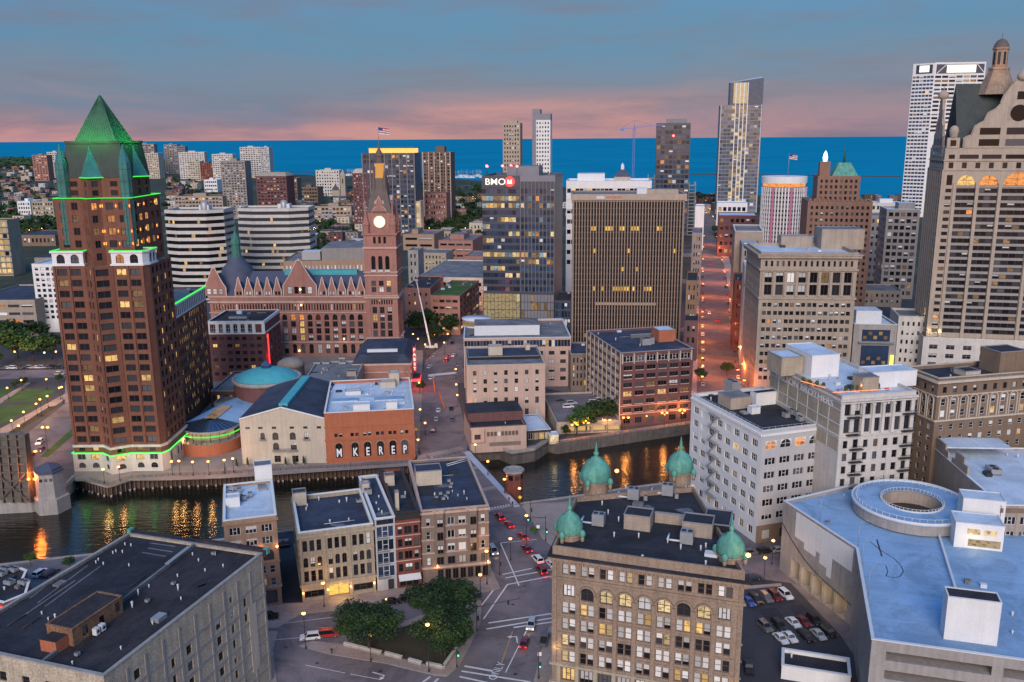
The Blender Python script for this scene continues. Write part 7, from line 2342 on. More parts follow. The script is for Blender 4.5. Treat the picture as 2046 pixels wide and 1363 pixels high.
for r in range(14):
	b = MB(); b.box(Ln * .64,Ln - .4,-.12,-.05,0,.5,'panel_dark'); b.build('floor_line',nw.root,(0,0,nw.h + r * 4.2 - 30))
# white banded bank tower behind the skyscraper
us = Bld('white_grid_tower','very tall white gridded tower with lit sign panels at its top','tower',foot(1798,432,1840,-38,60),ztop(g(1798,432),128),'white_paint','roof_white',par=1)
us.win(0,6,38,4,us.h - 16,.86,.55,.4,kind='none',fr=None,lit=.03,blind=.05,glass='glass_blue')
us.finish(maxw=300)
usr = Bld('x','','',[us.wfp[1],tuple(Vector(us.wfp[1]) + Vector((math.cos(R(-6)),math.sin(R(-6)))) * 68),tuple(Vector(us.wfp[1]) + Vector((math.cos(R(-6)),math.sin(R(-6)))) * 68 + Vector((6,60))),tuple(Vector(us.wfp[1]) + Vector((6,60)))],us.h + .5,'white_paint','roof_white',root=us,par=1,wname='front_wall',rname='front_roof')
usr.win(0,7,14,us.h - 95,us.h - 16,.86,.55,.6,kind='none',fr=None,lit=.3,blind=.05,glass='glass_dark',lits=('lit_pale','lit_dim')); usr.finish()
p_,q_ = Vector(usr.fp[0]),Vector(usr.fp[1]); d_ = (q_ - p_).normalized(); rz_ = math.atan2(d_.y,d_.x)
b = MB(); b.box(2,66,-.3,.1,us.h - 14.5,us.h - 2,'panel_dark'); b.build('sign_recess',us.root,(p_.x,p_.y,0),rz_)
b = MB(); b.box(16,55,-.7,-.3,us.h - 13.5,us.h - 3,'sign_white'); b.build('sign_panel',us.root,(p_.x,p_.y,0),rz_)
b = MB()
for a_,c_2 in (((3,us.h - 14),(15,us.h - 2.5)),((56,us.h - 2.5),(66,us.h - 14))): b.bar((a_[0],-.6,a_[1]),(c_2[0],-.6,c_2[1]),1.2,1.0,'white_paint')
b.build('sign_brace',us.root,(p_.x,p_.y,0),rz_)
b = MB(); b.box(us.elen(0) * .3,us.elen(0) * .75,-.5,.1,us.h - 12,us.h - 3,'sign_white'); b.build('side_sign',us.root)
b = MB(); b.box(us.elen(0) * .15,us.elen(0) * .9,-.25,.1,us.h - 14,us.h - 2,'panel_dark'); b.build('side_sign_recess',us.root)
# tower under construction with crane
cz_ = Bld('unfinished_tower','dark half-finished tower with open floors at its sides','tower',foot(1306,470,1372,-8,30),ztop(g(1312,470),246),'panel_dark','roof_dark',par=.5)
cz_.win(0,8,22,4,cz_.h - 2,.85,.7,.4,kind='none',fr=None,lit=.10,blind=.1,glass='glass_blue',lits=('lit_dim','lit_orange','lit_cool')); cz_.finish()
Lc = cz_.elen(0)
b = MB(); b.box(Lc * .3,Lc * .9,6,20,cz_.h - .5,cz_.h + 5,'panel_mid'); b.build('penthouse',cz_.root)
for sgn,nm,fl_ in ((0,'open_floors',17),(1,'open_floors',15)):
	b = MB()
	x0_,x1_ = (-9,-.2) if sgn == 0 else (Lc + .2,Lc + 9)
	for r in range(fl_):
		b.box(x0_,x1_,2,24,r * 4.2,r * 4.2 + .5,'concrete')
		for xx in (x0_ + .4,x1_ - .8):
			for yy in (2.4,12,23): b.box(xx,xx + .5,yy,yy + .5,r * 4.2 + .5,r * 4.2 + 4.2,'concrete')
	b.build(nm,cz_.root)
b = MB(); b.lathe(0,0,[(.1,0),(1.2,.6),(1.2,1.6),(.1,2.2)],8,'beacon_red'); b.build('warning_light',cz_.root,(Lc * .5,-.6,cz_.h * .88))
cb = g(1262,470)
crn = empty('tower_crane',(cb.x,cb.y,0),0,'blue lattice tower crane with long jib beside the unfinished tower','crane')
zc1 = ztop(cb,256); sc_ = 1.0
b = MB()
for sx in (-1,1):
	for sy in (-1,1): b.tube((sx,sy,0),(sx,sy,zc1),.25,4,'crane_blue')
k = 0
while k * 3 < zc1 - 3:
	s_ = 1 if k % 2 else -1
	b.tube((-s_,-1,k * 3),(s_,-1,k * 3 + 3),.14,4,'crane_blue'); b.tube((-1,s_,k * 3),(-1,-s_,k * 3 + 3),.14,4,'crane_blue'); k += 1
b.build('mast',crn)
jl = (g(1318,470).x - cb.x); cj = cb.x - g(1238,470).x
b = MB()
b.bar((0,0,zc1),(jl,-6,zc1 + 3),.5,.5,'crane_blue'); b.bar((0,0,zc1 + 2.2),(jl,-6,zc1 + 4),.35,.35,'crane_blue')
for k in range(14): b.tube((jl * k / 14,-6 * k / 14,zc1 + 3 * k / 14),(jl * (k + .5) / 14,-6 * (k + .5) / 14,zc1 + 2.2 + 1.8 * (k + .5) / 14),.15,4,'crane_blue')
b.build('jib',crn)
b = MB(); b.bar((0,0,zc1),(-cj,3,zc1 - .5),.9,.7,'crane_blue'); b.box(-cj - 1,-cj + 3,1.5,4,zc1 - 3.2,zc1 - .6,'crane_blue'); b.build('counter_jib',crn)
b = MB(); b.tube((0,0,zc1),(0,0,zc1 + 9),.5,4,'crane_blue',r2=.15); b.tube((0,0,zc1 + 9),(jl * .6,-3.6,zc1 + 3.4),.1,4,'steel_dark'); b.tube((0,0,zc1 + 9),(-cj,3,zc1),.1,4,'steel_dark'); b.build('apex',crn)
b = MB(); b.box(.6,2.4,-2.4,-.6,zc1 - 2.4,zc1 - .3,'crane_blue'); b.build('cab',crn)
# pair of slim lake towers
blk('slim_beige_tower','slim beige apartment tower, shorter of the pair by the lake',1006,455,1040,-8,24,246,'beige_panel','roof_grey',6,24,.5,.5,.02,cat='tower',pent=(.3,.8,3))
sb1 = blk('slim_white_tower','slim white apartment tower, taller of the pair by the lake',1064,455,1099,-8,24,240,'white_paint','panel_dark',6,26,.5,.5,.02,cat='tower')
b = MB(); Lb = sb1.elen(0); b.box(-.3,Lb * .42,2,22,sb1.h - 1,ztop(g(1064,455),218),'panel_mid'); b.box(Lb * .42,Lb,2,22,sb1.h - 1,sb1.h + 8,'panel_mid'); b.build('crown',sb1.root)
b = MB(); b.box(-.2,Lb * .2,-.3,0,0,sb1.h,'panel_mid'); b.build('dark_strip',sb1.root)
# ---- towers behind city hall
tl = blk('lit_crown_tower','dark glass tower with golden glowing roof storey behind the clock tower',730,470,832,-6,40,306,'panel_dark','roof_dark',14,16,.75,.6,.07,kind='none',fr=None,cat='tower',glass='glass_blue',lits=('lit_pale','lit_dim','lit_orange'))
Lt = tl.elen(0)
b = MB(); b.box(Lt * .12,Lt * .97,4,34,tl.h - .5,tl.h + 5.5,'lit_crown'); b.build('lit_storey',tl.root)
b = MB(); b.box(Lt * .1,Lt * 1.0,3,36,tl.h + 5.52,tl.h + 6.6,'frame_brown'); b.build('roof_canopy',tl.root)
tl.pil(0,[Lt * k / 14 for k in range(0,15,2)],.7,.4,0,tl.h,'tower_grey','pier')
a1 = blk('gabled_brick_apartments','red brick apartment tower with pale roof left of the clock tower spire',709,470,760,-4,26,346,'brick_maroon','cream_paint',9,17,.4,.45,.03,kind='plain',blind=.55,fr=None,cat='tower')
b = MB(); La = a1.elen(0); b.prism([(0,0),(La,0),(La,26),(0,26)],a1.h,a1.h + 5,'cream_paint',poly2=[(3,6),(La - 3,6),(La - 3,20),(3,20)]); b.build('mansard',a1.root)
b_ = blk('striped_brown_tower','brown apartment tower with pale vertical stripes near the lake park',847,440,903,-8,30,304,'frame_brown','roof_dark',8,20,.6,.5,.02,kind='none',fr=None,cat='tower',pent=(.45,.75,8))
b_.pil(0,[b_.elen(0) * t for t in (.02,.22,.42,.62,.82,.98)],1.3,.5,0,b_.h,'pink_paint','pale_stripe')
blk('pinkish_small_apartments','small pinkish brick apartments at the foot of the striped brown tower',850,455,893,-8,26,385,'brick_hall','roof_dark',8,6,.45,.5,.03,blind=.5)
blk('lit_glass_lowrise','low glass block with glowing pale floors under the lit-crowned tower',815,470,842,-5,20,402,'cream_paint','roof_dark',3,6,.85,.7,.9,kind='none',fr=None,lits=('lit_pale',))
# ---- banded white office pair
def banded(name,label,x1,yb,x2,yt,n):
	P,Q = g(x1,yb),g(x2,yb)
	wd = (Q - P).length
	fpb = [(P.x,P.y + 6),(P.x + wd * .25,P.y),(P.x + wd * .75,P.y),(P.x + wd,P.y + 8),(P.x + wd,P.y + 34),(P.x,P.y + 34)]
	h = ztop(P,yt)
	r = empty(name,(P.x,P.y,0),0,label,'building')
	lf = [(x - P.x,y - P.y) for x,y in fpb]
	ph_ = h / n
	b = MB(); b.prism(offset_poly(lf,-.7),0,h - .3,'glass_dark',top='roof_grey'); b.build('glazing',r)
	for k in range(n + 1):
		b = MB(); b.ring(lf,0,-1.2,k * ph_ - ph_ * .24,k * ph_ + ph_ * .24,'white_stone'); b.build('white_band',r)
	b = MB(); b.poly([(x,y,h - .2) for x,y in offset_poly(lf,-1.1)],'roof_grey'); b.build('roof',r)
	for k in range(16):
		e = random.choice((0,1,1,2)); p,q = Vector(offset_poly(lf,-.68)[e]),Vector(offset_poly(lf,-.68)[e + 1]); d = (q - p).normalized(); a_ = p.lerp(q,random.uniform(.1,.9)); bb = MB(); bb.box(-1,1,-.05,.05,0,ph_ * .45,random.choice(('lit_dim','lit_warm'))); bb.build('lit_window',r,(a_.x,a_.y,random.randrange(1,n - 1) * ph_ + ph_ * .27),math.atan2(d.y,d.x))
	b = MB(); b.box(wd * .55,wd * .72,12,20,h,h + 4,'metal_white'); b.lathe(wd * .635,14,[(3.2,h),(3.2,h + 5),(2,h + 7),(.02,h + 7.5)],12,'steel'); b.build('rooftop_pavilion',r)
banded('banded_office','white banded office with chamfered corners, left of the matching pair',338,600,452,424,13)
banded('banded_office','white banded office with chamfered corners, right of the matching pair',480,560,618,420,11)
# concert hall block behind city hall
CBk = blk('concert_hall','low grey-roofed concert hall with tan pilaster front behind the brick hall',570,590,738,3,60,522,'brick_tan','roof_grey',22,1,.4,.8,0,kind='none',fr=None,glass='blind',zs=4)
Lk = CBk.elen(0); b = MB(); b.box(Lk * .45,Lk * 1.0,3,52,CBk.h - .5,CBk.h + 9,'tower_grey',top='roof_grey'); b.build('fly_tower',CBk.root)
b = MB(); b.box(Lk * .2,Lk * .42,8,20,CBk.h - .5,CBk.h + 6,'steel',top='metal_white'); b.build('plant_room',CBk.root)
# ---- right of city hall: garages and small blocks
gr1 = blk('grass_roof_block','brown parking block with a green planted roof behind the street trees',862,668,920,-9,60,590,'brick_hall','grass',4,5,.8,.4,.25,kind='none',fr=None,lits=('lit_pale','lit_dim'),par=.6,side=-6)
blk('brown_office_block','plain brown block between the clock tower and the grass-roofed block',811,655,862,-5,50,575,'brick_hall','roof_plum',4,4,.3,.35,.1)
blk('large_parking_deck','large pale parking deck with a lit ramp opening on its roof',836,618,966,-9,90,553,'white_stone','roof_grey',9,3,.85,.35,.2,kind='none',fr=None,par=.9,lits=('lit_pale',))
blk('red_brick_garage','red brick car park with dark slot openings left of the bank tower',877,520,945,-9,60,480,'brick_hall','roof_grey',4,3,.8,.35,.02,kind='none',fr=None,par=.8,pent=(.25,.65,4))
blk('red_brick_lowblock','low red brick block beside the bank tower',928,542,968,-9,40,512,'brick_hall','roof_grey',3,2,.8,.4,.05,kind='none',fr=None)
blk('cream_corner_block','small cream block with arched corner behind the large parking deck',834,545,892,-9,30,505,'cream_brick','roof_grey',8,3,.4,.55,.05)
blk('tan_parking_block','tan parking block with one dark slot right of the clock',806,500,868,-8,50,468,'brick_tan','roof_grey',2,2,.8,.35,.02,kind='none',fr=None,pent=(.2,.4,4))
blk('grey_garage_stair','grey concrete stair block beside the clock tower',818,600,838,-6,20,500,'concrete','roof_grey',2,6,.4,.5,.1)
blk('cream_club_house','cream classical house with a low gable by the street trees',872,480,932,-10,30,462,'cream_brick','roof_grey',8,1,.4,.6,.2)
blk('cream_flat_house','cream flat-roofed house beside the bank tower and trees',938,475,975,-10,24,445,'cream_paint','roof_grey',5,2,.4,.5,0)
# ---- both sides of the long street
blk('brown_street_block','brown street block with small windows right behind the striped slab',1366,705,1388,-12,34,560,'brick_brown','roof_dark',3,7,.55,.5,.04)
blk('dark_street_shop','dark low block at the left of the long lit street',1364,720,1392,-12,20,640,'panel_dark','roof_dark',2,3,.5,.5,.05)
blk('grey_street_block','grey street block with two-window rows along the long street',1378,600,1398,-12,40,465,'tower_grey','roof_grey',3,8,.5,.5,.08)
blk('white_street_slab','narrow white slab near the far end of the long street',1386,500,1404,-12,30,412,'white_paint','roof_white',0,0)
blk('brown_office_right','red-brown office with a row of lit windows at the far end of the long street',1432,512,1508,-12,40,430,'brick_maroon','roof_white',7,5,.6,.45,.3,kind='none',fr=None,lits=('lit_warm','lit_dim'))
blk('white_stepped_roof','white stepped low block in front of the glass lake tower',1430,470,1490,-12,30,405,'white_paint','roof_white',6,3,.7,.4,.1,kind='none',fr=None)
blk('beige_party_wall','beige party-wall building right of the long street',1460,640,1515,-12,44,462,'concrete_warm','roof_grey',0,0,cop='white_paint')
blk('navy_roof_house','grey brick house with a blue-grey roof left of the cream office block',1474,660,1510,-12,30,490,'tower_grey','deck_blue',4,7,.4,.45,.03)
blk('white_narrow_front','narrow white front left of the cream office block',1478,730,1502,-12,24,532,'white_stone','roof_white',2,8,.4,.4,.02)
blk('plum_street_front','dark red street front with little lights on the long street',1462,700,1482,-12,30,560,'brick_red','roof_dark',3,7,.5,.5,.1)
blk('low_grey_rowblock','low grey row block far down the street below the glass tower',1500,520,1600,-12,30,468,'tower_grey','roof_grey',10,4,.5,.5,.05)
blk('low_dark_block','low dark block between the brown tower and the grid office',1700,560,1790,-12,30,430,'tower_grey','roof_grey',9,8,.5,.5,.04)
blk('white_cap_house','white plant-topped block in front of the white gridded tower',1735,470,1800,-12,30,405,'white_stone','roof_white',7,4,.5,.5,.05,pent=(.3,.7,4,'metal_white'))
# ---- left edge
blk('white_grid_office','white gridded office block left of the green-roofed tower',80,664,172,0,36,528,'white_paint','roof_white',8,10,.62,.58,.03,lits=('lit_orange',),zs=8,cop='white_paint')
blk('striped_parking_ramp','long beige parking ramp with dark slots at the left edge',-60,672,78,0,60,600,'concrete_warm','roof_navy',5,4,.85,.35,.08,kind='none',fr=None,lits=('lit_orange',),par=.9)
bb_ = blk('lit_balcony_apartments','apartment block with brightly lit yellow balconies at the left edge',-50,552,28,0,20,440,'cream_brick','roof_navy',7,9,.75,.7,.92,kind='none',fr=None,lits=('lit_pale','lit_warm'))
for r in range(9):
	b = MB(); b.box(0,bb_.elen(0),-1.4,0,0,.3,'steel'); b.build('balcony',bb_.root,(0,0,2 + r * (bb_.h - 3.2) / 9))
blk('long_low_hall','long low dark roof hall behind the trees at the left',30,492,112,0,60,470,'brick_brown','roof_navy',10,1,.5,.5,.05)
blk('small_grey_hall','small grey gabled hall beside the white gridded office',72,545,120,0,30,515,'tower_grey','roof_navy',4,1,.4,.5,.05)
# raised bascule leaf and stone bridge tower at the left
bs = g(0,1004)
LV = empty('raised_bridge_leaf',(bs.x,bs.y,0),0,'steel drawbridge leaf raised almost upright at the left edge','bridge')
b = MB()
x0_,x1_ = g(-60,1004).x - bs.x,g(64,1004).x - bs.x
hh_ = 21
sl_ = -3.0
def lf3(x,z,t=0): return (x + sl_ * z / hh_,z * .32 + t,z)
b.poly([lf3(x0_,0),lf3(x1_,0),lf3(x1_,hh_),lf3(x0_,hh_)],'leaf_steel'); b.poly([lf3(x1_,0),lf3(x1_,0,3),lf3(x1_,hh_,2),lf3(x1_,hh_)],'leaf_steel'); b.poly([lf3(x0_,hh_),lf3(x1_,hh_),lf3(x1_,hh_,2),lf3(x0_,hh_,2)],'asphalt'); b.poly([lf3(x1_,0,3),lf3(x0_,0,3),lf3(x0_,hh_,2),lf3(x1_,hh_,2)],'asphalt')
b.build('deck_plate',LV)
for k in range(7):
	x_ = x1_ - k * (x1_ - x0_) / 7 - .3; b = MB(); b.bar(lf3(x_,0,-.6),lf3(x_,hh_,-.5),.35,1.0,'leaf_steel'); b.build('girder',LV)
for k in range(8):
	z_ = 1.5 + k * 2.6; b = MB(); b.bar(lf3(x0_,z_,-.5),lf3(x1_,z_,-.5),.3,.7,'leaf_steel'); b.build('cross_beam',LV)
b = MB(); b.bar(lf3(x1_ - 1,1,-1),lf3(x1_ - 10,9,-1),.3,.3,'leaf_steel'); b.bar(lf3(x1_ - 10,1,-1),lf3(x1_ - 1,9,-1),.3,.3,'leaf_steel'); b.build('brace',LV)
sp_ = g(100,1000)
SP = empty('stone_bridge_tower',(sp_.x,sp_.y,0),R(12),'grey stone bridge tender tower with small windows and low metal roof','bridge tower')
b = MB(); b.lathe(0,2,[(5.6,WZ - 1),(5.6,1.0),(4.6,1.2),(4.2,9.5)],6,'concrete',smooth=False); b.build('wall',SP)
b = MB(); b.lathe(0,2,[(4.2,9.5),(4.7,9.6),(4.7,10.1),(4.0,10.3),(4.0,10.9),(.02,12.6)],6,'slate',smooth=False); b.build('roof',SP)
for k in range(3):
	a = R(-110 + 0 * k); b = MB(); b.box(-.5,.5,-.06,.05,0,1.5,'glass_dark'); b.build('window',SP,(-1.5 + 1.5 * k,2 - 3.68,6.6))
# ================================================================== far district
FG = 'distant low buildings'
far = [('brown_slab_tower','lone brown slab tower far left above the trees',70,362,99,310,'brick_hall',5,12,'tower'),
	   ('white_slab_tower','white slab tower right behind the lone brown slab',99,355,124,304,'white_stone',5,12,'tower'),
	   ('flat_dark_tower','wide dark tower top just right of the green pyramid',272,352,313,288,'tower_grey',7,14,'tower'),
	   ('white_round_apartments','cream apartment tower with a lit top right of the green pyramid',294,357,320,306,'cream_paint',6,14,'tower'),
	   ('two_tone_tower','white-edged dark apartment tower before the lake',332,348,358,289,'tower_grey',5,16,'tower'),
	   ('dark_neighbour_tower','dark tower joined to the right of the white-edged one',359,350,374,292,'panel_mid',4,14,'tower'),
	   ('striped_white_tower','broad white striped apartment tower left of the lake gap',361,358,412,304,'white_stone',10,14,'tower'),
	   ('cream_pair_tower','cream apartment block in front of the broad striped tower',377,362,402,322,'cream_paint',5,9,'building'),
	   ('red_apartments','red brick apartment block before the lake, left',402,362,428,326,'brick_red',6,8,'building'),
	   ('white_dark_top_tower','white apartment tower with dark top storey',427,362,468,308,'white_stone',9,13,'tower'),
	   ('grey_slab_tower','tall grey concrete apartment slab behind the banded offices',449,438,497,322,'tower_grey',8,22,'tower'),
	   ('beige_wave_apartments','wide beige apartment block with balcony rows behind the banded offices',352,440,448,392,'concrete_warm',14,6,'building'),
	   ('white_balcony_tower','white balcony tower with dark cap right of the grey slab',483,356,524,294,'white_stone',8,15,'tower'),
	   ('blue_side_tower','blue-grey balcony tower joined to the right of the white balcony tower',525,358,541,294,'grey_wall',4,15,'tower'),
	   ('brown_gable_apartments','brown brick apartments with pale yellow roof behind the banded office',517,440,577,352,'brick_maroon',9,12,'tower'),
	   ('brick_white_apartments','narrow brick and white apartments right of the yellow-roofed ones',578,425,597,356,'brick_brown',4,10,'building'),
	   ('brown_terrace_flats','brown terrace flats with pale balconies in the middle distance',597,412,636,374,'brick_brown',7,5,'building'),
	   ('white_stepped_flats','white stepped apartment block near the lake, left of the church tower',633,392,680,340,'white_stone',9,8,'building'),
	   ('beige_long_flats','long beige flats behind the trees left of the clock tower',627,440,703,412,'concrete_warm',10,3,'building'),
	   ('lit_small_house','small pale house with a lit gable left of the beige flats',580,430,612,406,'cream_paint',4,2,'building'),
	   ('white_strip_flats','white strip-fronted flats behind the trees, far left',38,438,64,402,'white_paint',5,4,'building'),
	   ('cream_strip_flats','cream strip-fronted flats with dark end wall, far left',67,440,110,402,'cream_brick',8,4,'building'),
	   ('white_cube_offices','small white cube offices in front of the red apartments',409,384,435,359,'white_paint',6,3,'building')]
for nm,lb,x1,yb,x2,yt,wl,n,nr,cat in far:
	B = blk(nm,lb,x1,yb,x2,random.uniform(-8,4),34,yt,wl,random.choice(('roof_grey','roof_dark','roof_white')),n,nr,random.choice((.5,.6,.72)),random.choice((.45,.5)),.05,kind='none',fr=None,cat=cat,blind=.25,par=.8,lits=('lit_warm','lit_dim','lit_orange'))
	Lb = B.elen(0)
	b = MB(); b.box(Lb * .35,Lb * .62,8,20,B.zr(),B.h + 3.5,wl); b.build('penthouse',B.root)
	if nm == 'brown_gable_apartments':
		b = MB(); b.prism([(0,0),(Lb,0),(Lb,34),(0,34)],B.h,B.h + 5,'cream_brick',poly2=[(4,8),(Lb - 4,8),(Lb - 4,26),(4,26)]); b.build('mansard',B.root)
# stone church
cp_ = g(686,392)
chu = empty('stone_church',(cp_.x,cp_.y,0),0,'pale stone church with square tower and gabled nave near the lake','church')
b = MB(); b.box(-5,5,0,10,0,44,'cream_brick'); b.prism([(-5,0),(5,0),(5,10),(-5,10)],44,54,'cream_brick',poly2=[(-.5,4.5),(.5,4.5),(.5,5.5),(-.5,5.5)]); b.build('tower',chu)
b = MB(); b.prism([(-24,2),(-8,2),(-8,40),(-24,40)],0,12,'cream_brick'); b.prism([(-24.5,1.8),(-7.5,1.8),(-7.5,40),(-24.5,40)],12,24,'slate',poly2=[(-16.5,1.8),(-15.5,1.8),(-15.5,40),(-16.5,40)]); b.build('nave',chu)
b = MB(); b.box(-1.2,1.2,-.15,.1,26,36,'glass_dark'); b.build('belfry_opening',chu)
# small houses and low blocks scattered through the trees
cols_ = [('cream_paint','cream'),('white_stone','white'),('brick_hall','reddish'),('brick_brown','brown'),('tower_grey','grey'),('concrete_warm','beige'),('brick_maroon','dark red')]
spots = []
taken = [(f[2] - 6,f[4] + 6,f[3] - 14,f[3] + 8) for f in far]
tries = 0
while len(spots) < 270 and tries < 9000:
	tries += 1
	zone = random.choice([(0,112,328,430),(0,112,328,460),(560,712,372,440),(330,350,350,420),(350,480,350,392),(560,712,372,470),(590,712,430,500),(835,960,398,470),(0,60,335,400),(1385,1440,395,430),(1440,1800,398,430),(1120,1300,385,470)])
	x,y = random.uniform(*zone[:2]),random.uniform(*zone[2:])
	wpx = random.uniform(8,20) * (.5 + (y - 320) / 110)
	if any(a < x + wpx and x < c and d < y < e for a,c,d,e in taken):
		continue
	taken.append((x + 1,x + wpx - 1,y - 3,y + 2.5))
	spots.append((x,y,wpx))
places = lambda x,y: ('left of the green pyramid' if x < 130 else 'right of the green pyramid' if x < 480 else 'left of the clock tower' if x < 740 else 'between clock tower and bank tower' if x < 970 else 'behind the bronze slab' if x < 1330 else 'by the lake, right of the long street')
seen_l = {}
for k,(x,y,wpx) in enumerate(sorted(spots)):
	wl,cn = random.choice(cols_)
	hh = random.choice((6,7,9,11,14))
	gab = hh < 9 and random.random() < .6
	P = g(x,y)
	size = 'low' if hh < 8 else 'mid-height' if hh < 12 else 'taller'
	lb = '%s %s %s house far off, %s' % (size,cn,'gabled' if gab else 'flat-roofed',places(x,y))
	B = Bld('distant_house',lb,'house',foot(x,y,x + wpx,random.uniform(-12,8),random.uniform(12,22)),hh,wl,random.choice(('roof_grey','roof_dark','roof_white','roof_navy')),par=.4,group=FG)
	nw_ = max(2,int(B.elen(0) / 4.5))
	B.win(0,nw_,max(1,int(hh / 3.4)),.8,hh - .6,.42,.5,.6,kind='none',fr=None,lit=.12,blind=.2,lits=('lit_warm','lit_orange'))
	B.finish()
	if gab:
		Lb = B.elen(0); dpt = B.elen(1)
		b = MB(); b.prism([(-.4,-.4),(Lb + .4,-.4),(Lb + .4,dpt + .4),(-.4,dpt + .4)],hh,hh + 4,random.choice(('roof_dark','slate_brown','slate')),poly2=[(-.4,dpt / 2 - .1),(Lb + .4,dpt / 2 - .1),(Lb + .4,dpt / 2 + .1),(-.4,dpt / 2 + .1)]); b.build('gable_roof',B.root)
# breakwater and marina boats
b = MB(); p,q = g(1380,349,WZ),g(1800,354,WZ); b.bar((p.x,p.y,WZ + 1),(q.x,q.y,WZ + 1),8,4,'frame_dark'); tag(b.build('breakwater'),'long dark breakwater line across the lake at the right','breakwater')
b = MB(); p,q = g(560,344,WZ),g(962,349,WZ); b.bar((p.x,p.y,WZ + 1),(q.x,q.y,WZ + 1),8,4,'frame_dark'); tag(b.build('breakwater'),'long dark breakwater line beyond the marina behind the clock tower','breakwater')
b = MB()
b.poly([(-5,0,.6),(-4,-1.6,1.6),(4,-1.6,1.6),(7,0,2),(4,1.6,1.6),(-4,1.6,1.6)],'white_paint'); b.prism([(-5,-1.2),(4,-1.2),(6,0),(4,1.2),(-5,1.2)],-.3,1.6,'white_paint'); b.box(-3,1.5,-1,1,1.6,2.8,'metal_white'); b.tube((1,0,1.6),(1,0,14),.12,4,'metal_white')
boat = b.mesh('sail_boat')
for k in range(46):
	p = g(random.uniform(908,962),random.uniform(350.5,356),WZ) if k % 3 else g(random.uniform(690,712),random.uniform(349,352),WZ)
	o = link('sail_boat',boat,None,(p.x,p.y,WZ),random.uniform(0,6)); o.scale = (1.5,1.5,1.5)
	tag(o,'tiny white moored boat in the marina %s' % ('left of the bank tower' if k % 3 else 'behind the clock tower'),'boat','boats moored in the marina')
# ================================================================== trees
def crown(n,seed,leaf,lobes,mats,squash=.8):
	rn = random.Random(seed)
	b = MB()
	C = []
	for _ in range(lobes):
		a = rn.uniform(0,6.283); el = rn.uniform(-.55,1.2); r = rn.uniform(.16,.36)
		C.append((Vector((r * math.cos(a) * math.cos(el),r * math.sin(a) * math.cos(el),r * math.sin(el) * squash)),rn.uniform(.13,.21),rn.choice(mats)))
	C.append((Vector((0,0,.05)),.24,mats[0]))
	for _ in range(n):
		c,r,mt = rn.choice(C)
		d = Vector((rn.gauss(0,1),rn.gauss(0,1),rn.gauss(0,1))).normalized()
		p = c + Vector((d.x,d.y,d.z * squash)) * r * (rn.random() ** .33)
		p.z += .56
		nrm = (d + Vector((rn.gauss(0,.7),rn.gauss(0,.7),rn.gauss(.5,.7)))).normalized()
		u = nrm.orthogonal().normalized(); v = nrm.cross(u)
		a = rn.uniform(0,6.28); u,v = u * math.cos(a) + v * math.sin(a),v * math.cos(a) - u * math.sin(a)
		s = leaf * rn.uniform(.6,1.4)
		b.poly([p - u * s,p - v * s * .6,p + u * s,p + v * s * .6],mt if rn.random() < .75 else rn.choice(mats))
	return b
def trunk(seed):
	rn = random.Random(seed); b = MB()
	b.tube((0,0,0),(.005,.004,.22),.022,7,'bark',r2=.016); b.tube((.005,.004,.22),(0,.01,.55),.016,6,'bark',r2=.008)
	for k in range(6):
		a = k * 1.05 + rn.uniform(-.2,.2); z = rn.uniform(.22,.42)
		b.tube((.003,.003,z),(.24 * math.cos(a),.24 * math.sin(a),z + rn.uniform(.15,.3)),.009,5,'bark',r2=.003)
	return b
DK,MD,LT = ['leaf_dark','leaf_dark','leaf_mid'],['leaf_mid','leaf_dark','leaf_mid'],['leaf_light','leaf_mid','leaf_light']
NEAR = [(crown(15000,11 + k,.018,24,DK,.66).mesh('crown'),trunk(k).mesh('trunk')) for k in range(2)]
MIDT = {'d': [(crown(1500,31 + k,.042,14,DK).mesh('crown'),trunk(9 + k).mesh('trunk')) for k in range(3)],
		'm': [(crown(1500,41 + k,.042,14,MD).mesh('crown'),trunk(9 + k).mesh('trunk')) for k in range(2)],
		'l': [(crown(1500,51 + k,.042,14,LT).mesh('crown'),trunk(9 + k).mesh('trunk')) for k in range(2)]}
def farmesh(seed,mats):
	b = crown(260,seed,.085,9,mats); b.tube((0,0,0),(0,0,.4),.03,5,'bark',r2=.02); return b.mesh('distant_tree')
FART = [farmesh(71 + k,DK) for k in range(4)] + [farmesh(81,MD)]
def tree(px,py,hgt,label,proto,group=None,wide=1.0,rz=None,name='street_tree'):
	P = g(px,py)
	r = empty(name,(P.x,P.y,.1),random.uniform(0,6) if rz is None else rz,label,'tree',group)
	r.scale = (hgt * wide,hgt * wide,hgt)
	link('trunk',proto[1],r); link('crown',proto[0],r)
	return r
tree(738,1300,13.5,'round dark leafy tree, left of the three in the triangular park',NEAR[0],wide=1.38)
tree(888,1262,15.5,'large dark leafy tree, rear right of the three in the triangular park',NEAR[1],wide=1.28)
tree(890,1318,14.5,'large dark leafy tree, front right of the three in the triangular park',NEAR[0],wide=1.2,rz=2.2)
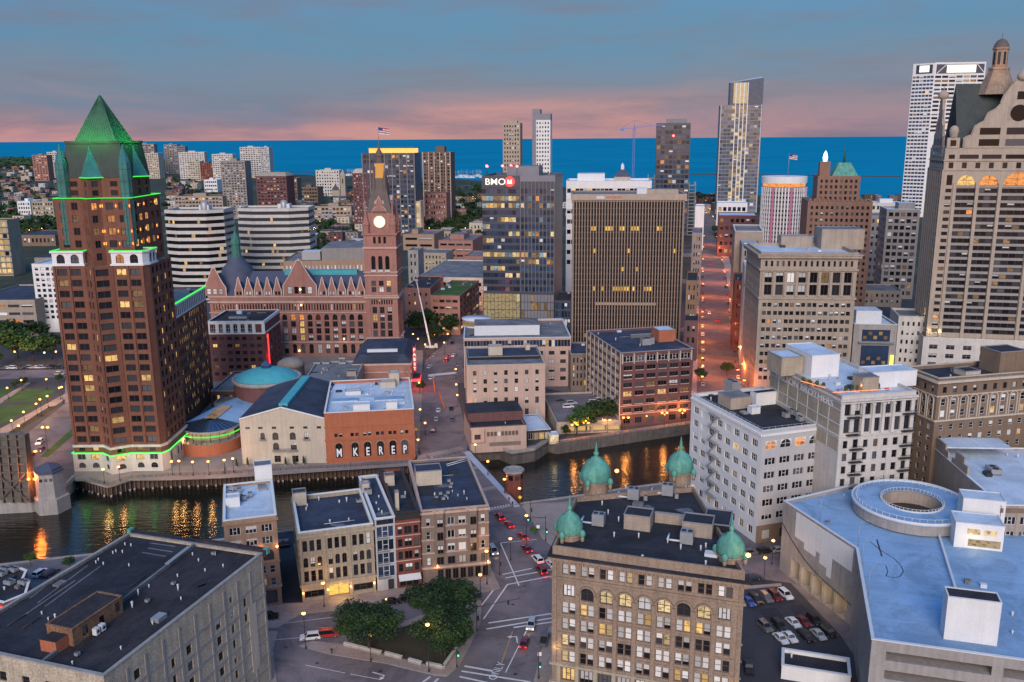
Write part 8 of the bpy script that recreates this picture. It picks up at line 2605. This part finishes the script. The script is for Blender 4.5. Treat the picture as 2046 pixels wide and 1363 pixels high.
for k,(x,y,h,t,lb) in enumerate([(1152,868,11,'l','light green riverside tree, leftmost of the clump before the maroon warehouse'),(1172,862,12,'m','green riverside tree behind the light one near the maroon warehouse'),(1190,850,12,'d','dark riverside tree in the middle of the clump by the maroon warehouse'),(1212,848,12,'d','dark riverside tree at the right of the clump by the maroon warehouse'),(1130,872,5,'d','small dark round bush tree beside the lit kiosk'),
		(36,716,19,'l','light green tree, tallest of the trees below the white gridded office'),(68,722,16,'l','light green tree beside the tallest one below the white gridded office'),(104,718,16,'d','dark tree nearest the tower below the white gridded office'),(12,690,17,'d','dark tree at the left edge before the beige parking ramp'),(48,688,15,'d','dark tree before the beige parking ramp, second from the edge'),(82,682,13,'d','dark tree at the foot of the white gridded office'),(-8,735,10,'d','dark tree cut by the left edge beside the boulevard'),(30,778,5,'m','small young tree on the boulevard lawn'),(48,772,5,'m','small young tree beside the boulevard back path'),(118,765,5,'m','small young tree near the tower on the boulevard'),
		(838,672,17,'d','dark street tree nearest the clock tower in the plaza clump'),(858,668,17,'d','dark street tree behind the white boom lift'),(882,664,17,'d','dark street tree in the middle of the plaza clump'),(900,672,15,'d','dark street tree at the right end of the plaza clump'),(872,690,14,'d','dark street tree at the front of the plaza clump'),(840,782,5.5,'m','small lamp-lit tree beside the red glowing sign'),(1452,752,8,'d','dark street tree at the near right end of the long orange street'),(1400,762,7,'d','dark street tree at the near left end of the long orange street'),(1432,470,14,'d','dark tree right of the long street, upper'),(1436,485,14,'d','dark tree right of the long street, middle'),(1441,505,14,'d','dark tree right of the long street, lower'),(1068,1070,3,'l','small light bush beside the pavement left of the domed building'),(62,1128,4,'l','small light green tree on the near riverbank at the left'),(140,1136,4,'m','shrub tree by the lot left of the dark-roofed block')]):
	tree(x,y,h,lb,MIDT[t][k % len(MIDT[t])],wide=random.uniform(.95,1.25))
# conifers in tubs by the pale theatre
cm_ = MB(); cm_.lathe(0,0,[(.35,.1),(.5,.7),(.42,1.8),(.2,2.8),(.02,3.2)],9,'leaf_dark',rib=.25); cmm = cm_.mesh('foliage')
pt_ = MB(); pt_.lathe(0,0,[(.3,0),(.42,.5),(.42,.55),(.02,.5)],9,'concrete'); ptm = pt_.mesh('tub')
for k,(x,y) in enumerate([(473,934),(495,932),(571,931),(588,930),(607,929)]):
	P = g(x,y); r = empty('potted_conifer',(P.x,P.y,.07),0,'%s slim potted conifer from the tower along the pale theatre wall' % ORD[k],'plant','potted conifers by the theatre'); link('foliage',cmm,r,(0,0,.4)); link('tub',ptm,r)
# distant trees
ft = []
zones = [((0,130),(428,472),60),((0,118),(330,430),46),((330,352),(350,430),10),((350,470),(352,392),20),((560,712),(380,470),44),((842,962),(368,462),74),((600,712),(440,520),16),((1390,1440),(392,420),10),((880,960),(440,500),12)]
for (x0,x1),(y0,y1),n in zones:
	for _ in range(n):
		ft.append((random.uniform(x0,x1),random.uniform(y0,y1)))
for x,y in ft[:300]:
	P = g(x,y)
	if any(a + 4 < x < c - 4 and d < y - 2 < e + 4 for a,c,d,e in taken[:len(far)]):
		continue
	o = link('distant_tree',random.choice(FART),None,(P.x,P.y,0),random.uniform(0,6))
	s = random.uniform(10,17); o.scale = (s * 1.15,s * 1.15,s)
	tag(o,'dark leafy tree in the wooded belt %s' % places(x,y),'tree','distant trees ' + places(x,y))
# far wooded shore, one mass
b = MB(); rn = random.Random(5)
for _ in range(5200):
	x = rn.uniform(-300,330); y = rn.uniform(318,336) + max(0,(x - 60) * .02)
	P = g(x,y); s = rn.uniform(8,22); h = rn.uniform(0,16)
	b.poly([(P.x - s,P.y,h),(P.x,P.y - s * .6,h + rn.uniform(-4,6)),(P.x + s,P.y,h + rn.uniform(-3,4)),(P.x,P.y + s * .6,h + rn.uniform(2,9))],rn.choice(DK))
tag(b.build('treeline'),'dark wooded shoreline on the far left horizon','woods',kind='stuff')
# dense canopy between the far houses, one mass per belt of woods
for nm_,lb_,zs_ in (('woodland','dense dark canopy of the far woods left of the green pyramid',[((-20,130),(430,474),2600),((-20,125),(330,430),1500)]),('woodland','dense dark canopy between the houses left of the clock tower',[((560,715),(376,480),1700),((330,480),(352,396),700)]),('woodland','dense dark canopy of the lake park beside the bank tower',[((840,964),(366,466),2600)])):
	b = MB()
	for (x0,x1),(y0,y1),n in zs_:
		cl_ = [(rn.uniform(x0,x1),rn.uniform(y0,y1)) for _ in range(n // 22)]
		for _ in range(n):
			cx0,cy0 = rn.choice(cl_)
			P = g(cx0,cy0); s = rn.uniform(1.2,3.0)
			d = Vector((rn.gauss(0,3.6),rn.gauss(0,3.6),abs(rn.gauss(0,2.6)) + 2.5))
			u = Vector((rn.gauss(0,1),rn.gauss(0,1),rn.gauss(0,.6))).normalized(); v = u.orthogonal()
			p = Vector((P.x,P.y,0)) + d
			b.poly([p - u * s,p - v * s * .7,p + u * s,p + v * s * .7],rn.choice(DK))
	tag(b.build(nm_),lb_,'woods',kind='stuff')
# ================================================================== lamps, signals
def lampmesh(h,kind):
	p = MB(); p.lathe(0,0,[(.22,0),(.2,.5),(.1,.7),(.07,h)],8,'steel_dark'); 
	hd,bl = MB(),MB()
	if kind == 'globe':
		hd.lathe(0,0,[(.14,h),(.2,h + .1),(.14,h + .2)],8,'steel_dark'); hd.lathe(0,0,[(.26,h + .8),(.05,h + 1.05)],8,'steel_dark')
		bl.lathe(0,0,[(.14,h + .18),(.42,h + .36),(.42,h + .62),(.2,h + .8)],8,'bulb_warm')
		L_ = [(0,0,h + .5)]
	elif kind == 'twin':
		for s in (-1,1):
			hd.bar((0,0,h),(s * 1.0,0,h + .2),.08,.08,'steel_dark'); hd.lathe(s * 1.0,0,[(.26,h + .8),(.05,h + 1.05)],8,'steel_dark')
			bl.lathe(s * 1.0,0,[(.14,h + .15),(.46,h + .36),(.46,h + .62),(.2,h + .8)],8,'bulb_orange')
		L_ = [(0,0,h + .6)]
	else:
		hd.tube((0,0,h),(1.6,0,h + .5),.05,5,'steel_dark'); hd.box(1.4,2.1,-.15,.15,h + .42,h + .6,'steel_dark')
		bl.box(1.3,2.2,-.35,.35,h + .1,h + .42,'bulb_orange')
		L_ = [(1.75,0,h + .1)]
	return p.mesh('post'),hd.mesh('lamp_head'),bl.mesh('bulb'),L_
LM = {}
def lamp(px,py,label,kind='globe',h=4.6,en=140,col=(1,.48,.15),group=None,rz=0.0,light=True,z=0.1,P=None):
	key = (kind,h)
	if key not in LM: LM[key] = lampmesh(h,kind)
	a,c,d,L_ = LM[key]
	P = P or g(px,py)
	r = empty('street_lamp',(P.x,P.y,z),rz,label,'street lamp',group)
	link('post',a,r); link('lamp_head',c,r); link('bulb',d,r)
	if light:
		for q in L_: plight('lamp_light',(q[0],q[1] - .05,q[2] + (.9 if kind != 'arm' else -.3)),col,en * 2.6,.3,r)
	return r
def row(pts,lab,**kw):
	for k,(x,y) in enumerate(pts):
		lamp(x,y,lab % ORD[k],**kw)
row([(209,966),(240,961),(345,950),(360,949),(387,951),(418,950),(450,947),(467,944)],'%s riverwalk lamp from the left before the tower and pavilion',group='lamps along the riverwalk',en=170)
row([(0,884),(26,866),(50,848),(75,831),(97,815),(121,798)],'%s lamp from the left edge along the front boulevard promenade',group='boulevard lamps',en=620,h=4.8)
row([(-6,816),(17,797),(45,781),(95,779)],'%s lamp from the left edge along the back lawn path',group='boulevard lamps',en=420)
row([(42,888),(84,832),(127,806)],'%s amber lamp from the left along the boulevard kerb',group='boulevard kerb lamps',en=700,kind='globe',h=7)
lamp(96,902,'tall twin-headed lamp on the boulevard median','twin',9,1500,(1,.42,.14))
lamp(70,942,'twin-headed lamp beside the stone bridge tower','twin',7,420,(1,.4,.1))
lamp(69,1001,'twin-headed lamp on the quay by the raised bridge leaf','twin',7,1500,(1,.22,.03))
row([(33,731),(92,733),(115,731)],'%s street lamp from the left below the trees by the white gridded office',group='lamps below the left trees',en=700,h=7,col=(1,.4,.08))
for x,y,lb,kd,h,en in [(648,1213,'dark lamp post before the cream stone block entrance','globe',6,130),(611,1297,'tall lamp post on the left tip of the triangular park','globe',8.5,150),(741,1322,'lamp post under the left tree of the triangular park','globe',6,170),(857,1343,'tall lamp post under the right trees of the triangular park','globe',11,170),(973,1168,'dark lamp post at the grey-brown corner block','globe',9,130),(1020,1120,'slim lamp post on the pavement by the queueing cars','globe',6,60),(1526,1164,'lamp post at the top edge of the parking lot','globe',6.5,200),(1542,1128,'lamp post before the white loft building base','globe',6.5,200),(1052,1092,'lamp post left of the domed building pavement','globe',9,60),(960,1188,'amber lamp right of the park trees','globe',5,90)]:
	lamp(x,y,lb,kd,h,en)
row([(838,786),(840,842),(836,905),(850,870)],'%s lamp from the far end at the left kerb of the narrow street',group='narrow street lamps',en=200)
row([(911,758),(912,790),(914,812),(932,850),(940,890)],'%s lamp from the far end at the right kerb of the narrow street',group='narrow street lamps',en=200)
row([(868,692),(895,690),(826,690),(836,700),(850,712),(888,708)],'%s lamp counted among the plaza trees by the clock tower',group='plaza lamps',en=420,h=6,col=(1,.4,.1))
row([(1148,876),(1170,872),(1213,866),(1250,861),(1327,851),(1362,846)],'%s river wall lamp from the kiosk towards the maroon warehouse',group='river wall lamps',en=420,col=(1,.36,.07),h=5,kind='twin')
row([(1008,987),(1038,1006),(950,915),(975,950)],'%s lamp counted along the right bridge walkway',group='bridge lamps',en=90)
row([(1394,792),(1395,752),(1396,718),(1396,684),(1397,652),(1398,622),(1399,592),(1399,565),(1400,538),(1401,512),(1403,488)],'%s lamp from the near end on the left kerb of the long orange street',group='left kerb lamps of the long street',en=2600,h=9,col=(1,.22,.04),kind='arm')
row([(1493,800),(1489,765),(1482,728),(1475,690),(1469,655),(1463,625),(1457,595),(1451,566),(1446,540),(1440,514),(1435,490)],'%s lamp from the near end on the right kerb of the long orange street',group='right kerb lamps of the long street',en=2600,h=9,col=(1,.22,.04),kind='arm',rz=math.pi)
row([(1418,432),(1410,440),(1424,448)],'%s lamp counted at the far end of the long street',group='far street lamps',en=900,h=10)
fl_pts = [(652,446),(664,438),(690,432),(640,455),(700,440),(612,450),(868,452),(880,448),(860,444),(902,440),(910,430),(930,405),(945,402),(950,406),(892,436),(858,470),(905,418),(640,470),(352,424),(720,470),(85,470),(40,480),(60,474),(20,500),(50,490),(930,470),(800,470),(350,375),(945,560),(955,600),(930,625),(905,665)]
row(fl_pts,'%s orange lamp of the far streets, counted loosely from the clock tower',group='far orange street lamps',en=1400,h=8,col=(1,.36,.08))
# traffic signals
def signal(px,py,label,h=6,arm=0.0,rz=0.0,lit='sig_green'):
	P = g(px,py); r = empty('traffic_signal',(P.x,P.y,.1),rz,label,'traffic signal')
	b = MB(); b.lathe(0,0,[(.2,0),(.16,.6),(.09,.8),(.08,h)],8,'steel_dark'); b.build('post',r)
	def hd(x,y,z):
		b = MB(); b.box(x - .2,x + .2,y - .18,y + .18,z,z + 1.1,'steel_dark'); o = b.build('signal_head',r)
		b = MB(); b.box(x - .13,x + .13,y - .22,y - .19,z + .08,z + .34,lit); b.build('signal_lens',o)
	hd(.35,0,2.8)
	if arm:
		b = MB(); b.tube((0,0,h - .6),(arm,0,h - .3),.1,6,'steel_dark',r2=.05); b.build('mast_arm',r); hd(arm * .72,0,h - 1.4)
	return r
signal(953,1262,'traffic signal with long mast arm right of the park trees',7,11,R(18),'steel_dark'); signal(913,1334,'traffic signal with green light at the park corner',4.5); signal(1076,1357,'traffic signal and route sign post before the domed building',6.5); signal(998,1150,'tall signal post by the silver van',9,0,0,'steel_dark'); signal(1090,1082,'signal with arm and green light left of the front copper dome',8,-7,0); signal(1060,1040,'tall dark signal post near the bridge end',9,0,0,'steel_dark')
signal(858,726,'red traffic signal at the far junction, left',5,0,0,'tail_red'); signal(912,742,'red traffic signal at the far junction, right',5,0,0,'tail_red')
def sign(px,py,label,mt,w=.9,hh=.9,z=2.4,txt=None):
	P = g(px,py); r = empty('road_sign',(P.x,P.y,.1),0,label,'road sign'); b = MB(); b.tube((0,0,0),(0,0,z + hh),.05,5,'steel'); b.build('post',r)
	b = MB(); b.poly([(0,-.06,z),(w / 2,-.06,z + hh / 2),(0,-.06,z + hh),(-w / 2,-.06,z + hh / 2)],mt) if txt is None else b.box(-w / 2,w / 2,-.08,-.05,z,z + hh,mt); b.build('plate',r)
sign(1039,1012,'yellow diamond warning sign at the near bridge end','sign_yellow_mat',1.3,1.3); sign(832,873,'yellow diamond warning sign at the brick theatre corner','sign_yellow_mat',1.3,1.3); sign(1075,1070,'white square sign beside the queueing cars','white_sign',.9,1.0,2.2,'x'); sign(1078,1352,'white route shield on the signal post corner','white_sign',.8,.9,5,'x')
# ================================================================== cars
CARC = {}
PAINT = {'white': (.62,.63,.65),'silver': (.36,.38,.41),'black': (.012,.012,.014),'grey': (.10,.105,.115),'red': (.34,.02,.025),'dark red': (.13,.012,.018),'blue': (.03,.08,.30),'navy': (.02,.03,.06)}
for k,v in PAINT.items(): mat('paint ' + k,v,.3,0,spec=.6)
def carmesh(kind,col,lights):
	key = (kind,col,lights)
	if key in CARC: return CARC[key]
	pm_ = 'paint ' + col
	Ln,hw,hh = {'sedan': (4.7,.92,1.45),'suv': (4.8,.97,1.75),'van': (4.9,.98,1.95),'pickup': (5.6,1.0,1.8)}[kind]
	f,r_ = Ln / 2,-Ln / 2
	bz_ = 1.0 if kind != 'sedan' else .9
	side = [(r_,.35),(f,.35),(f,.62),(f - .12,bz_ - .12),(f - 1.25 if kind != 'van' else f - .8,bz_),(r_ + .25,bz_ + .02),(r_,bz_ - .12)]
	def extr(b,prof,w0,w1,mt,zc=None):
		n = len(prof)
		zs = [p[1] for p in prof]; z0,z1 = min(zs),max(zs)
		W_ = lambda z: w0 + (w1 - w0) * (z - z0) / (z1 - z0)
		for s in (-1,1):
			P_ = [(x,s * W_(z),z) for x,z in prof]; b.poly(P_ if s < 0 else P_[::-1],mt)
		for i in range(n):
			(xa,za),(xb,zb_) = prof[i],prof[(i + 1) % n]
			b.poly([(xa,-W_(za),za),(xb,-W_(zb_),zb_),(xb,W_(zb_),zb_),(xa,W_(za),za)][::-1],mt)
	B_ = MB(); extr(B_,side,hw,hw * .95,pm_)
	cab = {'sedan': [(f - 1.25,bz_),(f - 2.0,hh - .05),(r_ + 1.3,hh - .05),(r_ + .45,bz_)],'suv': [(f - 1.2,bz_),(f - 1.85,hh - .06),(r_ + .45,hh - .06),(r_ + .15,bz_)],'van': [(f - .75,bz_),(f - 1.6,hh - .06),(r_ + .25,hh - .06),(r_ + .08,bz_)],'pickup': [(f - 1.4,bz_),(f - 2.0,hh - .06),(f - 3.4,hh - .06),(f - 3.6,bz_)]}[kind]
	G_ = MB(); extr(G_,cab,hw * .94,hw * .78,'glass_dark')
	T_ = MB(); x1,x0 = cab[1][0] + .08,cab[2][0] - .05; T_.prism([(x0,-hw * .78),(x1,-hw * .78),(x1,hw * .78),(x0,hw * .78)],hh - .07,hh,pm_,poly2=[(x0 + .1,-hw * .7),(x1 - .1,-hw * .7),(x1 - .1,hw * .7),(x0 + .1,hw * .7)])
	for i in (0,3):   # pillars
		for s in (-1,1):
			j = 1 if i == 0 else 2
			T_.bar((cab[i][0],s * hw * .93,cab[i][1]),(cab[j][0],s * hw * .78,cab[j][1]),.1,.1,pm_)
	if kind == 'pickup':
		T_.box(r_ + .2,f - 3.7,-hw * .8,hw * .8,bz_ + .03,bz_ + .05,'steel_dark')
	Wh = MB(); Wh.tube((0,-.11,0),(0,.11,0),.34,12,'tyre'); Wh.tube((0,-.12,0),(0,.12,0),.19,8,'steel')
	Hl = MB(); Hl.box(-.04,.04,-.17,.17,-.08,.08,'head_white' if 'h' in lights else 'light_off')
	Tl = MB(); Tl.box(-.04,.04,-.17,.17,-.1,.1,'tail_red' if 't' in lights else 'tail_off')
	CARC[key] = (B_.mesh('body'),G_.mesh('glazing'),T_.mesh('roof'),Wh.mesh('wheel'),Hl.mesh('headlight'),Tl.mesh('tail_light'),f,hw,bz_)
	return CARC[key]
def car(px,py,ang,kind,col,label,lights='',group=None,z=.02,P=None):
	m = carmesh(kind,col,lights)
	P = P or g(px,py)
	r = empty('parked_car' if not lights else 'moving_car',(P.x,P.y,z),ang,label,'car',group)
	link('body',m[0],r); link('glazing',m[1],r); link('roof',m[2],r)
	for sx in (-1,1):
		for sy in (-1,1): link('wheel',m[3],r,(sx * (m[6] - .95),sy * (m[7] - .1),.34))
	for sy in (-1,1):
		link('headlight',m[4],r,(m[6] - .01,sy * (m[7] - .25),.68)); link('tail_light',m[5],r,(-m[6] + .01,sy * (m[7] - .22),m[8] - .2))
	if 't' in lights:
		plight('brake_glow',(-m[6] - .6,0,.6),(1,.03,.03),12,.2,r)
	if 'h' in lights:
		plight('beam_glow',(m[6] + 1.2,0,.6),(1,.7,.4),14,.2,r)
	return r
def head(a,c):
	p,q = g(*a),g(*c); return math.atan2(q.y - p.y,q.x - p.x)
hq = head((1085,1150),(995,1030))
for k,(x,y,kd,cl) in enumerate([(998,1036,'suv','red'),(1017,1051,'sedan','red'),(1044,1075,'sedan','red'),(1052,1100,'sedan','dark red'),(1074,1121,'suv','white'),(1081,1143,'suv','dark red')]):
	car(x,y,hq + R(4),kd,cl,'%s %s car with lit brake lights from the bridge in the queue' % (ORD[k],cl),'t','cars queueing for the bridge')
car(985,1104,hq + math.pi,'van','silver','silver van with headlights coming off the bridge by the corner block','h')
car(1062,1252,head((1062,1252),(1050,1290)),'suv','silver','silver car crossing the junction towards the camera with headlights','h')
car(1048,1288,head((1040,1320),(1062,1252)),'sedan','dark red','dark red car with bright brake lights waiting at the crossing','t')
car(1088,1282,head((1080,1310),(1100,1252)),'pickup','grey','dark pickup parked against the domed building pavement')
car(1101,1130,hq,'sedan','white','white car half hidden by the domed building corner')
hp = head((600,1278),(700,1268))
car(620,1277,hp + math.pi,'suv','white','white car parked by the left tip of the triangular park'); car(657,1271,hp,'van','red','red van parked behind the white car by the triangular park')
car(688,1219,hp,'sedan','grey','dark car parked before the lit entrance of the cream block'); car(782,1206,hp,'sedan','black','black car parked behind the left park tree'); car(816,1201,hp,'suv','black','black car parked between the two park trees')
car(537,1236,hp,'suv','black','black car parked beside the beige block wall')
car(559,1090,R(107),'sedan','dark red','dark red car at the left of the alley end'); car(572,1088,R(107),'sedan','dark red','dark red car at the right of the alley end')
lot = head((1545,1195),(1575,1222))
for row_,pts in (('front row',[(1496,1206,'sedan','blue'),(1510,1202,'suv','black'),(1530,1198,'suv','grey'),(1548,1195,'suv','dark red'),(1569,1192,'suv','white')]),
				  ('middle row',[(1528,1256,'suv','grey'),(1556,1254,'suv','black'),(1585,1248,'sedan','white'),(1605,1246,'sedan','dark red'),(1627,1243,'suv','black')]),
				  ('back row',[(1560,1280,'sedan','white'),(1578,1277,'sedan','white'),(1610,1276,'suv','black'),(1635,1272,'sedan','silver'),(1655,1266,'suv','black')])):
	for k,(x,y,kd,cl) in enumerate(pts):
		car(x,y,lot + random.uniform(-.04,.04),kd,cl,'%s %s car, %s from the left in the %s of the parking lot' % (cl,kd,ORD[k],{'front row': 'rear row','middle row': 'middle row','back row': 'front row'}[row_]),group='cars in the parking lot')
car(1496,1338,R(80),'pickup','black','black truck alone at the lower left of the parking lot')
car(1504,1158,R(15),'sedan','navy','dark car alone above the parking lot kerb'); car(1497,1108,R(15),'suv','grey','grey car nearest the right copper dome by the loft building'); car(1528,1105,R(15),'suv','black','black car in the middle by the loft building base'); car(1555,1102,R(15),'sedan','silver','silver car nearest the garage by the loft building base')
car(1635,1322,lot,'sedan','black','black car, left of two by the low white shed'); car(1660,1324,lot,'sedan','grey','grey car, right of two by the low white shed')
car(82,1149,R(72),'suv','white','white car parked beside the neon diner'); car(101,1149,R(72),'suv','navy','dark blue car parked beside the white one at the neon diner')
bv = head((60,960),(140,880))
car(80,886,bv + math.pi,'suv','white','white car with headlights on the boulevard','h'); car(82,901,bv + math.pi,'sedan','dark red','dark red car with headlights on the boulevard','h'); car(62,914,bv + math.pi,'sedan','dark red','dark car with headlights nearest the drawbridge on the boulevard','h')
for k in range(11):
	cl = random.choice(('white','silver','grey','black')); car(4 + k * 11.5,737.5 - k * .2,R(0),random.choice(('sedan','suv')),cl,'%s car from the left edge in the kerb row behind the boulevard' % ORD[k],group='kerb row behind the boulevard')
car(120,749,R(0),'suv','silver','silver car on the cross road behind the boulevard')
for k,(x,y) in enumerate([(876,822),(872,840),(866,862),(902,818),(904,840)]):
	car(x,y,head((866,862),(880,800)),random.choice(('sedan','suv')),('white','silver','dark red','black','grey')[k],'%s car, a %s one, parked along the narrow street past the bridge' % (ORD[k],('white','silver','dark red','black','grey')[k]),group='cars on the narrow street')
for k,(x,y,cl,li) in enumerate([(898,714,'dark red','t'),(906,712,'white','t'),(892,722,'dark red','t'),(868,712,'silver',''),(904,687,'black',''),(942,652,'black',''),(858,735,'white','h'),(862,757,'white','h')]):
	car(x,y,R(80),'sedan',cl,'%s %s car counted at the far junction by the clock tower' % (ORD[k],cl),li,'cars at the far junction')
ms = head((1440,740),(1420,540))
for k in range(15):
	t = k / 14; y = 770 - t * 232; cl = random.choice(('white','silver','grey','black','dark red'))
	car(1404.5 - t * 1.0,y,ms,random.choice(('sedan','suv')),cl,'%s car from the near end in the left kerb row of the long street' % ORD[k],group='left kerb row of the long street')
	car(1477 - t * 31,y + 3,ms + math.pi,random.choice(('sedan','suv')),cl,'%s car from the near end in the right kerb row of the long street' % ORD[k],group='right kerb row of the long street')
car(1417,627,ms + math.pi,'sedan','white','car with white headlights in the middle of the long street','h'); car(1433,642,ms,'sedan','red','car with red tail lights in the near half of the long street','t'); car(1418,529,ms,'sedan','red','car with red tail lights in the far half of the long street','t')
for k,(x,y) in enumerate([(1135,815),(1142,808),(1186,806),(1192,812),(1200,802)]):
	cl = ('white','silver','white','black','white')[k]; P = g(x,y,4.2); car(0,0,R(10),'suv',cl,'%s %s car from the left on the low parking deck' % (ORD[k],cl),group='cars on the low deck',z=4.22,P=P)
# ================================================================== park walls, planter, cones, lift, people
def seg_wall(a,c,label):
	p,q = g(*a),g(*c); r = empty('park_wall',(p.x,p.y,.13),math.atan2(q.y - p.y,q.x - p.x),label,'wall'); ln = (q - p).length
	b = MB(); b.box(0,ln,-.3,.3,0,.6,'concrete'); b.build('wall',r); b = MB(); b.box(-.08,ln + .08,-.38,.38,.602,.75,'white_stone'); b.build('capping',r)
for a,c,lb in [((688,1290),(762,1308),'low stone wall along the front of the left park tree'),((770,1309),(803,1318),'short low stone wall in the middle front of the park'),((817,1322),(842,1329),'short low stone wall right of the park opening'),((853,1330),(886,1337),'low stone wall at the right front of the park'),((886,1337),(922,1285),'low stone wall along the right side of the park')]:
	seg_wall(a,c,lb)
sheet('park_bed',[(688,1289),(762,1306),(842,1327),(886,1335),(922,1284),(935,1230),(880,1230),(760,1268)],'soil',.15,kind='stuff')
b = MB(); b.lathe(0,0,[(.01,0),(.22,.01),(.05,.9),(.01,.92)],8,'cone_orange'); b.lathe(0,0,[(.16,.3),(.12,.5)],8,'white_sign'); cone = b.mesh('traffic_barrel')
for k in range(22):
	t = k / 21; x = 866 + (22 * t if t > .5 else 6 * t) ; y = 757 + 60 * t
	P = g(x,y); o = link('traffic_barrel',cone,None,(P.x,P.y,.02)); o.scale = (1.6,1.6,1.3); tag(o,'%s orange barrel from the far crossing in the narrow street' % ORD[k],'barrel','orange barrels in the narrow street')
lp_ = g(860,697)
bl = empty('boom_lift',(lp_.x,lp_.y,0),0,'white telescopic boom lift rising steeply beside the plaza trees','boom lift')
zt_ = ztop((lp_.x - 8,lp_.y),562)
b = MB(); b.box(-3,3,-1.2,1.2,.6,1.6,'metal_white'); b.box(2.4,4.0,-1.2,1.2,.6,2.8,'white_paint'); b.build('truck_body',bl)
for x_ in (-2.2,-1.0,3.0):
	for s in (-1,1): b = MB(); b.tube((x_,s * 1.2 - .15,.5),(x_,s * 1.2 + .15,.5),.5,10,'tyre'); b.build('wheel',bl)
b = MB(); b.bar((0,0,1.6),(-2.6,0,zt_ * .42),.9,.9,'metal_white'); b.bar((-2.6,0,zt_ * .42),(-5.4,0,zt_ * .8),.65,.65,'metal_white'); b.bar((-5.4,0,zt_ * .8),(-6.6,0,zt_),.4,.4,'metal_white'); b.build('boom',bl)
b = MB(); b.box(-7.6,-5.8,-.8,.8,zt_,zt_ + 1.1,'steel'); b.build('basket',bl)
# people: one skinned body each
def person(px,py,ang,label,top='cloth_dark',step=.28,z=.14):
	me = bpy.data.meshes.new('person')
	J = [(0,0,.95),(0,0,1.2),(0,0,1.42),(0,0,1.52),(0.02,0,1.68),(0,.19,1.40),(-.08,.24,1.12),(.1,.22,.9),(0,-.19,1.40),(.1,-.24,1.12),(.24,-.2,.94),(0,.1,.9),(step * .6,.1,.5),(step,.1,.06),(step + .16,.1,.04),(0,-.1,.9),(-step * .3,-.1,.5),(-step,-.1,.08),(-step + .16,-.1,.04)]
	E = [(0,1),(1,2),(2,3),(3,4),(2,5),(5,6),(6,7),(2,8),(8,9),(9,10),(0,11),(11,12),(12,13),(13,14),(0,15),(15,16),(16,17),(17,18)]
	rad = [.15,.15,.16,.06,.11,.07,.055,.045,.07,.055,.045,.1,.075,.05,.045,.1,.075,.05,.045]
	me.from_pydata(J,E,[])
	o = bpy.data.objects.new('person',me); COL.objects.link(o)
	md = o.modifiers.new('skin','SKIN'); sv = me.skin_vertices[0].data
	for k,r in enumerate(rad): sv[k].radius = (r,r)
	sv[0].use_root = True
	o.modifiers.new('sub','SUBSURF').levels = 1
	dg = bpy.context.evaluated_depsgraph_get()
	m2 = bpy.data.meshes.new_from_object(o.evaluated_get(dg))
	bpy.data.objects.remove(o)
	for t in (top,'cloth_dark','skin'): m2.materials.append(M[t])
	for p in m2.polygons:
		zc_ = p.center.z; p.material_index = 2 if (zc_ > 1.5 or (zc_ < 1.0 and abs(p.center.y) > .17 and zc_ > .85)) else (1 if zc_ < .95 else 0); p.use_smooth = True
	P = g(px,py); q = link('person',m2,None,(P.x,P.y,z),ang)
	return tag(q,label,'person')
person(663,1308,R(60),'person in dark clothes walking on the pavement left of the park trees')
person(1017,1003,R(100),'person in a red top walking on the bridge walkway','cloth_red'); person(1024,1012,R(110),'person in dark clothes walking at the near bridge end')
person(940,1215,R(200),'person in dark clothes standing right of the park trees',step=.05); person(1130,868,R(30),'person in dark clothes standing by the lit kiosk',step=.05)
print('objects',len(bpy.data.objects))
